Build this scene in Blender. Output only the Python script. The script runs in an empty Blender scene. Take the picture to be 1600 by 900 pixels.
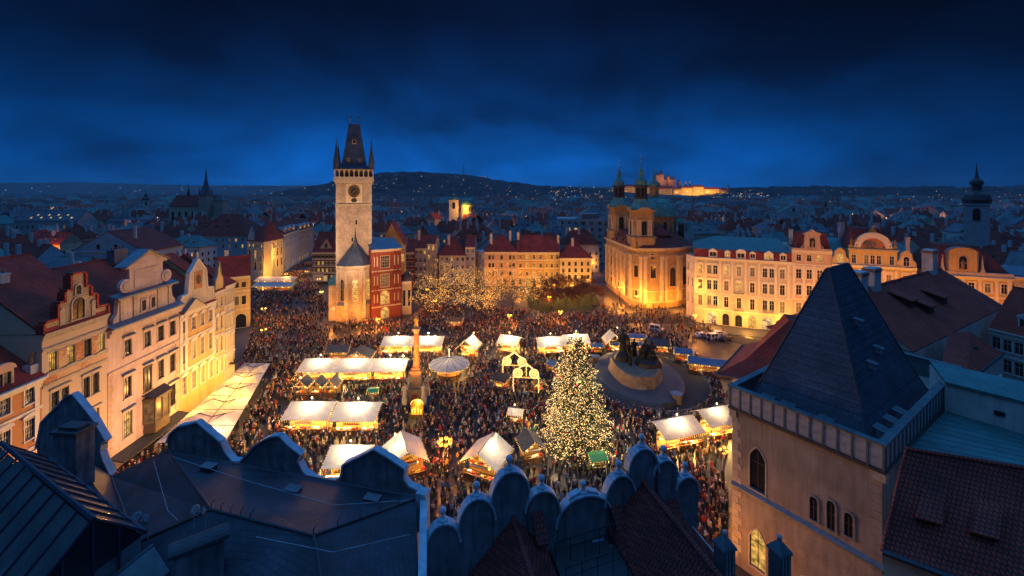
import bpy, bmesh, math, random
import numpy as np
from mathutils import Vector, Matrix, noise
R = random.Random(11)
SC = bpy.context.scene
C = SC.collection
PI = math.pi
# ------------------------------------------------------------------ camera, sky, sun, exposure
FPX, HZ, CAMH = 670.0, 293.0, 46.0          # focal length in photo pixels, horizon row, eye height above the square
cam = bpy.data.cameras.new('camera')
cam.sensor_fit = 'HORIZONTAL'; cam.sensor_width = 36; cam.lens = FPX/1600*36
cam.shift_y = -(450-HZ)/1600; cam.clip_start = .5; cam.clip_end = 30000
camo = bpy.data.objects.new('camera', cam); C.objects.link(camo)
camo.location = (0, 0, CAMH); camo.rotation_euler = (PI/2, 0, 0)
SC.camera = camo
SC.view_settings.view_transform = 'Standard'; SC.view_settings.look = 'None'
SC.view_settings.exposure = 0.0; SC.view_settings.gamma = 1.0
cy = SC.cycles
cy.use_denoising = True; cy.max_bounces = 5; cy.diffuse_bounces = 2; cy.glossy_bounces = 2
cy.transmission_bounces = 3; cy.transparent_max_bounces = 6; cy.volume_bounces = 0
cy.sample_clamp_indirect = 1.5; cy.sample_clamp_direct = 0; cy.caustics_reflective = False; cy.caustics_refractive = False
cy.use_adaptive_sampling = True; cy.adaptive_threshold = .015; cy.use_light_tree = True

def world():
    w = bpy.data.worlds.new('World'); SC.world = w; w.use_nodes = True
    nt = w.node_tree; nt.nodes.clear(); N = nt.nodes.new; L = nt.links.new
    out = N('ShaderNodeOutputWorld'); bg = N('ShaderNodeBackground')
    tc = N('ShaderNodeTexCoord'); sep = N('ShaderNodeSeparateXYZ'); L(tc.outputs['Generated'], sep.inputs[0])
    # twilight gradient by elevation: bluest near the horizon, dark above
    rp = N('ShaderNodeValToRGB'); L(sep.outputs['Z'], rp.inputs[0])
    e = rp.color_ramp.elements
    e[0].position = 0.0; e[0].color = (.0006, .098, .42, 1)
    e[1].position = .45; e[1].color = (.0006, .0045, .021, 1)
    for p, c in ((.06, (.0007, .078, .35, 1)), (.14, (.0006, .044, .200, 1)), (.24, (.0006, .018, .086, 1)), (.36, (.0006, .0062, .030, 1))):
        q = e.new(p); q.color = c
    # cloud deck: noise on the direction projected on a flat layer
    mx = N('ShaderNodeMath'); mx.operation = 'MAXIMUM'; L(sep.outputs['Z'], mx.inputs[0]); mx.inputs[1].default_value = 0
    ad = N('ShaderNodeMath'); ad.operation = 'ADD'; L(mx.outputs[0], ad.inputs[0]); ad.inputs[1].default_value = .42
    dx = N('ShaderNodeMath'); dx.operation = 'DIVIDE'; L(sep.outputs['X'], dx.inputs[0]); L(ad.outputs[0], dx.inputs[1])
    dy = N('ShaderNodeMath'); dy.operation = 'DIVIDE'; L(sep.outputs['Y'], dy.inputs[0]); L(ad.outputs[0], dy.inputs[1])
    cb = N('ShaderNodeCombineXYZ'); L(dx.outputs[0], cb.inputs[0]); L(dy.outputs[0], cb.inputs[1])
    n1 = N('ShaderNodeTexNoise'); n1.inputs['Scale'].default_value = 1.35; n1.inputs['Detail'].default_value = 4; n1.inputs['Roughness'].default_value = .55
    n1.inputs['Distortion'].default_value = .25
    L(cb.outputs[0], n1.inputs['Vector'])
    r2 = N('ShaderNodeMapRange'); L(n1.outputs['Fac'], r2.inputs[0])
    r2.inputs[1].default_value = .36; r2.inputs[2].default_value = .66; r2.inputs[3].default_value = .50; r2.inputs[4].default_value = 1.5
    ml = N('ShaderNodeMix'); ml.data_type = 'RGBA'; ml.blend_type = 'MULTIPLY'; ml.inputs['Factor'].default_value = 1
    L(rp.outputs[0], ml.inputs['A']); L(r2.outputs[0], ml.inputs['B'])
    # afterglow: the western sky ahead is brightest, falling off to both sides
    dt = N('ShaderNodeVectorMath'); dt.operation = 'DOT_PRODUCT'; L(tc.outputs['Generated'], dt.inputs[0]); dt.inputs[1].default_value = (-.10, .985, .12)
    r3 = N('ShaderNodeMapRange'); r3.interpolation_type = 'SMOOTHSTEP'; L(dt.outputs['Value'], r3.inputs[0]); r3.inputs[1].default_value = .45; r3.inputs[2].default_value = 1.0; r3.inputs[3].default_value = .22; r3.inputs[4].default_value = 1.12
    m3 = N('ShaderNodeMix'); m3.data_type = 'RGBA'; m3.blend_type = 'MULTIPLY'; m3.inputs['Factor'].default_value = 1; L(ml.outputs['Result'], m3.inputs['A']); L(r3.outputs[0], m3.inputs['B'])
    L(m3.outputs['Result'], bg.inputs[0]); bg.inputs[1].default_value = .92
    L(bg.outputs[0], out.inputs[0])
world()
sun = bpy.data.lights.new('twilight_sun', 'SUN'); sun.energy = 1.85; sun.angle = math.radians(120); sun.color = (.085, .36, 1.0)
suno = bpy.data.objects.new('twilight_sun', sun); C.objects.link(suno)
suno.rotation_euler = (math.radians(-9), 0, math.radians(10))      # soft blue dusk light from the western sky ahead, high up

# ------------------------------------------------------------------ helpers
def gy(py, z=0): return FPX*(CAMH-z)/(py-HZ)
def PX(px, Y): return (px-800)/FPX*Y
def ZF(py, Y): return CAMH-(py-HZ)/FPX*Y
def G(px, py, z=0.0):
    Y = gy(py, z); return Vector((PX(px, Y), Y, z))
def P(px, py, Y): return Vector((PX(px, Y), Y, ZF(py, Y)))
def V(*a): return Vector(a)
def proj(p):
    return 800+FPX*p[0]/max(p[1], .1), HZ+FPX*(CAMH-p[2])/max(p[1], .1)

class MB:
    def __init__(s): s.v = []; s.f = []; s.m = []; s.M = None; s.smooth = False
    def add(s, vs, fs, mi=0):
        o = len(s.v)
        if s.M is not None: vs = [s.M @ Vector(p) for p in vs]
        s.v += [(p[0], p[1], p[2]) for p in vs]
        s.f += [tuple(o+i for i in f) for f in fs]
        s.m += (mi if isinstance(mi, list) else [mi]*len(fs))
        return s
    def box(s, x0, x1, y0, y1, z0, z1, mi=0):
        return s.add([(x0,y0,z0),(x1,y0,z0),(x1,y1,z0),(x0,y1,z0),(x0,y0,z1),(x1,y0,z1),(x1,y1,z1),(x0,y1,z1)],
              [(0,3,2,1),(4,5,6,7),(0,1,5,4),(1,2,6,5),(2,3,7,6),(3,0,4,7)], mi)
    def poly(s, pts, mi=0): return s.add(pts, [tuple(range(len(pts)))], mi)
    def prism(s, pts, y0, y1, mi=0):            # outline in x,z pushed along y
        n = len(pts)
        vs = [(x, y0, z) for x, z in pts]+[(x, y1, z) for x, z in pts]
        return s.add(vs, [tuple(range(n)), tuple(range(2*n-1, n-1, -1))]+[(i, i+n, (i+1) % n+n, (i+1) % n) for i in range(n)], mi)
    def slab(s, pts, z0, z1, mi=0):             # outline in x,y pushed along z
        n = len(pts)
        vs = [(p[0], p[1], z0) for p in pts]+[(p[0], p[1], z1) for p in pts]
        return s.add(vs, [tuple(range(n-1, -1, -1)), tuple(range(n, 2*n))]+[(i, (i+1) % n, (i+1) % n+n, i+n) for i in range(n)], mi)
    def sheet(s, pts, t, mi=0):                 # planar 3d polygon with thickness t downwards
        n = len(pts)
        vs = [tuple(p) for p in pts]+[(p[0], p[1], p[2]-t) for p in pts]
        return s.add(vs, [tuple(range(n)), tuple(range(2*n-1, n-1, -1))]+[(i, i+n, (i+1) % n+n, (i+1) % n) for i in range(n)], mi)
    def lathe(s, prof, n=16, c=(0,0), sx=1, sy=1, rot=0, mi=0):
        vs = []; fs = []
        for r, z in prof:
            for k in range(n):
                a = 2*PI*k/n+rot; vs.append((c[0]+sx*r*math.cos(a), c[1]+sy*r*math.sin(a), z))
        for j in range(len(prof)-1):
            for k in range(n):
                fs.append((j*n+k, j*n+(k+1) % n, (j+1)*n+(k+1) % n, (j+1)*n+k))
        fs.append(tuple(range(n-1, -1, -1))); fs.append(tuple((len(prof)-1)*n+k for k in range(n)))
        return s.add(vs, fs, mi)
    def tube(s, p, q, r, n=6, r2=None, mi=0):
        p = Vector(p); q = Vector(q); d = q-p
        if d.length < 1e-6: return s
        d.normalize(); a = d.orthogonal().normalized(); b = d.cross(a); r2 = r if r2 is None else r2
        vs = []
        for c, rr in ((p, r), (q, r2)):
            for k in range(n):
                t = 2*PI*k/n; vs.append(c+a*(rr*math.cos(t))+b*(rr*math.sin(t)))
        return s.add(vs, [(k, (k+1) % n, (k+1) % n+n, k+n) for k in range(n)]+[tuple(range(n-1, -1, -1)), tuple(range(n, 2*n))], mi)
    def ball(s, c, r, n=8, m=5, sz=1, mi=0):
        pr = [(max(.001, r*math.sin(PI*j/m)), c[2]-r*sz*math.cos(PI*j/m)) for j in range(m+1)]
        return s.lathe(pr, n, (c[0], c[1]), mi=mi)
    def octa(s, c, r, mi=0):
        x, y, z = c
        return s.add([(x+r,y,z),(x-r,y,z),(x,y+r,z),(x,y-r,z),(x,y,z+r),(x,y,z-r)],
              [(0,2,4),(2,1,4),(1,3,4),(3,0,4),(2,0,5),(1,2,5),(3,1,5),(0,3,5)], mi)
    def mesh(s, name, mats, smooth=False):
        me = bpy.data.meshes.new(name); me.from_pydata(s.v, [], s.f)
        for m in mats: me.materials.append(m)
        n = len(me.polygons)
        if n:
            me.polygons.foreach_set('material_index', s.m)
            if smooth: me.polygons.foreach_set('use_smooth', [True]*n)
        uvmap(me)
        me.update()
        return me
    def build(s, name, mats, parent=None, loc=None, smooth=False, **kw):
        if not isinstance(mats, (list, tuple)): mats = [mats]
        return ob(name, s.mesh(name, mats, smooth), parent, loc, **kw)

def uvmap(me):
    n = len(me.polygons)
    if not n: return
    nl = len(me.loops)
    co = np.empty(len(me.vertices)*3, np.float32); me.vertices.foreach_get('co', co); co = co.reshape(-1, 3)
    nr = np.empty(n*3, np.float32); me.polygons.foreach_get('normal', nr); nr = nr.reshape(-1, 3)
    lt = np.empty(n, np.int32); me.polygons.foreach_get('loop_total', lt)
    vi = np.empty(nl, np.int32); me.loops.foreach_get('vertex_index', vi)
    t = np.stack([-nr[:, 1], nr[:, 0], np.zeros(n, np.float32)], 1)
    ln = np.linalg.norm(t, axis=1); flat = ln < 1e-3
    t[flat] = (1, 0, 0); ln[flat] = 1; t /= ln[:, None]
    b = np.cross(nr, t); pf = np.repeat(np.arange(n), lt); p = co[vi]
    uv = np.stack([(p*t[pf]).sum(1), (p*b[pf]).sum(1)], 1).astype(np.float32)
    l = me.uv_layers.new(name='metres'); l.data.foreach_set('uv', uv.ravel())

def ob(name, me, parent=None, loc=None, rotz=0, **kw):
    o = bpy.data.objects.new(name, me); C.objects.link(o)
    if parent is not None: o.parent = parent
    if loc is not None: o.location = loc
    if rotz: o.rotation_euler = (0, 0, rotz)
    for k, v in kw.items():
        if v is not None: o[k] = v
    return o
def thing(name, label, cat, loc=(0,0,0), rotz=0, group=None):
    return ob(name, None, None, loc, rotz, label=label, category=cat, group=group)
def copy_tree(o, parent=None):
    c = o.copy(); C.objects.link(c)
    if parent is not None: c.parent = parent
    for ch in list(o.children): copy_tree(ch, c)
    return c
LIGHTS = {}
def point(loc, watts, color, radius=.15, name='lamp_light', parent=None):
    k = (round(watts, 2), color, radius)
    if k not in LIGHTS:
        l = bpy.data.lights.new(name, 'POINT'); l.energy = watts*LK; l.color = color; l.shadow_soft_size = radius; LIGHTS[k] = l
    o = bpy.data.objects.new(name, LIGHTS[k]); C.objects.link(o); o.location = loc
    if parent is not None: o.parent = parent
    return o
def spot(loc, target, watts, color, angle=80, blend=.8, radius=.4, parent=None):
    l = bpy.data.lights.new('flood_light', 'SPOT'); l.energy = watts*LK; l.color = color; l.spot_size = math.radians(angle); l.spot_blend = blend; l.shadow_soft_size = radius
    o = bpy.data.objects.new('flood_light', l); C.objects.link(o); o.location = loc
    d = Vector(target)-Vector(loc); o.rotation_euler = d.to_track_quat('-Z', 'Y').to_euler()
    return o
LK = 4.7
AMBER = (1.0, .32, .035); GOLD = (1.0, .44, .06); WARM = (1.0, .54, .14); SOFT = (1.0, .72, .38); PINK = (1.0, .44, .18)

# ------------------------------------------------------------------ materials
def mat(name, col, rough=.85, var=.18, scale=.6, bump=.0, bscale=6., metal=0., spec=None, stain=0., emit=None, es=0., sampled=True):
    m = bpy.data.materials.new(name); m.use_nodes = True
    nt = m.node_tree; N = nt.nodes.new; L = nt.links.new
    b = nt.nodes['Principled BSDF']; b.inputs['Roughness'].default_value = rough; b.inputs['Metallic'].default_value = metal
    if spec is not None: b.inputs['Specular IOR Level'].default_value = spec
    b.inputs['Base Color'].default_value = (*col, 1)
    tc = N('ShaderNodeTexCoord')
    if var or stain:
        n = N('ShaderNodeTexNoise'); n.inputs['Scale'].default_value = scale; n.inputs['Detail'].default_value = 5; L(tc.outputs['Object'], n.inputs['Vector'])
        r = N('ShaderNodeMapRange'); L(n.outputs['Fac'], r.inputs[0]); r.inputs[1].default_value = .3; r.inputs[2].default_value = .7
        r.inputs[3].default_value = 1-var; r.inputs[4].default_value = 1+var
        mx = N('ShaderNodeMix'); mx.data_type = 'RGBA'; mx.blend_type = 'MULTIPLY'; mx.inputs['Factor'].default_value = 1
        mx.inputs['A'].default_value = (*col, 1); L(r.outputs[0], mx.inputs['B']); last = mx.outputs['Result']
        if stain:
            mp = N('ShaderNodeMapping'); mp.inputs['Scale'].default_value = (1.4, 1.4, .16); L(tc.outputs['Object'], mp.inputs[0])
            n2 = N('ShaderNodeTexNoise'); n2.inputs['Scale'].default_value = 1.2; n2.inputs['Detail'].default_value = 6; L(mp.outputs[0], n2.inputs['Vector'])
            r2 = N('ShaderNodeMapRange'); L(n2.outputs['Fac'], r2.inputs[0]); r2.inputs[1].default_value = .42; r2.inputs[2].default_value = .75
            r2.inputs[3].default_value = 1; r2.inputs[4].default_value = 1-stain
            m2 = N('ShaderNodeMix'); m2.data_type = 'RGBA'; m2.blend_type = 'MULTIPLY'; m2.inputs['Factor'].default_value = 1
            L(last, m2.inputs['A']); L(r2.outputs[0], m2.inputs['B']); last = m2.outputs['Result']
        L(last, b.inputs['Base Color'])
    if bump:
        n = N('ShaderNodeTexNoise'); n.inputs['Scale'].default_value = bscale; n.inputs['Detail'].default_value = 4; L(tc.outputs['Object'], n.inputs['Vector'])
        bp = N('ShaderNodeBump'); bp.inputs['Strength'].default_value = bump; bp.inputs['Distance'].default_value = .05; L(n.outputs['Fac'], bp.inputs['Height']); L(bp.outputs[0], b.inputs['Normal'])
    if emit is not None:
        b.inputs['Emission Color'].default_value = (*emit, 1); b.inputs['Emission Strength'].default_value = es
        if not sampled: m.cycles.emission_sampling = 'NONE'
    return m
def bricks(name, c1, c2, mortar, bw, bh, ms=.02, rough=.85, bump=.5, offset=.5, squash=1., var=.3, bias=0., patch=.35, wave=0.):
    m = bpy.data.materials.new(name); m.use_nodes = True
    nt = m.node_tree; N = nt.nodes.new; L = nt.links.new
    b = nt.nodes['Principled BSDF']; b.inputs['Roughness'].default_value = rough
    tc = N('ShaderNodeTexCoord')
    br = N('ShaderNodeTexBrick'); br.offset = offset; br.inputs['Scale'].default_value = 1; L(tc.outputs['UV'], br.inputs['Vector'])
    br.inputs['Color1'].default_value = (*c1, 1); br.inputs['Color2'].default_value = (*c2, 1); br.inputs['Mortar'].default_value = (*mortar, 1)
    br.inputs['Brick Width'].default_value = bw; br.inputs['Row Height'].default_value = bh; br.inputs['Mortar Size'].default_value = ms; br.inputs['Bias'].default_value = bias
    br.inputs['Mortar Smooth'].default_value = .3
    n = N('ShaderNodeTexNoise'); n.inputs['Scale'].default_value = .35; n.inputs['Detail'].default_value = 6; L(tc.outputs['Object'], n.inputs['Vector'])
    r = N('ShaderNodeMapRange'); L(n.outputs['Fac'], r.inputs[0]); r.inputs[1].default_value = .3; r.inputs[2].default_value = .7; r.inputs[3].default_value = 1-patch; r.inputs[4].default_value = 1+patch
    mx = N('ShaderNodeMix'); mx.data_type = 'RGBA'; mx.blend_type = 'MULTIPLY'; mx.inputs['Factor'].default_value = 1
    L(br.outputs['Color'], mx.inputs['A']); L(r.outputs[0], mx.inputs['B']); L(mx.outputs['Result'], b.inputs['Base Color'])
    bp = N('ShaderNodeBump'); bp.inputs['Strength'].default_value = bump; bp.inputs['Distance'].default_value = .04
    inv = N('ShaderNodeMath'); inv.operation = 'SUBTRACT'; inv.inputs[0].default_value = 1; L(br.outputs['Fac'], inv.inputs[1])
    n3 = N('ShaderNodeTexNoise'); n3.inputs['Scale'].default_value = 5; n3.inputs['Detail'].default_value = 3; L(tc.outputs['Object'], n3.inputs['Vector'])
    ad = N('ShaderNodeMath'); ad.operation = 'ADD'; L(inv.outputs[0], ad.inputs[0]); L(n3.outputs['Fac'], ad.inputs[1])
    L(ad.outputs[0], bp.inputs['Height']); L(bp.outputs[0], b.inputs['Normal'])
    return m
M = {}
def wallmat(k, col, **kw):
    M[k] = mat(k, col, rough=.9, var=kw.pop('var', .12), scale=.5, bump=.15, bscale=3, stain=kw.pop('stain', .25), **kw)
for k, c in dict(plaster_pink=(.62,.47,.40), plaster_cream=(.60,.50,.34), plaster_yellow=(.62,.45,.18), plaster_ochre=(.55,.36,.14), plaster_orange=(.50,.24,.09),
        plaster_white=(.66,.62,.55), plaster_grey=(.42,.42,.42), plaster_blue=(.42,.47,.52), plaster_sand=(.50,.42,.30), plaster_peach=(.58,.40,.28), plaster_green=(.38,.44,.34)).items():
    wallmat(k, c)
M['church_wall'] = mat('church_wall', (.42,.28,.13), .9, .2, .5, .2, 3, stain=.35)  # darker than the pilasters: shading of the relief put into the wall colour
M['twig'] = mat('twig', (.13,.055,.03), .9, .5, 1.5)
M['trim_white'] = mat('trim_white', (.68,.63,.54), .8, .08, 2); M['trim_stone'] = mat('trim_stone', (.42,.36,.27), .85, .2, 2, .2)
M['trim_dark'] = mat('trim_dark', (.10,.07,.045), .7, .2, 2); M['frame_white'] = mat('frame_white', (.62,.58,.5), .6, .05)
M['frame_dark'] = mat('frame_dark', (.05,.035,.025), .6, .1); M['trim_red'] = mat('trim_red', (.20,.035,.02), .8, .2, 1.5, .2)
M['metal_blue'] = mat('metal_blue', (.16,.19,.22), .45, .2, 1.5, metal=.25); M['metal_dark'] = mat('metal_dark', (.05,.055,.06), .5, .2, 1.5, metal=.3)
M['copper_green'] = mat('copper_green', (.09,.27,.22), .6, .35, .8, .1, stain=.4); M['copper_sheet'] = mat('copper_sheet', (.05,.19,.18), .55, .22, .5, .1, stain=.25)
M['gilt'] = mat('gilt', (.85,.55,.15), .3, .05, metal=.9); M['iron'] = mat('iron', (.025,.025,.028), .5, .1, metal=.4)
M['chimney_white'] = mat('chimney_white', (.55,.55,.54), .9, .15, 1, .15, stain=.35); M['chimney_brick'] = bricks('chimney_brick', (.30,.10,.06), (.22,.07,.05), (.3,.27,.24), .25, .08, .012)
M['roof_red'] = bricks('roof_red', (.62,.070,.028), (.47,.050,.022), (.07,.014,.012), .30, .36, .045, bump=.9, patch=.3)
M['roof_red2'] = bricks('roof_red2', (.55,.062,.028), (.42,.046,.022), (.06,.014,.014), .30, .36, .045, bump=.9, patch=.4)
M['roof_brown'] = bricks('roof_brown', (.40,.052,.028), (.30,.040,.024), (.04,.014,.012), .30, .36, .045, bump=.9, patch=.35)
M['roof_slate'] = bricks('roof_slate', (.10,.12,.15), (.075,.09,.115), (.02,.024,.03), .36, .30, .025, rough=.5, bump=.7, patch=.3)
M['roof_blue'] = bricks('roof_blue', (.055,.085,.14), (.04,.062,.105), (.012,.016,.022), .36, .30, .025, rough=.55, bump=.7, patch=.35)
M['roof_grey'] = bricks('roof_grey', (.14,.16,.17), (.11,.13,.14), (.05,.06,.06), .6, 3., .05, rough=.55, bump=.5, offset=0., patch=.3)
M['glass_dark'] = mat('glass_dark', (.014,.018,.026), .15, 0, spec=.35)
M['glass_curtain'] = mat('glass_curtain', (.16,.14,.12), .5, .5, 1.2)
M['glass_blue'] = mat('glass_blue', (.05,.06,.075), .15, .5, .3, spec=.6)
def glow(name, col, s, sampled=False):
    return mat(name, (.1,.08,.05), .5, 0, emit=col, es=s, sampled=sampled)
def lit_glass(name, col, s):
    m = mat(name, (.05,.04,.03), .3, 0, emit=col, es=s, sampled=False)
    nt = m.node_tree; N = nt.nodes.new; L = nt.links.new; b = nt.nodes['Principled BSDF']
    tc = N('ShaderNodeTexCoord'); n = N('ShaderNodeTexNoise'); n.inputs['Scale'].default_value = 1.6; n.inputs['Detail'].default_value = 3; L(tc.outputs['Object'], n.inputs['Vector'])
    oi = N('ShaderNodeObjectInfo'); va = N('ShaderNodeVectorMath'); va.operation = 'ADD'; L(tc.outputs['Object'], va.inputs[0]); L(oi.outputs['Random'], va.inputs[1])
    sc = N('ShaderNodeVectorMath'); sc.operation = 'SCALE'; L(va.outputs[0], sc.inputs[0]); sc.inputs['Scale'].default_value = 1.0
    L(va.outputs[0], n.inputs['Vector'])
    r = N('ShaderNodeMapRange'); L(n.outputs['Fac'], r.inputs[0]); r.inputs[1].default_value = .35; r.inputs[2].default_value = .65; r.inputs[3].default_value = .25*s; r.inputs[4].default_value = 1.5*s
    L(r.outputs[0], b.inputs['Emission Strength'])
    return m
M['glass_lit'] = lit_glass('glass_lit', (1., .56, .12), .75); M['glass_dim'] = lit_glass('glass_dim', (1., .52, .18), .12); M['glass_pale'] = lit_glass('glass_pale', (1., .66, .28), .7)
M['bulb_amber'] = glow('bulb_amber', (1., .36, .03), 4); M['bulb_gold'] = glow('bulb_gold', (1., .58, .12), 5); M['bulb_white'] = glow('bulb_white', (1., .82, .5), 8)
M['fairy'] = glow('fairy', (1., .58, .16), 3.0); M['fairy_tree'] = glow('fairy_tree', (1., .46, .10), 3.0); M['fairy_white'] = glow('fairy_white', (1., .60, .22), 3.2); M['city_light'] = glow('city_light', (1., .62, .25), 1.6); M['city_light2'] = glow('city_light2', (.75, .85, 1.), .9)
M['canvas'] = None
def canvas(name, col, tr=.35):
    m = bpy.data.materials.new(name); m.use_nodes = True
    nt = m.node_tree; N = nt.nodes.new; L = nt.links.new
    b = nt.nodes['Principled BSDF']; b.inputs['Base Color'].default_value = (*col, 1); b.inputs['Roughness'].default_value = .8
    t = N('ShaderNodeBsdfTranslucent'); t.inputs[0].default_value = (col[0], col[1]*.9, col[2]*.75, 1)
    tc = N('ShaderNodeTexCoord'); n = N('ShaderNodeTexNoise'); n.inputs['Scale'].default_value = 1.3; n.inputs['Detail'].default_value = 5; L(tc.outputs['Object'], n.inputs['Vector'])
    bp = N('ShaderNodeBump'); bp.inputs['Strength'].default_value = .35; bp.inputs['Distance'].default_value = .12; L(n.outputs['Fac'], bp.inputs['Height']); L(bp.outputs[0], b.inputs['Normal'])
    r = N('ShaderNodeMapRange'); L(n.outputs['Fac'], r.inputs[0]); r.inputs[1].default_value = .3; r.inputs[2].default_value = .7; r.inputs[3].default_value = .70; r.inputs[4].default_value = 1.05
    mm = N('ShaderNodeMix'); mm.data_type = 'RGBA'; mm.blend_type = 'MULTIPLY'; mm.inputs['Factor'].default_value = 1; mm.inputs['A'].default_value = (*col, 1); L(r.outputs[0], mm.inputs['B']); L(mm.outputs['Result'], b.inputs['Base Color'])
    mx = N('ShaderNodeMixShader'); mx.inputs[0].default_value = tr; L(b.outputs[0], mx.inputs[1]); L(t.outputs[0], mx.inputs[2])
    L(mx.outputs[0], nt.nodes['Material Output'].inputs[0]); return m
M['canvas'] = canvas('canvas', (.78,.74,.68)); M['canvas_blue'] = canvas('canvas_blue', (.10,.20,.34), .15)
M['wood'] = mat('wood', (.16,.075,.03), .75, .3, 3, .2); M['wood_dark'] = mat('wood_dark', (.05,.032,.024), .8, .3, 3, .2); M['wood_light'] = mat('wood_light', (.36,.21,.09), .75, .25, 3, .2)
M['felt'] = mat('felt', (.055,.055,.062), .8, .3, 2, .2); M['sandstone'] = bricks('sandstone', (.50,.38,.24), (.38,.29,.19), (.20,.15,.10), .62, .36, .022, bump=.9, patch=.3)
M['rubble'] = bricks('rubble', (.52,.42,.31), (.33,.26,.20), (.22,.17,.13), .46, .30, .03, bump=1., patch=.25)
M['ashlar'] = bricks('ashlar', (.46,.40,.31), (.40,.34,.27), (.27,.22,.17), .9, .42, .012, bump=.35, patch=.3)
M['granite'] = mat('granite', (.055,.055,.06), .7, .25, 1.2, .2, 12); M['bronze'] = mat('bronze', (.018,.02,.019), .45, .4, 1.4, .3, 5, metal=.5)
M['stone_warm'] = mat('stone_warm', (.22,.14,.085), .8, .3, 1.0, .3, 5)
M['bark'] = mat('bark', (.05,.032,.022), .9, .3, 3, .3); M['needle'] = mat('needle', (.035,.06,.028), .8, .4, 1.5)
M['paint_white'] = mat('paint_white', (.55,.56,.58), .25, .04, spec=.6); M['paint_dark'] = mat('paint_dark', (.03,.03,.035), .25, .04, spec=.6); M['rubber'] = mat('rubber', (.02,.02,.02), .8, 0)
M['cloth_red'] = mat('cloth_red', (.45,.03,.03), .9, .2); M['green_paint'] = mat('green_paint', (.03,.30,.09), .6, .15)
# ------------------------------------------------------------------ the lie of the land
def ground_material():
    m = mat('city_ground', (.045,.045,.05), .8, .4, .05)
    return m
def disk(rad, n=64): return [(rad*math.cos(2*PI*k/n), rad*math.sin(2*PI*k/n)) for k in range(n)]
g = MB(); g.poly([(x, y, -.012) for x, y in disk(16000)]); g.build('ground', ground_material(), kind='structure', label='dark city ground of streets and yards reaching to the hills')
M['cobble'] = bricks('cobble', (.065,.06,.056), (.042,.04,.038), (.014,.014,.014), .34, .22, .035, rough=.42, bump=.8, patch=.5)
M['asphalt'] = mat('asphalt', (.018,.018,.021), .9, .3, .5, .3, 20)
sq = [(-72, 40), (-72, 146), (-95, 150), (-92, 215), (-60, 300), (-45, 300), (-62, 205), (-38, 205), (-10, 204), (36, 205), (44, 206), (50, 166), (62, 150), (90, 136), (100, 125), (60, 70), (30, 45), (30, 30), (-20, 28)]
g = MB(); g.poly([(x, y, 0.0) for x, y in sq]); g.build('square_paving', M['cobble'], kind='structure', label='dark wet cobbled paving of the old town square')
# roadway curving past the church with a kerbed pavement by the palace
road = [G(920, 520), G(985, 505), G(1060, 506), G(1120, 530), G(1190, 545), G(1190, 533), G(1100, 512), G(1062, 492), G(1010, 486), G(960, 492), G(905, 505)]
g = MB(); g.poly([(p.x, p.y, .006) for p in road]); g.build('road', M['asphalt'], kind='structure', label='asphalt road curving between the church and the market')
pv = [G(1070, 497), G(1082, 503), G(1240, 523), G(1240, 533), G(1130, 522), G(1075, 506)]
g = MB(); g.slab([(p.x, p.y) for p in pv], 0, .12); g.build('pavement', M['granite'], kind='structure', label='raised granite pavement in front of the white palace')
lawn = [G(822, 463), G(930, 458), G(938, 475), G(920, 492), G(850, 490), G(826, 480)]
g = MB(); g.poly([(p.x, p.y, .008) for p in lawn]); g.build('lawn', mat('lawn', (.025,.045,.014), .9, .5, .4, .4, 14), kind='structure', label='dull green lawn beside the bare trees')

def terrain(name, prof, D0, D, m, label, amp=5., step=11., rows=16, back=1.25):
    xs = [PX(px, D) for px, _ in prof]; zs = [ZF(py, D) for _, py in prof]
    nx = int((xs[-1]-xs[0])/step)+1
    gx = np.linspace(xs[0], xs[-1], nx); gz = np.interp(gx, xs, zs)
    b = MB(); ts = [i/(rows-1) for i in range(rows)]+[1.12]
    for j, t in enumerate(ts):
        for i in range(nx):
            Y = D0+(D-D0)*t
            s = t*t*(3-2*t) if t <= 1 else 1-(t-1)*2.5
            wob = noise.noise(V(gx[i]*.02, Y*.02, 3.1))*amp + noise.noise(V(gx[i]*.07, Y*.06, 1.7))*amp*.7 + noise.noise(V(gx[i]*.004, Y*.004, 7))*amp*2.0*(t if t < .8 else .2)
            k = Y/D
            b.v.append((gx[i]*(.35+.65*k), Y, max(-2, gz[i]*s + wob*min(1, t*3))))
    for j in range(len(ts)-1):
        for i in range(nx-1):
            b.f.append((j*nx+i, j*nx+i+1, (j+1)*nx+i+1, (j+1)*nx+i)); b.m.append(0)
    return b.build(name, m, kind='structure', label=label)
M['woods'] = mat('woods', (.030,.028,.030), .95, .7, .02, .6, .12)
M['far_land'] = mat('far_land', (.075,.075,.075), .95, .6, .006)
terrain('far_hills', [(-700, 288), (-100, 286), (60, 285.5), (130, 285), (200, 287), (300, 289.5), (420, 290), (500, 290), (640, 291), (900, 292), (1100, 293), (1700, 291), (2200, 290)], 3800, 6200, M['far_land'], 'low dark blue far hills along the horizon', 6, 26)
terrain('wooded_hill', [(440, 299), (480, 293), (520, 285), (560, 277), (590, 270.5), (650, 268.5), (700, 271), (728, 273), (760, 278), (800, 284.5), (840, 290), (870, 292), (905, 293), (960, 296), (1010, 300)], 1450, 2000, M['woods'], 'broad dark wooded hill with scattered lights behind the clock tower', 7, 9, 22)
terrain('castle_hill', [(840, 303), (905, 297), (960, 298.5), (1000, 302), (1030, 303), (1080, 305), (1140, 305), (1200, 304), (1260, 304)], 1180, 1600, M['woods'], 'dark hill carrying the lit castle', 5, 9, 18)
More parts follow.
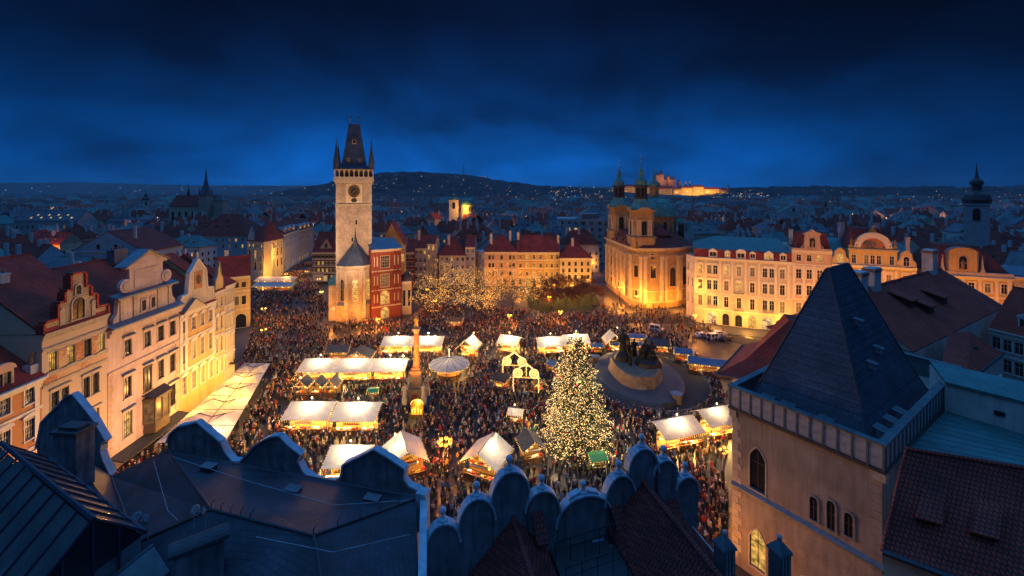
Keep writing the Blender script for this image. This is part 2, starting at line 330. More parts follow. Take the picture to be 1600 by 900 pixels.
terrain('wooded_ridge', [(1080, 299), (1130, 295), (1180, 292.5), (1240, 291), (1300, 291.5), (1400, 293), (1500, 292.5), (1600, 291), (1750, 290), (2100, 290)], 1250, 1750, M['woods'], 'long dark wooded ridge on the horizon right of the castle', 8, 9, 18)

# ------------------------------------------------------------------ building kit
WC = {}
def win_mesh(w, h, style, trim, frame, wall):
    k = (round(w, 2), round(h, 2), style, trim, frame, wall)
    if k in WC: return WC[k]
    b = MB(); x = w/2; tw = .16 if 't' not in style else .3
    b.add([(-x,0,0),(-x,.26,0),(-x,.26,h),(-x,0,h)], [(0,1,2,3)], 2); b.add([(x,0,0),(x,.26,0),(x,.26,h),(x,0,h)], [(3,2,1,0)], 2)
    b.add([(-x,0,h),(x,0,h),(x,.26,h),(-x,.26,h)], [(0,1,2,3)], 2); b.add([(-x,0,0),(x,0,0),(x,.26,0),(-x,.26,0)], [(3,2,1,0)], 2)
    if 'a' in style or 'g' in style:            # round or pointed head: fill the spandrels and run a moulding round the arch
        n = 8; arc = []
        for i in range(n+1):
            t = i/n
            if 'g' in style:
                a = PI*t; xx = -x*math.cos(a); zz = h-1.35*x+1.35*x*(math.sin(a)**.8 if t not in (0, 1) else 0); zz = min(zz, h)
                arc.append((xx, h-1.35*x+(1.35*x)*(1-abs(xx/x)**1.6)))
            else:
                a = PI-PI*t; arc.append((x*math.cos(a), h-x+x*math.sin(a)))
        b.prism([(-x-.001, h+.001)]+[p for p in arc if p[0] <= 0.0001], .0, .24, 2); b.prism([p for p in arc if p[0] >= -.0001]+[(x+.001, h+.001)], .0, .24, 2)
        for (p, q) in zip(arc[:-1], arc[1:]):
            o = 1+tw/x
            c = h-x if 'a' in style else h-1.35*x
            P2 = [(p[0], p[1]), (q[0], q[1]), (q[0]*o, c+(q[1]-c)*o), (p[0]*o, c+(p[1]-c)*o)]
            b.prism(P2, -.07, .01, 0)
        hs = h-x if 'a' in style else h-1.35*x
    else:
        b.box(-x-tw, x+tw, -.07, .01, h, h+tw, 0); hs = h
    if 's' not in style:
        b.box(-x-tw, -x, -.07, .01, 0, hs, 0); b.box(x, x+tw, -.07, .01, 0, hs, 0)
    b.box(-x-tw-.08, x+tw+.08, -.18, .02, -.16, 0, 0)
    if 'h' in style: b.box(-x-tw-.15, x+tw+.15, -.28, .01, h+tw+.28, h+tw+.46, 0); b.box(-x-tw, x+tw, -.08, .01, h+tw+.01, h+tw+.28, 2)
    if 'p' in style:
        b.prism([(-x-tw-.2, h+tw+.1), (x+tw+.2, h+tw+.1), (x+tw+.2, h+tw+.22), (0, h+tw+.75), (-x-tw-.2, h+tw+.22)], -.26, .01, 0)
    if 'c' in style:
        n = 8; b.prism([(-x-tw-.2, h+tw+.15)]+[((x+tw+.2)*math.cos(PI-PI*i/n), h+tw+.25+.5*math.sin(PI*i/n)) for i in range(n+1)]+[(x+tw+.2, h+tw+.15)], -.24, .01, 0)
    if 'b' in style:                            # balustraded ledge
        b.box(-x-.5, x+.5, -.7, .0, -.32, -.16, 0); b.box(-x-.5, x+.5, -.7, -.6, .75, .87, 0)
        for i in range(7): b.box(-x-.45+i*(2*x+.84)/6, -x-.39+i*(2*x+.84)/6, -.68, -.62, -.16, .75, 0)
    f = .07
    b.box(-x, -x+f, .15, .21, 0, h, 1); b.box(x-f, x, .15, .21, 0, h, 1); b.box(-x+f, x-f, .15, .21, h-f, h, 1); b.box(-x+f, x-f, .15, .21, 0, f, 1)
    if '0' not in style:
        b.box(-f*.5, f*.5, .145, .20, f, h-f, 1)
        b.box(-x+f, x-f, .14, .195, h*.64, h*.64+f, 1)
        if w > .9 and '2' in style: b.box(-x+f, x-f, .155, .19, h*.3, h*.3+.045, 1); b.box(-x*.52, -x*.52+.04, .155, .19, f, h-f, 1); b.box(x*.52-.04, x*.52, .155, .19, f, h-f, 1)
        if 'm' in style:
            for i in range(1, 4): b.box(-x+2*x*i/4-.035, -x+2*x*i/4+.035, .135, .2, f, h-f, 1)
            for i in range(1, 4): b.box(-x+f, x-f, .13, .19, h*i/4-.03, h*i/4+.03, 1)
    p = MB(); p.poly([(-x, .225, 0), (x, .225, 0), (x, .225, h), (-x, .225, h)])
    pm = {g_: p.mesh('pane', [M[g_]]) for g_ in ('glass_dark', 'glass_lit', 'glass_dim', 'glass_pale', 'glass_curtain')}
    WC[k] = (b.mesh('window', [M[trim], M[frame], M[wall]]), pm); return WC[k]

def put_window(root, u, v, z, w, h, style='', trim='trim_white', frame='frame_white', wall='plaster_cream', lit=.2, rotz=0, label=None):
    me, pm = win_mesh(w, h, style, trim, frame, wall)
    o = ob('window', me, root, (u, v, z), rotz, label=label)
    r = R.random()
    gk = 'glass_lit' if r < lit*.55 else 'glass_pale' if r < lit*.7 else 'glass_dim' if r < lit+.06 else 'glass_curtain' if r > .90 and frame == 'frame_white' else 'glass_dark'
    ob('pane', pm[gk], o)
    return o

def facade(root, mb, org, ang, L, z0, z1, floors, wall, trim, frame, lit):
    """front wall with real openings; org (u,v) in the root's frame, ang about z; floors: (sill z, height, width, xs or count, style)"""
    T = Matrix.Translation((org[0], org[1], 0)) @ Matrix.Rotation(ang, 4, 'Z')
    old = mb.M; mb.M = T
    zc = z0
    def q(a, b_, c, d):
        if b_-a > 1e-4 and d-c > 1e-4: mb.add([(a,0,c),(b_,0,c),(b_,0,d),(a,0,d)], [(0,1,2,3)], 0)
    for fl in sorted(floors, key=lambda f: f[0]):
        zb, hh, w, xs, st = fl[:5]; fr = fl[5] if len(fl) > 5 else frame; lt = fl[6] if len(fl) > 6 else lit
        if isinstance(xs, int): xs = [L*(i+.5)/xs for i in range(xs)]
        q(0, L, zc, zb); c = 0
        for x in xs:
            q(c, x-w/2, zb, zb+hh); c = x+w/2
            p = T @ V(x, 0, zb); put_window(root, p.x, p.y, p.z, w, hh, st, trim, fr, wall, lt, ang)
        q(c, L, zb, zb+hh); zc = zb+hh
    q(0, L, zc, z1)
    mb.M = old

def roof_mesh(L, D, h, kind, rise, o=.45, e0=None, steep=.45):
    b = MB(); x0, x1, y0, y1 = -.12, L+.12, -o, D+o; t = .22
    if kind == 'gable':
        ym = D*.5 if e0 is None else e0
        b.sheet([(x0,y0,h),(x1,y0,h),(x1,ym,h+rise),(x0,ym,h+rise)], t); b.sheet([(x0,ym,h+rise),(x1,ym,h+rise),(x1,y1,h),(x0,y1,h)], t)
        b.tube((x0, ym, h+rise), (x1, ym, h+rise), .16, 6)
        b.poly([(0,0,h-.2),(0,ym,h+rise-.25),(0,D,h-.2)], 1); b.poly([(L,0,h-.2),(L,D,h-.2),(L,ym,h+rise-.25)], 1)
    elif kind == 'hip':
        k = min(L*.42, D*.5); ym = D*.5
        x0 -= o; x1 += o
        a, c = V(x0+k+o, ym, h+rise), V(x1-k-o, ym, h+rise)
        b.sheet([(x0,y0,h),(x1,y0,h),c,a], t); b.sheet([(x1,y1,h),(x0,y1,h),a,c], t); b.sheet([(x0,y1,h),(x0,y0,h),a], t); b.sheet([(x1,y0,h),(x1,y1,h),c], t)
        b.tube(a, c, .15, 6)
        for p, q in (((x0,y0,h),a), ((x1,y0,h),c), ((x0,y1,h),a), ((x1,y1,h),c)): b.tube(p, q, .12, 5)
    elif kind == 'front':                       # ridge runs back from the facade
        xm = L*.5; x0 -= o*.5; x1 += o*.5
        b.sheet([(x0,y0+o,h),(xm,y0+o,h+rise),(xm,y1,h+rise),(x0,y1,h)], t); b.sheet([(xm,y0+o,h+rise),(x1,y0+o,h),(x1,y1,h),(xm,y1,h+rise)], t)
        b.tube((xm, 0, h+rise), (xm, y1, h+rise), .16, 6)
        b.poly([(0,.02,h-.2),(L,.02,h-.2),(xm,.02,h+rise-.25)], 1); b.poly([(0,D,h-.2),(xm,D,h+rise-.25),(L,D,h-.2)], 1)
    elif kind == 'flat':
        b.box(x0, x1, 0, D, h, h+.35)
    return b

HB = []
def house(name, label, A, B, D, h, wall, floors, roof=('gable', 6, 'roof_red'), trim='trim_white', frame='frame_white', lit=.2, strings=(), pil=(), pilz=None,
          chim=(), base=0., group=None, cat='house', corn=.5, z0=0., e0=None, sides=True, loc_z=0.):
    A = V(A[0], A[1], 0); B = V(B[0], B[1], 0); d = B-A; L = d.length; ang = math.atan2(d.y, d.x)
    root = thing(name, label, cat, (A.x, A.y, loc_z), ang, group)
    cc = A+d*.5+V(-d.y, d.x, 0).normalized()*D*.5; HB.append((cc.x, cc.y, L/2+1, D/2+1, ang))
    mb = MB(); i = .3
    mb.box(0, L, i, D, z0-.1, h-.02)
    facade(root, mb, (0, 0), 0, L, z0, h, floors, wall, trim, frame, lit)
    mb.add([(0,0,z0),(0,i,z0),(0,i,h),(0,0,h),(L,0,z0),(L,i,z0),(L,i,h),(L,0,h)], [(0,3,2,1),(4,5,6,7),(3,7,6,2)])
    mb.build('wall', [M[wall]], root)
    if corn:
        c = MB(); c.box(-.02, L+.02, -corn, .02, h-.28, h-.03); c.box(0, L, -corn*.6, .01, h-.6, h-.28); c.box(0, L, -corn*.25, .01, h-1.0, h-.6)
        c.build('cornice', [M[trim]], root)
    for z in strings:
        c = MB(); c.box(0, L, -.16, .01, z, z+.26); c.box(0, L, -.08, .01, z-.18, z); c.build('string_course', [M[trim]], root)
    if pil:
        za, zb = pilz
        for u in pil:
            c = MB(); c.box(u-.3, u+.3, -.14, .01, za, zb); c.box(u-.42, u+.42, -.22, .01, zb-.5, zb); c.box(u-.42, u+.42, -.22, .01, za, za+.35); c.build('pilaster', [M[trim]], root)
    if roof:
        rb = roof_mesh(L, D, h, roof[0], roof[1], e0=e0)
        rb.build('roof', [M[roof[2]], M[wall]], root)
    for cdef in chim: chimney(root, *cdef)
    root['L_'] = 0; del root['L_']
    return root, L, ang

def chimney(root, u, v, z0, z1, w=1.1, d=.8, m='chimney_white', parent_name='chimney'):
    b = MB(); b.box(u-w/2, u+w/2, v-d/2, v+d/2, z0, z1); b.box(u-w/2-.1, u+w/2+.1, v-d/2-.1, v+d/2+.1, z1-.05, z1+.12, 0)
    n = max(1, int(w/.5))
    for k in range(n): b.lathe([(.15, z1+.12), (.13, z1+.55), (.17, z1+.6)], 8, (u-w/2+(k+.5)*w/n, v), mi=1)
    return b.build('chimney', [M[m], M['chimney_brick']], root)

def dormer(root, u, v, z, w, h, wall='trim_white', roofm='roof_red', depth=3., style='gable', lit=.2, rotz=0):
    b = MB()
    b.box(-w/2, -w*.36, 0, depth, 0, h); b.box(w*.36, w/2, 0, depth, 0, h); b.box(-w*.36, w*.36, 0, depth, 0, h*.15); b.box(-w*.36, w*.36, .2, depth, h*.15, h); b.box(-w*.36, w*.36, 0, .2, h*.88, h)
    b.box(-.05, .05, .05, .15, h*.15, h*.88); 
    if style == 'gable': pr = [(-w/2-.15, h), (w/2+.15, h), (w/2+.15, h+.12), (0, h+w*.42), (-w/2-.15, h+.12)]
    elif style == 'arch': pr = [(-w/2-.15, h)]+[((w/2+.15)*math.cos(PI-PI*i/8), h+.1+w*.38*math.sin(PI*i/8)) for i in range(9)]+[(w/2+.15, h)]
    else: pr = [(-w/2-.15, h), (w/2+.15, h), (w/2+.15, h+.2), (-w/2-.15, h+.2)]
    b.prism(pr, -.15, .25, 0); b.prism(pr, .26, depth+.2, 1)
    o = b.build('dormer', [M[wall], M[roofm]], root, (u, v, z)); o.rotation_euler = (0, 0, rotz)
    p = MB(); p.poly([(-w*.36, .19, h*.15), (w*.36, .19, h*.15), (w*.36, .19, h*.88), (-w*.36, .19, h*.88)])
    p.build('pane', [M['glass_lit' if R.random() < lit else 'glass_dark']], o)
    return o
def lucarne(root, u, v, z, w, h, d, roofm, rotz=0, lit=0):     # little shed dormer on a slope
    b = MB(); b.box(-w/2, w/2, 0, d, 0, h, 0); b.sheet([(-w/2-.08, -.15, h), (w/2+.08, -.15, h), (w/2+.08, d+.6, h+.5), (-w/2-.08, d+.6, h+.5)], .08, 1)
    o = b.build('dormer', [M['metal_dark'], M[roofm]], root, (u, v, z)); o.rotation_euler = (0, 0, rotz)
    p = MB(); p.poly([(-w*.4, -.012, h*.15), (w*.4, -.012, h*.15), (w*.4, -.012, h*.85), (-w*.4, -.012, h*.85)]); p.build('pane', [M['glass_lit' if lit else 'glass_blue']], o)
    return o
def gable(root, pts, y0, y1, wall, cap='metal_blue', capt=.22, name='gable', depthcap=.12):
    b = MB(); b.prism(pts, y0, y1, 0)
    return_o = b.build(name, [M[wall]], root)
    c = MB()
    for p, q in zip(pts[:-1], pts[1:]):          # coping along the outline except its foot
        d = V(q[0]-p[0], 0, q[1]-p[1])
        if d.length < .05: continue
        n = V(-d.z, 0, d.x).normalized()*capt
        if n.z < -.02: n = -n
        c.prism([(p[0], p[1]+.004), (q[0], q[1]+.004), (q[0]+n.x, q[1]+n.z), (p[0]+n.x, p[1]+n.z)], y0-depthcap, y1+depthcap, 0)
    if cap: c.build('coping', [M[cap]], return_o)
    return return_o
def stat(c, h, s=1.): # small standing draped statue as one lathed body with head, arms folded
    b = MB(); x, y, z = c; r = h*.16
    b.lathe([(r*1.1, z), (r*1.0, z+h*.2), (r*.8, z+h*.45), (r*.75, z+h*.6), (r*1.0, z+h*.74), (r*.9, z+h*.8), (r*.3, z+h*.845), (r*.28, z+h*.86), (r*.42, z+h*.9), (r*.45, z+h*.94), (r*.3, z+h*.985), (.01, z+h)], 9, (x, y), 1, .75)
    b.tube((x-r*.9, y-.02, z+h*.77), (x-r*1.05, y-r*.7, z+h*.58), r*.28, 6, r*.22); b.tube((x-r*1.05, y-r*.7, z+h*.58), (x+r*.1, y-r*1.05, z+h*.62), r*.22, 6, r*.16)
    b.tube((x+r*.9, y-.02, z+h*.77), (x+r*1.25, y-r*.5, z+h*.6), r*.28, 6, r*.22); b.tube((x+r*1.25, y-r*.5, z+h*.6), (x+r*.9, y-r*1.3, z+h*.74), r*.22, 6, r*.15)
    return b
# ------------------------------------------------------------------ left row of facades
def blind_window(root, u, v, z, w, h, arch=False, trim='trim_white', frame='frame_white', lit=.2, parts_parent=None):
    k = ('blind', round(w, 2), round(h, 2), arch, trim, frame)
    if k not in WC:
        b = MB(); x = w/2
        b.box(-x-.18, -x, -.16, .02, 0, h, 0); b.box(x, x+.18, -.16, .02, 0, h, 0); b.box(-x-.28, x+.28, -.22, .02, -.16, 0, 0)
        if arch:
            n = 8
            for i in range(n):
                a, c = PI-PI*i/n, PI-PI*(i+1)/n; o = (x+.18)/x
                b.prism([(x*math.cos(a), h+x*math.sin(a)), (x*math.cos(c), h+x*math.sin(c)), (x*o*math.cos(c), h+x*o*math.sin(c)), (x*o*math.cos(a), h+x*o*math.sin(a))], -.16, .02, 0)
        else: b.box(-x-.24, x+.24, -.22, .02, h, h+.2, 0)
        b.box(-.04, .04, -.08, -.03, 0, h, 1); b.box(-x, x, -.075, -.03, h*.62, h*.62+.06, 1); b.box(-x, -x+.06, -.08, -.03, 0, h, 1); b.box(x-.06, x, -.08, -.03, 0, h, 1)
        p = MB(); pts = [(-x, -.025, 0), (x, -.025, 0), (x, -.025, h)]
        if arch: pts += [(x*math.cos(PI*i/8), -.025, h+x*math.sin(PI*i/8)) for i in range(1, 8)]
        pts += [(-x, -.025, h)]; p.poly(pts)
        WC[k] = (b.mesh('window', [M[trim], M[frame]]), {g_: p.mesh('pane', [M[g_]]) for g_ in ('glass_dark', 'glass_lit')})
    me, pm = WC[k]
    o = ob('window', me, root, (u, v, z)); ob('pane', pm['glass_lit' if R.random() < lit else 'glass_dark'], o); return o

def mural(name, base, ink, scale, thr=.52):
    m = bpy.data.materials.new(name); m.use_nodes = True; nt = m.node_tree; N = nt.nodes.new; L = nt.links.new
    b = nt.nodes['Principled BSDF']; b.inputs['Roughness'].default_value = .9; tc = N('ShaderNodeTexCoord')
    n = N('ShaderNodeTexNoise'); n.inputs['Scale'].default_value = scale; n.inputs['Detail'].default_value = 6; n.inputs['Distortion'].default_value = 2.2; L(tc.outputs['UV'], n.inputs['Vector'])
    vo = N('ShaderNodeTexNoise'); vo.inputs['Scale'].default_value = .28; L(tc.outputs['UV'], vo.inputs['Vector'])
    ad = N('ShaderNodeMath'); ad.operation = 'ADD'; L(n.outputs['Fac'], ad.inputs[0]); L(vo.outputs['Fac'], ad.inputs[1])
    r = N('ShaderNodeValToRGB'); L(ad.outputs[0], r.inputs[0]); e = r.color_ramp.elements
    e[0].position = thr*2-.05; e[0].color = (*base, 1); e[1].position = thr*2+.03; e[1].color = (*ink, 1)
    L(r.outputs[0], b.inputs['Base Color']); M[name] = m
mural('mural_wall', (.56,.44,.30), (.24,.12,.05), 1.3, .545); mural('mural_panel', (.42,.17,.06), (.62,.42,.22), 2.4, .52); mural('relief_panel', (.60,.47,.40), (.48,.36,.29), 2.0, .5)
def LP(Y): return V(-61.8-.04*Y, Y, 0)
def LF(Y): return tuple(LP(Y))[:2]
def lhouse(Ya, Yb, Ld, *a, **k):                  # drawn Ld metres wide, then stretched to its real width on the row
    p, q = LP(Ya), LP(Yb); d = (q-p).normalized()
    r, L, an = house(a[0], a[1], tuple(p)[:2], tuple(p+d*Ld)[:2], *a[2:], **k)
    r.scale = ((q-p).length/Ld, 1, 1); return r, L, an

# orange house, nearest in the row
r, L, a = lhouse(49.5, 58.5, 8.9, 'town_house', 'orange plastered house with white window surrounds at the left edge', 13, 20.4, 'plaster_orange',
    [(17.3, 2.0, 1.3, 3, 'h2'), (12.6, 2.6, 1.3, 3, 'c2'), (7.4, 2.8, 1.3, 3, 'h2')], ('gable', 5, 'roof_red'), strings=(16.2, 11.2), pil=(.5, 8.2), pilz=(12, 19.4), lit=.15, corn=.9)
dormer(r, 4.6, .2, 20.5, 2.3, 2.3, 'plaster_peach', 'roof_red', 4, 'arch')
b = stat((0, 0, 0), 2.0); s = b.build('statue', [M['stone_warm']], None, (LP(57.9).x-.85, 57.9, 22.1), smooth=True, label='weathered stone statue on a plinth at the roof edge of the orange house', category='statue'); s.rotation_euler = (0, 0, PI/2)
g = MB(); g.box(7.8, 8.85, .3, 1.4, 20.3, 22.1); g.build('plinth', [M['plaster_grey']], r)

# painted house with the stepped gable
r, L, a = lhouse(58.5, 68.4, 9.16, 'town_house', 'cream house with painted murals and a stepped stone gable', 22, 26, 'mural_wall',
    [(20.4, 2.6, 1.05, [1.35, 3.75, 6.1, 8.25], 's2', 'frame_dark', .35), (14.2, 3.1, .95, [1.6, 2.9, 5.9, 7.3], 'h2', 'frame_dark', .5), (8.6, 3.1, 1.0, [1.6, 2.9, 5.9, 7.3], 'h2', 'frame_dark', .4), (2.2, 3.4, 1.3, [2.2, 6.9], 'a', 'frame_dark', .5)],
    ('gable', 9.5, 'roof_red'), trim='trim_stone', strings=(20.0, 18.6, 23.6), corn=.5, e0=12)
for x in (2.55, 4.93, 7.2):
    b = MB(); b.box(x-.55, x+.55, -.07, .01, 20.5, 23.0); b.build('painted_panel', [M['mural_panel']], r)
b = MB(); b.box(.2, L-.2, -.06, .01, 18.9, 19.95); b.build('painted_frieze', [M['mural_panel']], r)
st = [(.25, 25.9), (.25, 27.3), (2.0, 27.3), (2.0, 29.5), (2.9, 29.5), (2.9, 31.0), (3.7, 31.0), (3.7, 33.2), (5.5, 33.2), (5.5, 31.0), (6.3, 31.0), (6.3, 29.5), (7.2, 29.5), (7.2, 27.3), (8.95, 27.3), (8.95, 25.9)]
g = gable(r, st, -.06, .55, 'sandstone', 'roof_red', .3, depthcap=.25)
blind_window(r, 4.6, -.06, 26.6, 1.7, 2.3, True, 'trim_stone', 'frame_dark', 0); blind_window(r, 4.6, -.06, 30.2, .7, 1.0, True, 'trim_stone', 'frame_dark', 0)
for x in (1.15, 8.05):
    b = MB(); b.sheet([(x-.8, -.3, 25.9), (x+.8, -.3, 25.9), (x+.8, .1, 27.0), (x-.8, .1, 27.0)], .12); b.build('tile_hood', [M['roof_red']], r)
for x in (2.4, 6.8):
    b = MB(); b.box(x-.28, x+.28, -.2, -.05, 26.4, 28.4); b.prism([(x-.4, 28.4), (x+.4, 28.4), (x, 28.9)], -.24, -.05); b.build('niche', [M['trim_stone']], r)
chimney(r, 2.4, 8.5, 29, 33.6, 1.6, 1.2)
lucarne(r, 8.0, 5.2, 29.6, 1.6, .9, 2, 'roof_red')

# pink house with the big baroque gable
pink, L, a = lhouse(68.4, 84, 13.76, 'town_house', 'pale pink house with a tall scrolled pedimented gable', 23, 23.4, 'plaster_pink',
    [(17.7, 2.7, 1.25, [3.35, 6.95, 9.65, 12.2], 'h2', 'frame_dark', .35), (10.7, 3.4, 1.25, [3.35, 9.65, 12.2], 'h2', 'frame_dark', .3), (4.2, 4.0, 1.5, [3.35, 12.2], 'h2', 'frame_dark', .2)],
    ('gable', 9.0, 'roof_red'), trim='plaster_pink', strings=(16.0,), corn=.0, e0=12)
b = MB(); b.sheet([(-.05, -1.0, 23.3), (L+.05, -1.0, 23.3), (L+.05, .3, 24.0), (-.05, .3, 24.0)], .25); b.build('metal_cornice', [M['metal_blue']], pink)
b = MB(); b.box(0, L, -.7, .0, 22.5, 23.1); b.box(0, L, -.35, 0, 21.9, 22.5); b.build('cornice', [M['plaster_pink']], pink)
for z, hh, w, xs in ((17.7, 2.7, 1.25, (3.35, 6.95, 9.65, 12.2)), (10.7, 3.4, 1.25, (3.35, 6.95, 9.65, 12.2)), (4.2, 4.0, 1.5, (3.35, 12.2))):
    for x in xs:
        b = MB(); b.sheet([(x-w/2-.4, -.5, z+hh+.75), (x+w/2+.4, -.5, z+hh+.75), (x+w/2+.4, 0, z+hh+.95), (x-w/2-.4, 0, z+hh+.95)], .16); b.build('window_hood', [M['metal_blue']], pink)
blind_window(pink, 6.95, 0, 9.9, 1.25, 4.1, False, 'trim_dark', 'frame_dark', 0)
for k in range(14):                               # rusticated corner stones
    for x in (.0, L):
        b = MB(); ww = .95 if k % 2 else .65; x0 = x if x == 0 else x-ww; b.box(x0, x0+ww, -.06, .01, 2+k*1.0, 2.94+k*1.0); b.build('corner_stone', [M['plaster_peach']], pink)
big = [(.9, 23.3), (1.0, 24.6), (1.6, 25.2), (1.9, 27.9), (11.9, 27.9), (12.2, 25.2), (12.8, 24.6), (12.9, 23.3)]
gable(pink, big, .05, .7, 'plaster_pink', None)
b = MB(); b.sheet([(1.0, -.75, 27.9), (12.8, -.75, 27.9), (12.8, .8, 28.35), (1.0, .8, 28.35)], .3); b.build('ledge', [M['metal_blue']], pink)
up = [(3.7, 28.2), (3.7, 32.3), (10.1, 32.3), (10.1, 28.2)]
gable(pink, up, .05, .65, 'plaster_pink', None)
b = MB(); b.box(4.5, 9.3, -.05, .06, 28.8, 31.8); b.build('relief_panel', [M['relief_panel']], pink)
for x in (3.0, 10.8):                             # scrolls either side
    b = MB(); b.prism([(x+1.05*math.cos(2*PI*i/16), 29.5+1.15*math.sin(2*PI*i/16)) for i in range(16)], -.1, .5); b.prism([(x+.62*math.cos(2*PI*i/14), 29.5+.7*math.sin(2*PI*i/14)) for i in range(14)], -.22, -.09, 1); b.build('scroll', [M['plaster_pink'], M['trim_stone']], pink)
b = MB(); b.prism([(2.9, 32.3), (10.9, 32.3), (10.9, 32.75), (6.9, 35.0), (2.9, 32.75)], -.05, .6); b.prism([(4.1, 32.85), (9.7, 32.85), (6.9, 34.4)], -.12, -.04, 1); b.build('pediment', [M['plaster_pink'], M['relief_panel']], pink)
b = MB()
for s in (-1, 1): b.sheet([(6.9+s*4.3, -.55, 32.7), (6.9, -.55, 35.1), (6.9, 1.6, 35.1), (6.9+s*4.3, 1.6, 32.7)][::s], .2)
b.build('pediment_roof', [M['metal_blue']], pink)
for x in (2.3, 4.6, 9.2, 11.5):
    b = MB(); b.box(x-.3, x+.3, -.12, .06, 23.9, 27.4); b.box(x-.42, x+.42, -.2, .06, 27.2, 27.7); b.build('pilaster', [M['trim_stone']], pink)
blind_window(pink, 6.2, .05, 24.4, .8, 1.8, False, 'plaster_pink', 'frame_dark', 0); blind_window(pink, 8.0, .05, 24.4, .8, 1.8, False, 'plaster_pink', 'frame_dark', .0)
# dark oriel over the street
ori = MB(); ori.slab([(6.1, 0), (6.6, -1.7), (9.6, -1.7), (10.1, 0)], 2.6, 3.4); ori.slab([(5.9, 0), (6.45, -1.95), (9.75, -1.95), (10.3, 0)], 8.4, 8.8); ori.slab([(6.15, 0), (6.65, -1.65), (9.55, -1.65), (10.05, 0)], 3.4, 4.3)
for x, y in ((6.15, -.05), (6.67, -1.63), (8.1, -1.66), (9.53, -1.63), (10.05, -.05)): ori.box(x-.14, x+.14, y-.1, y+.14, 4.3, 8.4)
oo = ori.build('oriel', [M['trim_dark']], pink)
b = MB(); b.add([(6.15,0,4.3),(6.65,-1.6,4.3),(6.65,-1.6,8.4),(6.15,0,8.4),(9.55,-1.6,4.3),(9.55,-1.6,8.4),(10.05,0,4.3),(10.05,0,8.4)], [(0,1,2,3),(1,4,5,2),(4,6,7,5)]); b.build('pane', [M['glass_dim']], oo)
b = MB(); b.sheet([(5.8, 0, 9.5), (6.35, -2.05, 8.85), (9.85, -2.05, 8.85), (10.4, 0, 9.5)], .12); b.build('oriel_roof', [M['metal_dark']], oo)
b = MB(); b.sheet([(.2, -2.3, 2.0), (13.5, -2.3, 2.0), (13.5, 0, 2.5), (.2, 0, 2.5)], .2); b.build('shop_hood', [M['metal_dark']], pink)
lucarne(pink, 12.4, 9.0, 30.2, 1.8, 1.0, 2, 'roof_red'); chimney(pink, 13.0, 11, 31, 34.0, 2.6, 1.4, 'metal_blue')

# cream rococo houses
r, L, a = lhouse(84, 94.5, 9.1, 'town_house', 'cream and gold house with an ornate pointed gable and oval emblem', 22, 21.2, 'plaster_ochre',
    [(17.0, 2.4, .95, 4, 'p2', 'frame_white', .15), (11.0, 3.4, 1.0, 4, 'c2', 'frame_white', .3), (4.8, 3.5, 1.1, 4, 'c2', 'frame_white', .7)],
    ('gable', 9.5, 'roof_red'), strings=(15.4, 9.4), pil=(.35, L/9, 8.7), pilz=(9.6, 20.6), e0=12)
gp = [(.4, 21.1), (.5, 24.2), (2.2, 24.4), (2.4, 26.2), (2.6, 28.6), (3.2, 29.2), (4.6, 31.0), (6.0, 29.2), (6.6, 28.6), (6.8, 26.2), (7.0, 24.4), (8.6, 24.2), (8.7, 21.1)]
gable(r, gp, .0, .6, 'plaster_cream', 'trim_white', .26)
b = MB(); b.box(3.6, 5.6, -.1, .01, 25.0, 28.6); b.prism([(4.6+.55*math.cos(2*PI*i/14), 26.9+1.0*math.sin(2*PI*i/14)) for i in range(14)], -.2, -.09, 1); b.build('emblem', [M['plaster_orange'], M['trim_dark']], r)
b = MB(); b.prism([(.3, 21.2), (5.8, 21.2), (3.0, 23.4)], -.7, .0, 0); b.build('pediment', [M['plaster_cream']], r)
b = MB()
for s in (-1, 1): b.sheet([(3.05+s*2.95, -.85, 21.1), (3.05, -.85, 23.5), (3.05, 1.0, 23.5), (3.05+s*2.95, 1.0, 21.1)][::s], .14)
b.build('pediment_roof', [M['metal_blue']], r)
chimney(r, 1.5, 8, 28, 32)
r, L, a = lhouse(94.5, 97.8, 3.5, 'town_house', 'narrow yellow house with a thin pointed gable next to the emblem house', 20, 23, 'plaster_yellow',
    [(19.2, 2.2, .85, 2, 'h2'), (14.3, 2.8, .85, 2, 'c2'), (9.2, 3.2, .85, 2, 'h2'), (4.5, 3.0, .9, 2, 'h', 'frame_white', .8)], ('gable', 8, 'roof_red'), strings=(13, 8), e0=11)
gable(r, [(.2, 22.9), (.4, 25.5), (1.0, 26.2), (1.75, 29.4), (2.5, 26.2), (3.1, 25.5), (3.3, 22.9)], .0, .5, 'plaster_yellow', 'metal_blue', .2)
r, L, a = lhouse(97.8, 101.8, 9.1, 'town_house', 'pale cream house with many blue sills at the far end of the left row', 20, 23.5, 'plaster_cream',
    [(19.0, 2.3, .95, 4, 'h2'), (13.6, 2.8, .95, 4, 'h2'), (8.6, 3.0, .95, 4, 'p2', 'frame_white', .3), (4.0, 3.0, 1.0, 4, 'h', 'frame_white', .9)], ('hip', 7, 'roof_red2'), strings=(12.4, 7.6), chim=((2.5, 7, 27, 31, 1.8), (7, 11, 28, 31.5)))
b = MB(); b.box(3.6, 5.6, -1.3, 0, 5.0, 5.15)
for i in range(9): b.box(3.6+i*.245, 3.65+i*.245, -1.3, -1.25, 5.15, 6.1)
b.box(3.55, 5.65, -1.33, -1.22, 6.1, 6.2); b.build('balcony', [M['iron']], r)

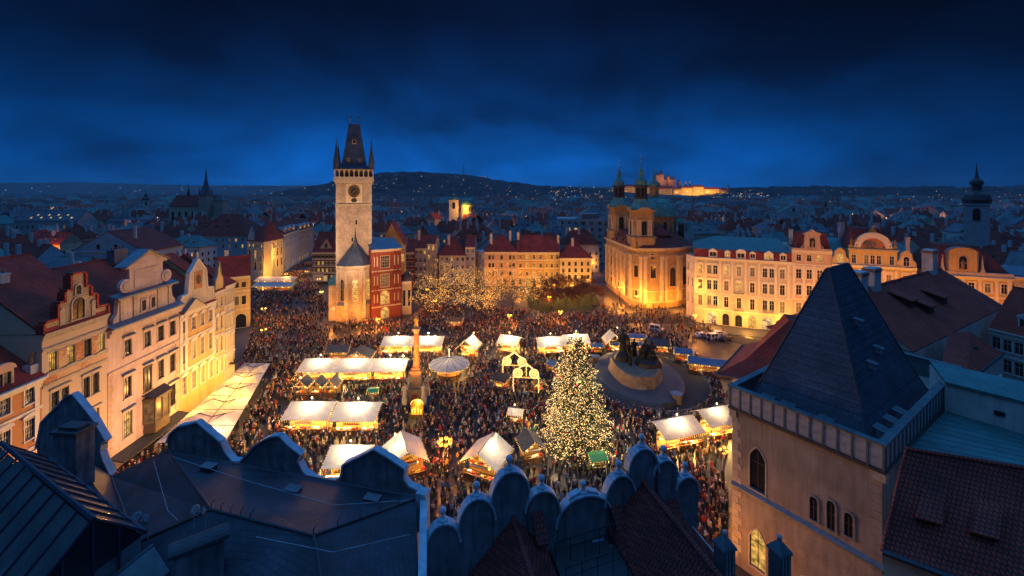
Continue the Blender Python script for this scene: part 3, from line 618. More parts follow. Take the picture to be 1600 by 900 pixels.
# yellow house closing the row beyond the side street
r, L, a = house('town_house', 'bright yellow corner house with a dark arched passage at street level', (-95.1, 137), (-86.7, 142), 9, 17, 'plaster_yellow',
    [(13.2, 1.8, 1.2, [2.2, 6.0, 8.0], 's2', 'frame_dark'), (7.6, 2.8, 1.2, [2.2, 6.0, 8.0], 'h2', 'frame_dark', .15), (0, 4.6, 3.0, [7.2], 'a0', 'trim_stone', .0)], ('gable', 6, 'roof_brown'), strings=(12, 6.0), chim=((3, 5, 21, 25),))

# ------------------------------------------------------------------ behind the left row
r, L, a = house('town_house', 'broad bluish gabled house with two small attic windows behind the left row', (-189, 184), (-158, 184), 22, 18.5, 'plaster_blue', [(13, 2, 1.2, 6, ''), (20.3-1.9-.2, .01, .01, 1, '0')][:1], ('front', 8.6, 'roof_brown'), corn=.3, chim=((8, 6, 22, 29), (22, 6, 22, 29)))
for u in (11.5, 19): blind_window(r, u, 0.0, 19.6, 1.5, 1.9, False, 'plaster_blue', 'frame_dark', 0)
r, L, a = house('long_building', 'long dark roofed building with a dotted row of lit skylights', (PX(22, 330), 330), (PX(121, 330), 330), 16, 20.4, 'plaster_grey', [(8.4, 2, 1.2, 12, 's'), (14, 3, 1.6, 12, 's')], ('gable', 7.4, 'roof_slate'), corn=.3, lit=.2)
for k in range(9):
    u = 10+k*3.9+R.uniform(-.6, .6); zz = 22.2+(k % 2)*2; v = (zz-20.4)/7.4*8
    b = MB(); b.sheet([(u, v-.5, zz+.1), (u+1.2, v-.5, zz+.1), (u+1.2, v+.4, zz+.95), (u, v+.4, zz+.95)], .1); b.build('skylight', [M['glass_pale']], r)
r, L, a = house('town_house', 'large dark red hipped roof house below the steepled church', (PX(292, 262), 262), (PX(384, 262), 262), 26, 16.5, 'plaster_blue', [(9, 2.2, 1.2, 9, 's'), (12.8, 2, 1.2, 9, 's')], ('hip', 12.5, 'roof_brown'), corn=.3)
for u in (8, 15, 22): lucarne(r, u, 5, 21.5, 1.4, 1, 2, 'roof_brown')
for u in (12, 19): lucarne(r, u, 8, 24.4, 1.2, .9, 2, 'roof_brown')
# gothic church with the needle spire
Y = 430; x0 = PX(264, Y); x1 = PX(330, Y); Lc = x1-x0
ch = thing('church', 'gothic church with a steep roof and one tall black needle spire', 'church', (x0, Y, 0))
b = MB(); b.box(0, Lc, 0, 20, 0, 27); b.build('nave', [M['plaster_cream']], ch)
b = roof_mesh(Lc, 20, 27, 'gable', 11); b.build('roof', [M['roof_brown'], M['plaster_cream']], ch)
for k in range(6): blind_window(ch, 4+k*6.6, -.01, 13, 2.2, 8, True, 'trim_stone', 'frame_dark', 0)
b = MB(); b.box(34-Lc*0, 42.5, -6, 3, 0, 39); b.build('tower', [M['trim_stone']], ch)
b = MB(); b.lathe([(6.3, 39), (5.4, 40.5), (2.6, 47), (1.3, 53), (.3, 64), (.02, 68)], 8, (38.2, -1.5), rot=PI/8); b.build('spire', [M['roof_slate']], ch)
for sx in (-1, 1):
    for sy in (-1, 1):
        b = MB(); b.lathe([(.9, 39), (.5, 42), (.02, 46)], 6, (38.2+sx*3.7, -1.5+sy*3.9)); b.build('pinnacle', [M['roof_slate']], ch)
b = MB(); b.box(46, 55, -2, 7, 0, 33); b.build('tower', [M['trim_stone']], ch); b = MB(); b.lathe([(7.2, 33), (.2, 39)], 4, (50.5, 2.5), rot=PI/4); b.build('tower_roof', [M['roof_slate']], ch)
b = MB(); b.lathe([(1.3, 37.5), (1.3, 41), (.9, 42), (.4, 45), (.02, 52)], 8, (12, 10)); b.build('ridge_turret', [M['metal_dark']], ch)
# ------------------------------------------------------------------ old town hall: clock tower, chapel, red wing
Y0 = 152.
tw = thing('clock_tower', 'tall pale stone clock tower with steep slate roof and corner turrets', 'tower', (-55.3, 150.1, 0), .33); tw.scale = (.933, .933, 1)
hw = 6.3
b = MB(); b.box(-hw, hw, 0, 12.6, 0, 40.0); b.build('shaft', [M['rubble']], tw)
b = MB(); b.box(-hw+.12, hw-.12, .12, 12.5, 40.0, 48.4); b.build('upper_shaft', [M['rubble']], tw)
for z in (39.8, 47.6):
    b = MB(); b.box(-hw-.25, hw+.25, -.25, 12.85, z, z+.45); b.build('string_course', [M['trim_stone']], tw)
for s in (-1, 1):
    for k in range(44):                          # alternating corner stones up the shaft
        w = 1.35 if k % 2 else .85; z = 6+k*.94
        b = MB(); x = s*hw; b.box(min(x, x-s*w)-.04*(s < 0), max(x, x-s*w)+.04*(s > 0), -.07, .5, z, z+.86); b.build('corner_stone', [M['ashlar']], tw)
b = MB(); b.box(-2.9, 2.9, .0, .2, 40.6, 47.2); b.build('clock_panel', [M['plaster_cream']], tw)
cl = MB(); cl.M = Matrix.Translation((.0, -.02, 44.6)) @ Matrix.Rotation(PI/2, 4, 'X'); cl.lathe([(2.1, 0), (2.1, .22), (1.95, .26)], 32); ck = cl.build('clock', [M['iron']], tw)
b = MB(); b.M = Matrix.Translation((.0, -.3, 44.6)) @ Matrix.Rotation(PI/2, 4, 'X')
for r0, r1 in ((2.0, 2.12), (1.28, 1.34)):
    for k in range(32):
        a, c = 2*PI*k/32, 2*PI*(k+1)/32; b.slab([(r0*math.cos(a), r0*math.sin(a)), (r1*math.cos(a), r1*math.sin(a)), (r1*math.cos(c), r1*math.sin(c)), (r0*math.cos(c), r0*math.sin(c))], 0, .05)
b.build('dial_ring', [M['gilt']], ck)
for k in range(12):
    b = MB(); a = 2*PI*k/12; b.M = Matrix.Translation((0, -.3, 44.6)) @ Matrix.Rotation(PI/2, 4, 'X') @ Matrix.Rotation(a, 4, 'Z')
    n = (4, 1, 2, 3, 2, 1, 2, 3, 4, 2, 1, 2)[k]
    for i in range(n): b.box(-.09*(n-1)+i*.18-.05, -.09*(n-1)+i*.18+.05, 1.45, 1.88, 0, .05)
    b.build('numeral', [M['gilt']], ck)
for a, l, w in ((2.45, 1.75, .09), (-1.0, 1.2, .13)):
    b = MB(); b.M = Matrix.Translation((0, -.36, 44.6)) @ Matrix.Rotation(PI/2, 4, 'X') @ Matrix.Rotation(a, 4, 'Z'); b.slab([(-w, -.3), (w, -.3), (w*.3, l), (-w*.3, l)], 0, .05); b.build('clock_hand', [M['gilt']], ck)
b = MB(); b.M = Matrix.Translation((0, -.02, 41.5)) @ Matrix.Rotation(PI/2, 4, 'X'); b.lathe([(.95, 0), (.95, .18), (.85, .2)], 24, sx=1.1, sy=.75); b.build('small_dial', [M['iron']], tw)
for z in (12, 20, 27, 33):
    blind_window(tw, -.6 if z < 30 else .8, 0., z, .7, 1.3, True, 'ashlar', 'frame_dark', 0)
b = MB(); b.box(-hw-.85, hw+.85, -.85, 13.45, 48.2, 48.9); b.box(-hw-.5, hw+.5, -.5, 13.1, 47.7, 48.2); b.build('gallery_floor', [M['trim_stone']], tw)
for k in range(9):                               # corbels
    x = -hw+k*2*hw/8; b = MB(); b.box(x-.22, x+.22, -.7, .1, 47.2, 48.2); b.build('corbel', [M['trim_stone']], tw)
b = MB(); b.box(-hw, hw, .8, 12, 48.9, 52.2); b.build('gallery_core', [M['wood_dark']], tw)
b = MB(); b.box(-hw-.7, hw+.7, -.7, -.4, 48.9, 49.75); b.box(-hw-.7, -hw-.4, -.4, 13.2, 48.9, 49.75); b.box(hw+.4, hw+.7, -.4, 13.2, 48.9, 49.75); b.build('parapet', [M['trim_stone']], tw)
for k in range(9):
    x = -hw-.5+k*(2*hw+1)/8; b = MB(); b.box(x-.17, x+.17, -.68, -.36, 49.75, 51.5); b.box(x-.3, x+.3, -.7, -.34, 51.3, 51.7); b.build('gallery_post', [M['trim_stone']], tw)
for k in range(8):
    x0 = -hw-.5+k*(2*hw+1)/8; w = (2*hw+1)/8; pts = [(x0+.17, 51.3)]+[(x0+w/2-(w/2-.17)*math.cos(PI*i/8), 51.3+.75*math.sin(PI*i/8)) for i in range(9)]+[(x0+w-.17, 51.3), (x0+w, 51.3), (x0+w, 52.3), (x0, 52.3), (x0, 51.3)]
    b = MB(); b.prism(pts, -.66, -.38); b.build('gallery_arch', [M['trim_stone']], tw)
b = MB(); b.box(-hw-.95, hw+.95, -.95, 13.5, 52.3, 52.65); b.build('eaves', [M['metal_dark']], tw)
b = MB(); b.add([(-4.7,1.4,52.6),(4.7,1.4,52.6),(4.7,11.2,52.6),(-4.7,11.2,52.6),(-2.0,5,68.6),(2.0,5,68.6),(2.0,7.6,68.6),(-2.0,7.6,68.6)], [(0,1,5,4),(1,2,6,5),(2,3,7,6),(3,0,4,7),(4,5,6,7)])
b.box(-2.2, 2.2, 4.9, 7.7, 68.5, 68.8); b.add([(-hw,0,52.6),(hw,0,52.6),(hw,12.6,52.6),(-hw,12.6,52.6),(-4.4,1.9,54.0),(4.4,1.9,54.0),(4.4,10.7,54.0),(-4.4,10.7,54.0)], [(0,1,5,4),(1,2,6,5),(2,3,7,6),(3,0,4,7)]); tr = b.build('roof', [M['roof_blue']], tw)
for x in (-1.6, 1.6):
    b = MB(); b.tube((x, 6.3, 68.4), (x, 6.3, 72.0), .07); b.ball((x, 6.3, 70.4), .34, 8, 6); b.add([(x,6.28,71.2),(x+.9,6.28,71.5),(x,6.28,71.8),(x,6.32,71.2),(x+.9,6.32,71.5),(x,6.32,71.8)], [(0,1,2),(3,5,4),(0,3,4,1),(1,4,5,2)]); b.build('finial', [M['gilt']], tr)
for sx in (-1, 1):
    for y in (.2, 12.4):
        b = MB(); b.lathe([(1.05, 52.5), (1.05, 54.2), (1.3, 54.3), (.62, 57.8), (.05, 62.6)], 8, (sx*(hw-.1), y), rot=PI/8); b.tube((sx*(hw-.1), y, 62), (sx*(hw-.1), y, 64), .05); b.ball((sx*(hw-.1), y, 62.9), .2, 6, 4); b.build('turret', [M['roof_blue']], tw)
for x, z, s in ((-2.1, 55.2, .9), (2.1, 55.2, .9), (0, 61.5, 1.3)):
    v = 1.4+(z-52.6)/16*3.6; b = MB(); b.box(-.55*s, .55*s, -.25, 1.2, 0, 1.2*s); b.prism([(-.8*s, 1.2*s), (.8*s, 1.2*s), (0, 2.1*s)], -.4, 1.4, 1); o = b.build('roof_dormer', [M['trim_stone'], M['roof_slate']], tr, (x, v, z))
    b = MB(); b.box(-.32*s, .32*s, -.28, -.255, .2*s, 1.05*s); b.build('pane', [M['glass_dark']], o)

# chapel below the tower
cp = thing('chapel', 'gothic stone chapel with blue slate tent roof at the foot of the clock tower', 'chapel', (-54.9, 150.3, 0), .33); cp.scale = (.90, .9, 1)
oct_ = [(-6.2, 0), (-6.2, -1.2), (-3.0, -4.6), (3.0, -4.6), (6.2, -1.2), (6.2, 0)]
b = MB(); b.slab(oct_, 0, 19.0); b.build('wall', [M['sandstone']], cp)
def oct_off(o): return [(x*(1+o/6.2), y-o*(1 if y < 0 else 0)) for x, y in oct_]
for z, o, hh in ((5.6, .3, .45), (18.6, .45, .6), (17.3, .25, .3)):
    b = MB(); b.slab(oct_off(o), z, z+hh); b.build('string_course', [M['ashlar']], cp)
rf = MB(); ap = (0, -.4, 27.5); o2 = oct_off(.6)
for i in range(5): rf.poly([(*o2[i], 19.2), (*o2[i+1], 19.2), ap])
rf.poly([(*o2[5], 19.2), (*o2[0], 19.2), ap]); rf.build('roof', [M['roof_blue']], cp)
b = MB(); b.lathe([(.9, 24.0), (.75, 26.0), (.3, 29.2), (.04, 31.5)], 8, (0, -1.0)); b.build('spirelet', [M['roof_blue']], cp)
for i in range(5):
    p, q = V(*o2[i], 0)*.945, V(*o2[i+1], 0)*.945
    p, q = V(*oct_[i], 0), V(*oct_[i+1], 0); mid = (p+q)/2; ang = math.atan2((q-p).y, (q-p).x)
    if (q-p).length < 2: continue
    w = (q-p).length
    g = blind_window(cp, mid.x, mid.y, 7.2, min(2.0, w*.4), 6.4, True, 'ashlar', 'trim_stone', .6); g.rotation_euler = (0, 0, ang)
    nrm = V(math.sin(ang), -math.cos(ang), 0)
    for k in range(6):                           # blind tracery panels under the eaves
        c = p+(q-p)*((k+.5)/6); b = MB(); b.box(-.13, .13, -.16, .0, 14.6, 17.2); b.prism([(-.3, 17.0), (.3, 17.0), (0, 17.7)], -.18, 0); o = b.build('tracery', [M['ashlar']], cp, (c.x, c.y, 0)); o.rotation_euler = (0, 0, ang)
    for z in (13.4, 6.2):
        for k in (-1, 1):
            c = mid+(q-p).normalized()*k*w*.36+nrm*.25; b = MB(); b.box(-.2, .2, -.2, .2, 0, .3); b.lathe([(.18, .3), (.2, 1.0), (.1, 1.35), (.14, 1.5), (.02, 1.7)], 7); b.prism([(-.25, 2.2), (.25, 2.2), (0, 3.0)], -.2, .2); o = b.build('carved_figure', [M['ashlar']], cp, (c.x, c.y, z)); o.rotation_euler = (0, 0, ang)
for p in oct_[1:5]:
    d = V(p[0], p[1], 0).normalized(); b = MB(); b.box(-.45, .45, -.45, .5, 0, 12); b.box(-.35, .35, -.3, .5, 12, 16.5); b.lathe([(.4, 16.5), (.03, 19.2)], 4, rot=PI/4); o = b.build('buttress', [M['ashlar']], cp, (p[0]+d.x*.3, p[1]+d.y*.3, 0)); o.rotation_euler = (0, 0, math.atan2(d.y, d.x)+PI/2)
for q in ([(-6.6, -2.4, 5.9), (-3.1, -5.6, 5.9), (-3.1, -4.6, 6.9), (-6.2, -1.2, 6.9)], [(3.1, -5.6, 5.9), (6.6, -2.4, 5.9), (6.2, -1.2, 6.9), (3.1, -4.6, 6.9)]):
    b = MB(); b.sheet(q, .1); b.build('lean_roof', [M['metal_blue']], cp)
b = MB(); b.box(-9.6, -6.25, .2, 6, 0, 12.5); b.sheet([(-9.9, 0, 12.3), (-6.25, 0, 12.3), (-6.25, 6, 16.2), (-9.9, 6, 13.5)], .2, 1); an = b.build('annex', [M['ashlar'], M['copper_green']], cp)
b = MB(); b.M = Matrix.Translation((-7.9, .15, 4.2)) @ Matrix.Rotation(PI/2, 4, 'X'); b.lathe([(.75, 0), (.75, .15)], 20); b.build('round_dial', [M['trim_white']], an)

# red neo-gothic wing
A = (PX(580.5, 148), 148); B = (PX(627, 153.5), 153.5)
r, L, a = house('town_hall_wing', 'dark red building with tall stone framed windows beside the clock tower', A, B, 14, 24.5, 'trim_red',
    [(18.0, 4.0, 3.0, [4.6], 'm', 'trim_stone', .5), (11.2, 4.4, 3.0, [4.6], 'm', 'trim_stone', 1.), (5.2, 4.6, 3.0, [4.6], 'am', 'trim_stone', 1.), (.2, 3.9, 2.6, [4.6], 'a', 'trim_stone', 1.)],
    None, trim='trim_stone', strings=(4.4, 10.2, 16.8), corn=.9, lit=.5)
b = MB(); b.sheet([(-.3, -.6, 24.4), (L+.4, -.6, 24.4), (L+.4, 10, 27.0), (-.3, 10, 28.0)], .25); b.build('roof', [M['metal_blue']], r)
for x in (.9, 1.9, 7.9, 9.2):
    for z0, z1 in ((5, 9.8), (11, 16.3), (17.6, 23)):
        b = MB(); b.box(x-.28, x+.28, -.35, .01, z0, z1); b.lathe([(.4, z1), (.03, z1+1.0)], 4, (x, -.17), rot=PI/4); b.box(x-.2, x+.2, -.38, -.34, z0+1, z1-1, 1); b.build('pilaster', [M['trim_red'], M['trim_stone']], r)
r, L, a = house('town_house', 'ochre house with a red roof rising behind the red wing', (PX(592, 166), 166), (PX(632, 168), 168), 18, 23.5, 'plaster_ochre', [(17, 3, 1.6, [8.8], 'a', 'frame_dark', 1.), (9, 3, 1.6, [8.8], 'a', 'frame_dark', .0)], ('front', 8.5, 'roof_red2'), corn=.4)
r, L, a = house('town_house', 'narrow tan house corner standing right of the red wing', (PX(627.8, 155), 155), (PX(643, 156), 156), 8, 12.0, 'plaster_sand', [(3, 6, .9, 2, 'a', 'frame_dark', .1)], None, corn=.3)
b = MB(); b.lathe([(1.9, 12), (1.75, 13.0), (.9, 14.6), (.03, 15.6)], 8, (1.75, 1.6)); b.build('roof', [M['metal_dark']], r)

# houses right of the clock tower and along the back of the square
def back(label, x0, x1, by, ey, rise, wall, floors, roofm, D=13, kind='gable', **kw):
    Y = gy(by); return house('town_house', label, (PX(x0, Y), Y), (PX(x1, Y), Y), D, ZF(ey, Y), wall, floors, (kind, rise, roofm), **kw)
def rows(n, h, cols, st='s', z0=5.2, zt=1.0, wh=1.9, w=1.1, lit=.15, fr='frame_white'):
    sp = (h-zt-z0)/max(1, n-1) if n > 1 else 0
    return [(z0+(k*(h-zt-wh-z0)/max(1, n-1)), wh, w, cols, st, fr, lit) for k in range(n)]
back('dark red plastered slim house with a green cornice near the clock tower', 633, 647, 452, 394, 5, 'trim_red', rows(4, 17.0, 3, 's', 3.5, lit=.1), 'roof_brown')
back('pale lilac house with four windows beside a slim house', 647, 667, 450, 388, 5.5, 'plaster_grey', rows(4, 18.5, 3, 's', 4), 'roof_brown', chim=((1.4, 4, 20, 26),))
back('tall narrow tan house with glowing windows behind the lit trees', 667, 680, 449, 381, 3, 'plaster_sand', rows(4, 20.0, 2, 's', 5, lit=.9), 'roof_brown')
back('white house with a brown hipped roof behind the lit trees', 686, 727, 445, 399, 8, 'plaster_white', rows(3, 14.2, 5, 's', 3.2), 'roof_brown', 14, 'hip', chim=((4, 4, 18, 23),))
back('grey narrow house under a dark gable left of the peach terrace', 727, 742, 445, 386, 5, 'plaster_blue', rows(4, 18, 2, 's', 4), 'roof_brown')
r, L, a = back('long peach corner house with paired windows and a low brown roof', 757, 808, 447, 393.5, 7, 'plaster_peach', [(4.8, 2.1, 1.15, [2.4, 4.0, 8.0, 12, 13.6], 's', 'frame_dark'), (8.6, 2.1, 1.15, [2.4, 4.0, 8.0, 12, 13.6], 'h', 'frame_dark'), (12.4, 2.0, 1.15, [2.4, 4.0, 8.0, 12, 13.6], 's', 'frame_dark'), (.4, 3.2, 1.6, 4, 'a', 'frame_dark', .9)], 'roof_brown', 13, 'hip', strings=(7.6, 11.6), chim=((3, 3, 19, 24), (12, 6, 20, 25)))
mb = MB(); facade(r, mb, (-5.0, 9.5), math.atan2(-9.5, 5.0), math.hypot(5, 9.5), 0, 15.6, [(4.8, 2.1, 1.0, 3, 's'), (8.6, 2.1, 1.0, 3, 's'), (12.2, 2, 1.0, 3, 's')], 'plaster_white', 'trim_white', 'frame_white', .1)
mb.add([(-5,9.5,15.6),(0,0,15.6),(8,9.5,15.6)], [(0,1,2)]); mb.build('side_wall', [M['plaster_white']], r)
back('ochre terrace house with four columns of pale framed windows', 808, 850, 447, 394, 7, 'plaster_ochre', rows(3, 15.5, 4, 'h', 4.6, w=1.25)+[(.4, 3.0, 1.5, 4, 'a', 'frame_dark', .9)], 'roof_brown', strings=(4, 8.2, 12), chim=((.6, 5, 19, 24.5),))
back('slim yellow terrace house with three columns of white windows', 850, 874.5, 447, 394, 6.5, 'plaster_yellow', rows(3, 15.5, 3, 's', 4.6, w=1.0)+[(.4, 3.0, 1.4, 2, 'a', 'frame_dark', .9)], 'roof_brown', strings=(4, 8.2, 12), chim=((7, 4, 18, 23),))
back('cream end house of the terrace with a dark hipped roof', 875, 924, 449, 403, 6.5, 'plaster_cream', rows(3, 12.8, 5, 's', 3.9, w=1.1, lit=.05, fr='frame_dark')+[(.3, 2.8, 1.5, 5, 'a', 'frame_dark', .9)], 'roof_brown', 13, 'hip', strings=(3.4,), chim=((6.5, 5, 16, 22),))
# pale modern block
Yb = 262; r, L, a = house('office_block', 'pale flat roofed modern block behind the terrace', (PX(905, Yb), Yb), (PX(944, Yb), Yb), 24, ZF(343, Yb), 'plaster_pink', [(3+k*4.0, 2.2, 2.4, 3, '2', 'frame_white', .08) for k in range(6)], ('flat', 0, 'metal_blue'), corn=.3)
mb = MB(); facade(r, mb, (-11.5, 7), math.atan2(-7, 11.5), math.hypot(11.5, 7), 0, ZF(343, Yb), [(3+k*4.0, 2.2, 2.0, 3, '2', 'frame_white', .25) for k in range(6)], 'plaster_grey', 'trim_white', 'frame_white', .2); mb.box(-11.5, .2, 7, 24, 0, ZF(343, Yb)); mb.build('side_wall', [M['plaster_grey']], r)
b = MB(); b.box(2, L-2, 4, 16, ZF(343, Yb)+.3, ZF(338, Yb)+1.2); b.build('roof_house', [M['metal_blue']], r)

# houses along the street left of the tower
A = G(385, 441); B = G(440, 431)
r, L, a = house('corner_house', 'cream corner house with golden lit windows at the street mouth', (PX(386, 214), 214), (PX(412, 208), 208), 4, 19.5, 'plaster_cream', [(5.5, 4, 1.6, 3, 'h', 'frame_dark', .6), (11, 4, 1.6, 3, 'h', 'frame_dark', .2), (16.6, 1.6, 1.4, 4, 's', 'frame_dark', 1.)], None, strings=(4.6, 15.8), corn=.4)
mb = MB(); LL = 18.0; sa_ = 2.05; ex_, ey_ = L+LL*math.cos(sa_), LL*math.sin(sa_); facade(r, mb, (L, 0), sa_, LL, 0, 19.5, [(1, 3, 1.6, 5, '', 'frame_dark', 1.), (5.5, 4, 1.5, 5, 'h', 'frame_dark', .7), (11, 4, 1.5, 5, 'h', 'frame_dark', .3), (16.6, 1.6, 1.3, 5, 's', 'frame_dark', 1.)], 'plaster_cream', 'trim_white', 'frame_dark', .4)
mb.slab([(L-1, 4), (L-2.6, 4.2), (ex_-.5, ey_-.2), (0, ey_), (0, 4)], 0, 19.3); mb.build('side_wall', [M['plaster_cream']], r)
b = MB(); e4 = [(-.4, -.5, 19.5), (L+.6, -.5, 19.5), (ex_+.4, ey_+.4, 19.5), (-.4, ey_+.4, 19.5)]; k1, k2 = (5.0, 6.5, 28.0), (3.4, 11, 28.0)
b.poly([e4[0], e4[1], k1]); b.poly([e4[1], e4[2], k2, k1]); b.poly([e4[2], e4[3], k2]); b.poly([e4[3], e4[0], k1, k2]); b.build('roof', [M['roof_brown']], r)
gable(r, [(1, 19.4), (1.2, 22), (3.4, 26.5), (5.6, 22), (5.8, 19.4)], -.1, .5, 'plaster_white', 'metal_blue', .25)
for k, (px, YA, YB, w, lab) in enumerate(((443, 232, 262, 'plaster_blue', 'long bluish street house with roof gables beyond the golden corner house'), (466, 262, 292, 'plaster_peach', 'peach house deep in the street with a lit shopfront'))):
    A2 = (PX(px, YA), YA); B2 = (PX(px+24, YB), YB)
    r, L, a = house('town_house', lab, A2, B2, 14, 20.5-k, w, [(1, 3, 1.8, 6, 'a', 'frame_dark', 1.), (5.6, 2.4, 1.2, 8, 'h'), (9.6, 2.4, 1.2, 8, 'h'), (13.4, 2.2, 1.2, 8, 's'), (17, 1.8, 1.2, 8, 's')], ('gable', 6, 'roof_brown'), corn=.5, lit=.12, strings=(5,))
    for u in (5, 13, 21): dormer(r, u, .3, 20.4-k, 3, 2.6, 'plaster_white', 'metal_blue', 4, 'gable')
r, L, a = back('dark timbered house with rows of small golden windows left of the clock tower', 488, 527, 443, 394, 9, 'trim_dark', [(1.2, 2.6, 2.2, 3, '', 'frame_white', 1.), (5.6, 1.5, 1.1, 6, 's', 'frame_white', .8), (9.0, 1.5, 1.1, 6, 's', 'frame_white', .6), (12.2, 1.3, 1.0, 6, 's', 'frame_dark', 0)], 'roof_brown', 15, 'gable', strings=(5, 8.3, 11.6))
gable(r, [(2.5, 16.0), (6.5, 21.5), (9.5, 16.0)], 1.0, 8, 'plaster_sand', 'roof_brown', .3)
blind_window(r, 6.2, 1.0, 17, 1.2, 1.6, True, 'plaster_sand', 'frame_dark', 0)
b = MB(); b.box(.3, 5.5, -.25, .0, 1.0, 4.4); b.build('shop_front', [M['plaster_white']], r)
# ------------------------------------------------------------------ baroque church with green capped towers
def u_at(A, B, px):
    A = V(A[0], A[1], 0); d = V(B[0], B[1], 0)-A; d.normalize(); k = (px-800)/FPX
    return (A.y*k-A.x)/(d.x-k*d.y)
def on_plane(A, B, px, py):
    u = u_at(A, B, px); A = V(A[0], A[1], 0); d = (V(B[0], B[1], 0)-A).normalized(); return (u, ZF(py, (A+d*u).y))
CH0 = (46.8, 165)
sn = thing('church', 'large cream baroque church with green copper towers and dome', 'church', (46.8, 165, 0))
pl = [(-2.8, 35), (-.6, 3.4), (3.2, -1.4), (11.0, -1.4), (18.0, 1.2), (25.2, 6.6), (28.0, 15), (28.0, 35)]
HC = 22.4
b = MB(); cen = V(10, 18, 0)
b.slab([(cen.x+(x-cen.x)*.96, cen.y+(y-cen.y)*.965) for x, y in pl], 0, HC)
for i, fl in ((0, [(4, 4.5, 1.5, [3, 8, 14, 20, 27, 31], 'a', 'frame_dark', .1), (11.5, 4.5, 1.7, [3, 8, 14, 20, 27, 31], 'ac', 'frame_dark', 0), (18, 1.8, 1.2, [8, 14, 20, 27], 'a', 'frame_dark', 0)]),
              (1, [(3, 3.5, 1.3, [3], '', 'frame_dark', 0), (11.4, 4.4, 1.8, [3], 'p', 'frame_dark', 0)]),
              (2, [(11.4, 4.6, 2.0, [3.9], 'ctp', 'frame_dark', 0), (18.6, 2.2, 1.5, [3.6], 'a', 'frame_dark', 0)]),
              (3, [(8.0, 7.2, 2.7, [4.4], 'act', 'frame_dark', .5)]),
              (4, [(8.0, 7.2, 2.7, [3.8], 'act', 'frame_dark', 0)]),
              (5, [(2.4, 4, 1.8, [5], 'a', 'frame_dark', 0), (9, 4.5, 1.8, [5], 'a', 'frame_dark', 0), (16.5, 2.6, 1.8, [5], 'a', 'frame_dark', 0)])):
    p, q = V(*pl[i], 0), V(*pl[i+1], 0); d = q-p
    facade(sn, b, pl[i], math.atan2(d.y, d.x), d.length, 0, HC, fl, 'church_wall', 'trim_stone', 'frame_dark', 0)
b.build('wall', [M['church_wall']], sn)
def ring(o): return [(cen.x+(x-cen.x)*(1+o/15), cen.y+(y-cen.y)*(1+o/20)) for x, y in pl]
for z, o, h in ((HC-.02, .9, .5), (HC-.7, .55, .68), (HC-2.6, .3, .35), (2.2, .35, .4), (6.3, .22, .35)):
    b = MB(); b.slab(ring(o), z, z+h); b.build('cornice' if z > 15 else 'plinth_course', [M['plaster_cream']], sn)
for i in range(6):
    p, q = V(*pl[i], 0), V(*pl[i+1], 0); d = q-p; n = 6 if i == 0 else 2
    for k in range(n):
        c = p+d*((k+.16+(.68 if False else 0))/n if i == 0 else (.1, .9)[k]); b = MB(); b.box(-.6, .6, -.65, .1, 2.6, HC-2.6); b.box(-.85, .85, -.85, .1, HC-3.6, HC-2.6); b.box(-.8, .8, -.8, .1, 6.6, 7.2)
        o = b.build('pilaster', [M['plaster_cream']], sn, (c.x, c.y, 0)); o.rotation_euler = (0, 0, math.atan2(d.y, d.x))
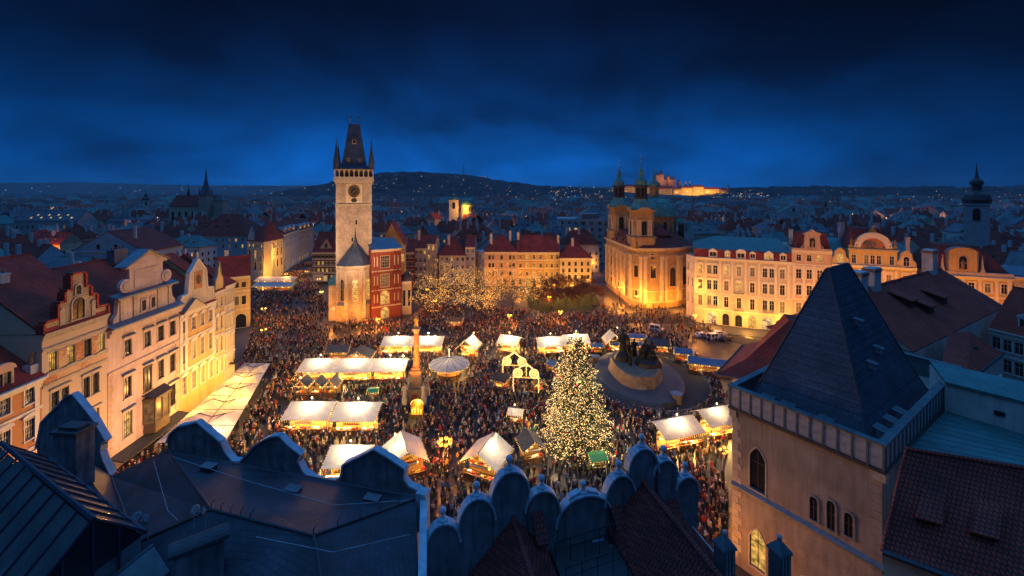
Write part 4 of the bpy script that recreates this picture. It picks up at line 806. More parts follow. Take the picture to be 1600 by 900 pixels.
# roofs over the nave and the apse
b = MB(); rr = ring(.7)
top = [(1, 30), (2, 8), (6, 5.5), (11, 6), (16, 8), (19, 11), (21, 16), (21, 30)]
for i in range(7): b.poly([(*rr[i], HC+.5), (*rr[i+1], HC+.5), (*top[i+1], HC+4.8), (*top[i], HC+4.8)])
b.poly([(x, y, HC+4.8) for x, y in top]); b.build('nave_roof', [M['roof_brown']], sn)
b = MB(); b.lathe([(5.2, HC+4.6), (.1, HC+8.4)], 12, (13.2, 9.6)); b.lathe([(6.4, HC+1.4), (.1, HC+6.2)], 10, (19, 16), sx=.8); b.build('apse_roof', [M['roof_brown']], sn)
def ch_tower(cx, cy, nm):
    t = MB(); hw = 4.0
    oc = lambda w, c: [(cx-w+c, cy-w), (cx+w-c, cy-w), (cx+w, cy-w+c), (cx+w, cy+w-c), (cx+w-c, cy+w), (cx-w+c, cy+w), (cx-w, cy+w-c), (cx-w, cy-w+c)]
    t.slab(oc(hw+.7, 1.2), HC+.3, 26.4); t.slab(oc(hw+.95, 1.2), 26.4, 26.9); t.slab(oc(hw, 1.1), 26.9, 36.6)
    tt = t.build('bell_tower', [M['church_wall']], sn)
    for z, o, h in ((33.6, .25, .3), (36.4, .5, .5), (36.9, .85, .4)):
        b = MB(); b.slab(oc(hw+o, 1.1), z, z+h); b.build('cornice', [M['church_wall']], tt)
    for ang in (0, -PI/2):
        T = Matrix.Translation((cx, cy, 0)) @ Matrix.Rotation(ang, 4, 'Z')
        c = T @ V(0, -hw, 0); g = blind_window(tt, c.x, c.y, 27.6, 2.1, 4.4, True, 'trim_stone', 'frame_dark', 0); g.rotation_euler = (0, 0, ang)
        for x in (-2.6, -1.7, 1.7, 2.6):
            b = MB(); b.box(-.26, .26, -.25, .05, 27, 33.6); b.box(-.36, .36, -.35, .05, 33.0, 33.6); c = T @ V(x, -hw, 0); o = b.build('pilaster', [M['plaster_cream']], tt, c); o.rotation_euler = (0, 0, ang)
        n = 8; pts = [(-2.6, 36.9)]+[(2.6*math.cos(PI-PI*i/n), 37.2+1.3*math.sin(PI*i/n)) for i in range(n+1)]+[(2.6, 36.9)]
        b = MB(); b.prism(pts, -.95, 1.2); c = T @ V(0, -hw, 0); o = b.build('curved_pediment', [M['church_wall']], tt, (c.x, c.y, 0)); o.rotation_euler = (0, 0, ang)
    b = MB(); b.lathe([(5.2, 37.3), (4.9, 38.2), (3.9, 39.2), (3.1, 40.4), (2.7, 41.2), (2.75, 41.5)], 8, (cx, cy), rot=PI/8); b.build('bell_roof', [M['copper_green']], tt)
    b = MB(); b.lathe([(2.6, 41.4), (2.6, 42.2), (2.3, 42.3)], 8, (cx, cy), rot=PI/8); b.lathe([(1.15, 42.2), (1.15, 46.0)], 8, (cx, cy)); b.lathe([(2.4, 45.9), (2.6, 46.3), (2.9, 46.6), (2.7, 46.9)], 8, (cx, cy), rot=PI/8); lt = b.build('lantern', [M['metal_dark']], tt)
    for k in range(8):
        a = PI/8+PI/4*k; b = MB(); b.box(-.28, .28, -.28, .28, 42.2, 46.0); o = b.build('lantern_post', [M['metal_dark']], lt, (cx+2.0*math.cos(a), cy+2.0*math.sin(a), 0)); o.rotation_euler = (0, 0, a)
    b = MB(); b.lathe([(2.3, 46.8), (2.4, 47.6), (2.25, 48.6), (1.6, 49.5), (1.0, 50.1), (.75, 50.6), (.75, 51.6), (1.05, 51.8), (.95, 52.5), (.4, 53.4), (.16, 54.6), (.08, 56.2)], 12, (cx, cy)); b.build('onion_cap', [M['copper_green']], tt)
    b = MB(); b.ball((cx, cy, 56.3), .35, 8, 5); b.tube((cx, cy, 56.3), (cx, cy, 59.2), .07); b.tube((cx-.6, cy, 58.2), (cx+.6, cy, 58.2), .07); b.build('cross', [M['gilt']], tt)
    return tt
ch_tower(4.2, 4.4, 'near'); ch_tower(1.8, 29.5, 'far')
b = MB(); b.lathe([(8.6, HC+2), (8.6, 33.0), (9.0, 33.2), (9.3, 33.8), (8.9, 34.0)], 16, (14.5, 20)); dr = b.build('drum', [M['church_wall']], sn)
for k in range(16):
    a = 2*PI*(k+.5)/16
    if k % 2:
        b = MB(); b.box(-.4, .4, -.3, .3, HC+4, 33.2); o = b.build('pilaster', [M['church_wall']], dr, (14.5+8.6*math.cos(a), 20+8.6*math.sin(a), 0)); o.rotation_euler = (0, 0, a)
    else:
        o = blind_window(dr, 14.5+8.62*math.cos(a), 20+8.62*math.sin(a), 27.5, 1.5, 3.6, True, 'church_wall', 'frame_dark', 0); o.rotation_euler = (0, 0, a+PI/2)
b = MB(); b.lathe([(9.3, 33.9), (9.0, 35.2), (8.0, 37.6), (6.4, 39.6), (4.4, 40.9), (2.6, 41.5), (2.5, 41.9)], 16, (14.5, 20)); b.build('dome', [M['copper_green']], dr)
b = MB(); b.lathe([(2.0, 41.8), (2.0, 46.0), (2.5, 46.2), (2.3, 46.6)], 8, (14.5, 20)); la = b.build('dome_lantern', [M['church_wall']], dr)
b = MB(); b.lathe([(2.4, 46.5), (2.5, 47.4), (1.7, 48.6), (.7, 49.2), (.8, 50), (.3, 51.2), (.06, 54)], 10, (14.5, 20)); b.ball((14.5, 20, 54), .3, 6, 4); b.build('lantern_cap', [M['copper_green']], dr)
for c, h, lab in (((-.9, 8, HC+.5), 2.8, 0), ((-1.3, 13, HC+.5), 3.2, 0), ((-1.6, 17, HC+.5), 2.6, 0), ((-1.9, 21, HC+.5), 3.2, 0), ((8.6, .6, HC+.5), 2.6, 0), ((1.0, -.4, HC+.5), 2.6, 0)):
    b = stat((0, 0, 0), h); b.box(-.4, .4, -.35, .35, -.3, .05); b.build('roof_statue', [M['stone_warm']], sn, c, smooth=True)
b = MB(); b.lathe([(1.3, 24), (1.3, 30)], 8, (27, 22)); b.lathe([(1.7, 30), (1.7, 30.6), (.8, 32), (.1, 33.2)], 8, (27, 22), mi=1); b.build('stair_turret', [M['metal_dark'], M['copper_green']], sn)

# ------------------------------------------------------------------ right row of palaces
W0, W1, W2, W3 = (62.4, 146.8), (88.6, 135.8), (98.3, 131.7), (116.8, 123.9)
W4, W5 = (120.2, 122.5), (135.5, 116)
U = lambda A, B, l: [u_at(A, B, p) for p in l]
cu = U(W0, W1, (1094, 1135, 1154.6, 1175.6, 1222.4)); du = U(W0, W1, (1113, 1200.6)); ds = [u+s for u in du for s in (-.95, .95)]
allx = sorted(cu+ds)
au = U(W0, W1, (1112, 1134, 1154, 1175, 1199))
r, L, a = house('palace', 'white stucco palace with teal roof and arched ground floor', W0, W1, 22, 22.5, 'plaster_cream',
    [(.0, 4.2, 2.9, [au[0], au[4]], 'a', 'frame_dark', 1.), (16.9, 2.9, 1.35, allx, 't'), (11.6, 3.2, 1.35, allx, 't'), (6.0, 3.5, 1.35, allx, 't', 'frame_white', .2)],
    None, strings=(5.0, 10.4), pil=U(W0, W1, (1087, 1103, 1125, 1144, 1165, 1186, 1212, 1232)), pilz=(10.8, 21.4), corn=.8, lit=.22)
for u in au[1:4]: blind_window(r, u, 0, .1, 2.0, 2.8, True, 'trim_stone', 'frame_dark', 1. if u == au[3] else 0)
for z, st in ((14.95, 'c'), (9.6, 'p'), (20.1, 'c')):
    for u in cu+du:
        w = 1.0 if u in cu else 1.8
        b = MB(); n = 8
        b.prism([(-w, 0)]+[(w*math.cos(PI-PI*i/n), .15+.55*math.sin(PI*i/n)) for i in range(n+1)]+[(w, 0)] if st == 'c' else [(-w, 0), (w, 0), (w, .15), (0, .75), (-w, .15)], -.35, .01); b.ball((0, -.3, .3), .2, 6, 4); b.build('window_pediment', [M['trim_white']], r, (u, 0, z))
for u, z in ((du[0], 5.6), (cu[2], 10.9), (cu[2], 5.2), (du[1], 5.6)):
    b = MB(); b.box(-1.5, 1.5, -1.0, 0, 0, .25); b.box(-1.5, 1.5, -1.0, -.85, 1.0, 1.15)
    for k in range(9): b.box(-1.45+k*.355, -1.35+k*.355, -.97, -.87, .25, 1.0)
    b.build('balcony', [M['trim_stone']], r, (u, 0, z))
b = MB(); b.add([(0,-.3,22.5),(L,-.3,22.5),(L,.9,25.2),(0,.9,25.2)], [(0,1,2,3)]); b.add([(0,-.3,22.5),(0,.9,25.2),(0,22,25.2),(0,22,22.5)], [(0,1,2,3)]); b.add([(L,-.3,22.5),(L,.9,25.2),(L,22,25.2),(L,22,22.5)], [(3,2,1,0)]); b.build('mansard', [M['roof_red2']], r)
b = MB(); b.sheet([(-.2,.7,25.2),(L+.2,.7,25.2),(L-2,11,28.6),(7,11,28.6)], .12); b.sheet([(L+.2,22,25.2),(-.2,22,25.2),(7,11,28.6),(L-2,11,28.6)], .12); b.sheet([(-.2,22,25.2),(-.2,.7,25.2),(7,11,28.6)], .12); b.build('roof', [M['copper_sheet']], r)
for p, w, st in ((1114, 2.6, 'gable'), (1136.6, 1.7, 'gable'), (1157.6, 2.8, 'arch'), (1176, 1.7, 'gable'), (1201, 2.6, 'gable'), (1223.6, 1.8, 'gable')):
    dormer(r, u_at(W0, W1, p), -.25, 22.6, w, 1.9, 'trim_white', 'copper_sheet', 2.2, st, .1)
# its side bay
b = MB(); facade(r, b, (-2.6, 5), math.atan2(-4.2, 2.6), 4.9, 0, 22.3, [(6.1, 3.3, .8, 2, ''), (11.8, 2.9, .8, 2, ''), (17.2, 2.6, .8, 2, '')], 'plaster_white', 'trim_white', 'frame_white', .1); b.add([(-2.6,5,22.3),(0,.8,22.3),(1,5,22.3)], [(0,1,2)]); b.build('side_bay', [M['plaster_white']], r)

L1 = math.hypot(W2[0]-W1[0], W2[1]-W1[1])
c3 = U(W1, W2, (1248, 1264.5, 1281))
r, L, a = house('palace', 'orange pink palace with a statue niche in its scrolled gable', (W1[0], W1[1]-.02), W2, 20, 26.4, 'plaster_peach',
    [(6.6, 3.2, 1.45, c3, 't'), (12.2, 3.1, 1.45, c3, 'tp'), (17.4, 2.9, 1.45, c3, 'tc'), (22.9, 2.0, 1.3, c3, '')], None, strings=(21.8, 10.8), pil=U(W1, W2, (1240, 1256, 1272, 1289)), pilz=(11.2, 21.6), corn=.5, lit=.1)
gable(r, [(2.6, 26.3), (2.7, 27.4), (3.4, 28.0), (3.7, 31.0), (3.2, 31.2), (3.4, 31.7), (4.6, 32.0), (5.4, 32.8), (6.2, 32.0), (7.4, 31.7), (7.6, 31.2), (7.1, 31.0), (7.4, 28.0), (8.1, 27.4), (8.2, 26.3)], -.2, .6, 'plaster_peach', 'trim_stone', .2)
blind_window(r, 5.4, -.2, 27.4, 1.4, 2.2, True, 'trim_stone', 'frame_dark', 0)
b = stat((5.4, -.3, 27.4), 2.4); b.build('niche_statue', [M['stone_warm']], r, smooth=True)
for x in (3.0, 7.9): b = stat((x, -.1, 26.4), 1.9); b.build('gable_statue', [M['stone_warm']], r, smooth=True)
b = MB(); b.box(.1, L-.1, -.35, -.1, 26.4, 27.0); b.build('parapet', [M['plaster_peach']], r)
b = MB(); b.add([(1.2,.6,26.4),(L,.6,26.4),(L,14,26.4),(1.2,14,26.4),(2.4,2.6,31.6),(L-1,2.6,31.6),(L-1,11,31.6),(2.4,11,31.6)], [(0,1,5,4),(1,2,6,5),(2,3,7,6),(3,0,4,7),(4,5,6,7)]); b.build('roof', [M['roof_brown']], r)
chimney(r, 1.2, 8, 27, 32); 
# yellow art nouveau palace
ck = U(W2, W3, (1312, 1333, 1357, 1364, 1371, 1389, 1415))
r, L, a = house('palace', 'golden yellow palace with a mosaic under a great round pediment', (W2[0], W2[1]-.02), W3, 22, 22.8, 'plaster_yellow',
    [(3, 4, 1.6, ck, 't', 'frame_white', .6), (10.6, 3.2, 1.2, ck, 't', 'frame_white', .2), (17.4, 2.9, 1.2, ck, 'tc', 'frame_white', .1)], None, strings=(9.4, 16), corn=.9, pil=U(W2, W3, (1303, 1322, 1343, 1381, 1400, 1428)), pilz=(9.8, 21.6))
u0, u1 = u_at(W2, W3, 1326), u_at(W2, W3, 1401); um = (u0+u1)/2
b = MB(); b.box(u0, u1, .0, 8, 22.8, 27.2); facade(r, b, (u0, -.35), 0, u1-u0, 22.8, 27.2, [(23.2, 2.6, 1.1, [1.2, um-u0-1.5, um-u0, um-u0+1.5, u1-u0-1.2], '', 'frame_white', .1)], 'plaster_yellow', 'trim_white', 'frame_white', .1); b.build('attic_storey', [M['plaster_yellow']], r)
b = MB(); b.box(u0-.3, u1+.3, -.8, .2, 27.2, 27.7); b.build('attic_cornice', [M['trim_stone']], r)
n = 14; R0, R1 = 4.4, 3.0
b = MB(); b.prism([(um-R0-1.2, 27.7), (um-R0-1.2, 28.6)]+[(um+R0*math.cos(PI-PI*i/n), 28.2+R0*math.sin(PI*i/n)) for i in range(n+1)]+[(um+R0+1.2, 28.6), (um+R0+1.2, 27.7)], -.3, .6); pd = b.build('round_pediment', [M['plaster_yellow']], r)
b = MB()
for i in range(n):
    a0, a1 = PI-PI*i/n, PI-PI*(i+1)/n
    b.prism([(um+R1*math.cos(a0), 28.0+R1*math.sin(a0)), (um+R1*math.cos(a1), 28.0+R1*math.sin(a1)), (um+R0*1.02*math.cos(a1), 28.2+R0*1.02*math.sin(a1)), (um+R0*1.02*math.cos(a0), 28.2+R0*1.02*math.sin(a0))], -.75, -.28)
b.build('arch_moulding', [M['trim_white']], pd)
mural('mosaic', (.10,.10,.12), (.50,.20,.10), 1.6, .5)
b = MB(); b.prism([(um+R1*math.cos(PI-PI*i/n), 28.0+R1*math.sin(PI*i/n)) for i in range(n+1)], -.36, -.29); b.build('mosaic', [M['mosaic']], pd)
for x in (um-R0-.8, um+R0+.8, um-R0+.4, um+R0-.4): b = stat((x, -.5, 28.4), 2.4); b.build('pediment_statue', [M['stone_warm']], r, smooth=True)
b = MB(); b.prism([(um-1.1, 32.4), (um-.7, 33.2), (um, 34.1), (um+.7, 33.2), (um+1.1, 32.4)], -.6, .2); b.ball((um, -.3, 34.2), .3, 8, 5); b.build('crest', [M['gilt']], r)
for u in (ck[0], ck[6]):
    g = gable(r, [(u-2.2, 22.8), (u-2.0, 24.2), (u-1.3, 25.0), (u-1.1, 26.6), (u, 27.6), (u+1.1, 26.6), (u+1.3, 25.0), (u+2.0, 24.2), (u+2.2, 22.8)], -.4, .3, 'plaster_yellow', 'trim_stone', .2)
    blind_window(r, u, -.4, 23.2, 1.4, 2.0, True, 'trim_white', 'frame_white', .3)
b = MB(); b.sheet([(-.1,-.2,22.8),(L+.1,-.2,22.8),(L,9,28.5),(0,9,28.5)], .15); b.poly([(0,9,28.5),(L,9,28.5),(L,22,28.5),(0,22,28.5)]); b.build('roof', [M['copper_sheet']], r)
b = MB(); b.add([(u0,1,27.2),(u1,1,27.2),(u1,14,27.2),(u0,14,27.2),(u0+2,4,33.4),(u1-2,4,33.4),(u1-2,11,33.4),(u0+2,11,33.4)], [(0,1,5,4),(1,2,6,5),(2,3,7,6),(3,0,4,7),(4,5,6,7)]); b.build('mansard', [M['roof_brown']], r)
chimney(r, u0+.8, 10, 28, 34.5, 1.6); chimney(r, u1-1.5, 10, 28, 34.5, 1.6); chimney(r, L-.6, 4, 22, 31, 1, 1)
# palace with mansard and niche pediment
r, L, a = house('palace', 'ochre palace with a dark red mansard and an arched niche pediment', W4, W5, 20, 21.4, 'plaster_ochre', [(5, 3.2, 1.3, 5, 'h'), (10.6, 3.2, 1.3, 5, 'p'), (17.0, 2.6, 1.3, 5, 't')], None, strings=(9, 15.8), corn=.9, pil=(.5, 3.2, 6.5, 10, 13.4, 16), pilz=(10, 20.4), lit=.1)
b = MB(); b.box(0, L, -.5, .4, 21.4, 22.5); b.build('parapet', [M['plaster_sand']], r)
um = L*.38; gable(r, [(um-3, 22.5), (um-3, 27.6)]+[(um+3.2*math.cos(PI-PI*i/10), 27.6+1.6*math.sin(PI*i/10)) for i in range(11)]+[(um+3, 27.6), (um+3, 22.5)], -.3, .8, 'plaster_ochre', 'metal_blue', .25)
blind_window(r, um, -.3, 23.2, 1.7, 2.8, True, 'trim_stone', 'frame_dark', 0); b = stat((um, -.4, 23.1), 2.8); b.build('niche_statue', [M['stone_warm']], r, smooth=True)
for x in (um-4.2, um+4.2):
    b = MB(); b.lathe([(.55, 22.5), (.55, 23.3), (.35, 23.5), (.05, 27.2)], 4, (x, 0), rot=PI/4); b.build('obelisk', [M['trim_stone']], r)
b = MB(); b.add([(0,.5,22),(L,.5,22),(L,18,22),(0,18,22),(3.5,5,29.2),(L-4.5,5,29.2),(L-4.5,13,29.2),(3.5,13,29.2)], [(0,1,5,4),(1,2,6,5),(2,3,7,6),(3,0,4,7),(4,5,6,7)]); b.build('roof', [M['roof_brown']], r)
r, L, a = house('palace', 'tan balustraded house at the far right end of the palace row', (135.6, 115.9), (152, 109), 18, 22, 'plaster_sand', [(5, 3, 1.3, 5, 'h'), (10.6, 3, 1.3, 5, 'h'), (16, 3, 1.3, 5, 't')], ('flat', 0, 'metal_blue'), strings=(9, 15), corn=.8)
# ------------------------------------------------------------------ medieval tower house on the right
d1 = V(.567, -.824, 0); d2 = V(.824, .567, 0)
P1 = V(35.3, 40.9, 0)-d1*14.4; AN = math.atan2(d1.y, d1.x); TL, TD, TZ = 14.4, 31.0, 19.05
sb = thing('tower_house', 'pale medieval stone tower house with steep slate pyramid roof and metal parapet', 'tower house', tuple(P1), AN)
M['old_plaster'] = mat('old_plaster', (.31,.26,.215), .9, .26, .3, .9, 9, stain=.35)
b = MB(); b.box(.0, TL, .45, TD, 0, TZ)
facade(sb, b, (0, 0), 0, TL, 0, TZ, [(1.2, 4.6, 1.75, [2.95], 'g', 'frame_dark', 1.), (10.4, 5.0, 1.75, [2.95], 'g', 'frame_dark', 0)], 'old_plaster', 'trim_stone', 'frame_dark', 0)
b.add([(TL,0,0),(TL,.45,0),(TL,.45,TZ),(TL,0,TZ),(0,0,0),(0,.45,0),(0,.45,TZ),(0,0,TZ)], [(0,1,2,3),(7,6,5,4)])
b.build('wall', [M['old_plaster']], sb)
for u, z, h in ((8.74, 10.7, 2.1), (10.3, 10.7, 2.6), (11.8, 11.0, 2.0)): 
    o = blind_window(sb, u, 0, z, .72, h, True, 'old_plaster', 'frame_dark', 0)
b = MB(); b.prism([(8.1+.9*math.cos(PI-PI*i/8), 3+1.2*math.sin(PI*i/8)) for i in range(9)], -.1, .02); b.build('blind_arch', [M['trim_stone']], sb)
b = MB(); b.add([(-.05,-.32,9.75),(TL+.2,-.32,9.75),(TL+.2,0,10.15),(-.05,0,10.15),(-.05,-.32,9.6),(TL+.2,-.32,9.6),(TL+.2,.0,9.6),(-.05,0,9.6)], [(0,1,2,3),(4,5,1,0),(7,6,5,4)]); b.build('string_course', [M['metal_blue']], sb)
for k in range(22):                               # corner stones both ends
    w = 1.1 if k % 2 else .7
    b = MB(); b.box(-.03, w, -.06, .02, 1+k*.82, 1.76+k*.82); b.build('corner_stone', [M['ashlar']], sb)
    b = MB(); b.box(TL-w*.8, TL+.03, -.05, .02, 1+k*.82, 1.76+k*.82); b.build('corner_stone', [M['old_plaster']], sb)
b = MB(); b.box(TL-.7, TL+.35, -.35, .5, TZ-1.0, TZ); b.build('corbel', [M['trim_stone']], sb); b = MB(); b.box(-.2, .6, -.35, .4, TZ-1.0, TZ); b.build('corbel', [M['trim_stone']], sb)
# parapet of standing seam panels
M['zinc'] = mat('zinc', (.34,.36,.38), .5, .3, 1.3, .1, 4, stain=.4); M['zinc_dark'] = mat('zinc_dark', (.10,.14,.15), .5, .3, 1.5, metal=.2)
PZ0, PZ1 = TZ, 21.55
core = MB(); core.box(-.2, TL+.2, -.2, .15, PZ0, PZ1); core.box(TL-.15, TL+.2, .15, TD, PZ0, PZ1); core.box(-.2, .15, .15, TD, PZ0, PZ1); core.box(.15, TL-.15, TD-.3, TD, PZ0, PZ1); core.build('parapet', [M['zinc_dark']], sb)
n = 12
pm = MB(); w = (TL+.4)/n; pm.box(-w/2+.1, w/2-.1, -.05, 0, .18, PZ1-PZ0-.1); pme = pm.mesh('parapet_panel', [M['zinc']])
rm = MB(); rm.box(-.09, .09, -.16, 0, .0, PZ1-PZ0); rme = rm.mesh('parapet_rib', [M['zinc_dark']])
for k in range(n):
    ob('parapet_panel', pme, sb, (-.2+w*(k+.5), -.2, PZ0))
for k in range(n+1): ob('parapet_rib', rme, sb, (-.2+w*k, -.2, PZ0))
n2 = 24; w2 = (TD-.2)/n2
pm = MB(); pm.box(-w2/2+.12, w2/2-.12, -.05, 0, .18, PZ1-PZ0-.1); pme2 = pm.mesh('parapet_panel', [M['zinc']])
for k in range(n2): ob('parapet_panel', pme2, sb, (TL+.2, w2*(k+.5), PZ0), PI/2)
for k in range(n2+1): ob('parapet_rib', rme, sb, (TL+.2, w2*k, PZ0), PI/2)
b = MB(); o = .42
b.box(-o, TL+o, -o, .32, PZ1, PZ1+.16); b.box(TL-.32, TL+o, .32, TD+.2, PZ1, PZ1+.16); b.box(-o, .32, .32, TD+.2, PZ1, PZ1+.16); b.box(.32, TL-.32, TD-.5, TD+.2, PZ1, PZ1+.16); b.build('coping', [M['zinc_dark']], sb)
b = MB(); b.box(-.35, TL+.35, -.38, -.2, PZ0-.2, PZ0+.12); b.box(TL+.2, TL+.38, -.2, TD, PZ0-.2, PZ0+.12); b.build('gutter', [M['metal_dark']], sb)
# pyramid roof, slightly flared at the foot
ra, rb_ = V(7.2, 8, 36.2), V(7.2, 14.2, 36.2)
def ringz(f, z): # footprint at fraction f towards the ridge
    c = [(.7, .8), (13.7, .8), (13.7, 23), (.7, 23)]; t = [(7.0, 8), (7.4, 8), (7.4, 14.2), (7.0, 14.2)]
    return [V(a[0]+(q[0]-a[0])*f, a[1]+(q[1]-a[1])*f, z) for a, q in zip(c, t)]
rf = MB(); levels = [(0, 19.25), (.10, 20.35), (.22, 22.2), (1.0, 36.2)]
M['slate_tile'] = bricks('slate_tile', (.085,.11,.155), (.048,.064,.095), (.012,.014,.018), .34, .22, .03, rough=.45, bump=1., patch=.35)
for (f0, z0), (f1, z1) in zip(levels[:-1], levels[1:]):
    a_, c_ = ringz(f0, z0), ringz(f1, z1)
    for i in range(4): rf.poly([a_[i], a_[(i+1) % 4], c_[(i+1) % 4], c_[i]])
rf.poly(ringz(1, 36.2)); rt = rf.build('roof', [M['slate_tile']], sb)
def rpt(side, s, f): # point on a slope: side 0 front, 1 right
    z = 19.25
    for (f0, z0), (f1, z1) in zip(levels[:-1], levels[1:]):
        if f <= f1+1e-6: z = z0+(z1-z0)*(f-f0)/(f1-f0); break
    c = ringz(f, z); return c[side]+(c[(side+1) % 4]-c[side])*s
b = MB(); b.tube((7.2, 7.9, 36.2), (7.2, 14.3, 36.2), .22, 6)
for i in range(4):
    for (f0, z0), (f1, z1) in zip(levels[:-1], levels[1:]): b.tube(ringz(f0, z0)[i], ringz(f1, z1)[i], .11, 5)
b.build('ridge_cap', [M['metal_dark']], rt)
# courses of slates as real relief: thin laths each course
for side in (0, 1):
    b = MB(); nrow = 64
    for k in range(1, nrow):
        f = k/nrow; p, q = rpt(side, .0, f), rpt(side, 1., f); nn = V(0, -1, .4) if side == 0 else V(1, 0, .4)
        nn.normalize(); b.add([p, q, q+nn*.035, p+nn*.035], [(0, 1, 2, 3)]); p2, q2 = rpt(side, 0, f+.012), rpt(side, 1, f+.012); b.add([p+nn*.035, q+nn*.035, q2, p2], [(0, 1, 2, 3)])
    b.build('slate_courses', [M['slate_tile']], rt, kind='stuff')
def roof_light(side, s, f, w=.9, h=.9):
    p = rpt(side, s, f); b = MB(); b.box(-w/2, w/2, -.55, 1.0, -.1, h*.75); b.sheet([(-w/2-.12, -.75, h*.72), (w/2+.12, -.75, h*.72), (w/2+.12, 1.4, h*1.25), (-w/2-.12, 1.4, h*1.25)], .08, 1)
    o = b.build('roof_hatch', [M['zinc'], M['zinc_dark']], rt, p); o.rotation_euler = (0, 0, side*PI/2)
    b = MB(); b.poly([(-w*.42, -.56, .05), (w*.42, -.56, .05), (w*.42, -.56, h*.62), (-w*.42, -.56, h*.62)]); b.build('pane', [M['glass_blue']], o)
for s in (.18, .36, .68): roof_light(0, s, .10, 1.25, 1.0)
for s in (.13, .28, .43): roof_light(1, s, .10, 1.25, 1.0)
for s, f in ((.32, .66), (.52, .47), (.30, .42)): roof_light(1, s, f, .75, .7)

# ------------------------------------------------------------------ palace roofs behind the tower house
def plane_roof(name, mats, pts_list, parent, t=.2, **kw):
    b = MB()
    for pts, mi in pts_list: b.sheet(pts, t, mi)
    return b.build(name, mats, parent, **kw)
kb = thing('palace', 'rococo palace with a vast dark red tiled roof behind the pointed tower house', 'palace', (60, 82, 0))
K = lambda x, y, z=0: (x-60, y-82, z)
rl, rr_, el, er = (60, 79.0, 26.0), (106, 106, 26.0), (66.5, 71.0, 18.8), (112.6, 98.0, 18.8)
bl, br_ = (53.5, 87, 18.8), (99.5, 114, 18.8)
rf = plane_roof('roof', [M['roof_red']], [([K(*el), K(*er), K(*rr_), K(*rl)], 0), ([K(*br_), K(*bl), K(*rl), K(*rr_)], 0)], kb)
b = MB(); b.slab([K(*el)[:2], K(*er)[:2], K(*br_)[:2], K(*bl)[:2]], 0, 18.6); b.build('wall', [M['plaster_pink']], kb)
b = MB(); b.add([K(*er), K(*br_), K(*rr_)], [(0,1,2)]); b.add([K(*bl), K(*el), K(*rl)], [(0,1,2)]); b.build('end_wall', [M['plaster_pink']], kb)
b = MB(); b.tube(K(*rl), K(*rr_), .3, 6); b.build('ridge_cap', [M['roof_red2']], rf)
for f, zt in ((.16, 29.0), (.27, 29.2), (.86, 30.5)):
    x, y = 60+46*f, 79+27*f; b = MB(); b.M = Matrix.Translation((x-60, y-82, 0)) @ Matrix.Rotation(.53, 4, 'Z'); b.box(-1.5, 1.5, -1., 1., 23.5, zt); b.box(-1.65, 1.65, -1.15, 1.15, zt, zt+.5, 1); b.box(-1.5, 1.5, -1, 1, zt+.5, zt+.75); b.build('chimney', [M['chimney_white'], M['chimney_brick']], kb)
for f, g in ((.40, .45), (.58, .5), (.34, .62)):
    p = V(*el)+(V(*er)-V(*el))*f; q = V(*rl)+(V(*rr_)-V(*rl))*f; c = p+(q-p)*g
    b = MB(); b.M = Matrix.Translation((c.x-60, c.y-82, c.z)) @ Matrix.Rotation(.53, 4, 'Z'); b.sheet([(-1.6, -1.6, .75), (1.6, -1.6, .75), (1.9, 2.2, 1.9), (-1.9, 2.2, 1.9)], .2); b.box(-1.3, 1.3, -1.2, 1, -1.2, .62, 1); b.build('dormer', [M['roof_red'], M['frame_dark']], rf)
# lower wing of the palace with swept roof towards the square
e = [(33.3, 70.2, 15.4), (50, 62.5, 15.4), (58, 76, 15.4), (44.6, 83, 15.4)]
m_ = [(38.6, 71.2, 17.4), (49.8, 66, 17.4), (55.5, 75, 17.4), (46.2, 79.8, 17.4)]
tp = [(47.2, 73, 23.4), (50.2, 72, 23.4), (51.4, 75.4, 23.4), (48.6, 76.6, 23.4)]
b = MB()
for i in range(4): b.poly([K(*e[i]), K(*e[(i+1) % 4]), K(*m_[(i+1) % 4]), K(*m_[i])]); b.poly([K(*m_[i]), K(*m_[(i+1) % 4]), K(*tp[(i+1) % 4]), K(*tp[i])])
b.poly([K(*p) for p in tp]); 
rf2 = b.build('wing_roof', [M['roof_red']], kb)
b = MB(); b.slab([K(*p)[:2] for p in [(38.2, 70.8), (49.8, 64.4), (57.0, 75.8), (45.4, 81.5)]], 0, 15.3); b.build('wing_wall', [M['plaster_pink']], kb)
b = MB()
for i in range(4): b.tube(K(*e[i]), K(*e[(i+1) % 4]), .2, 6)
b.build('gutter', [M['metal_dark']], rf2)
b = MB(); aa = [(51, 73, 17.5), (62, 70, 17.5), (64, 80, 17.5), (52, 88, 17.5)]; c = (57, 78, 23.4)
for i in range(4): b.poly([K(*aa[i]), K(*aa[(i+1) % 4]), K(*c)])
b.build('link_roof', [M['roof_red']], kb)

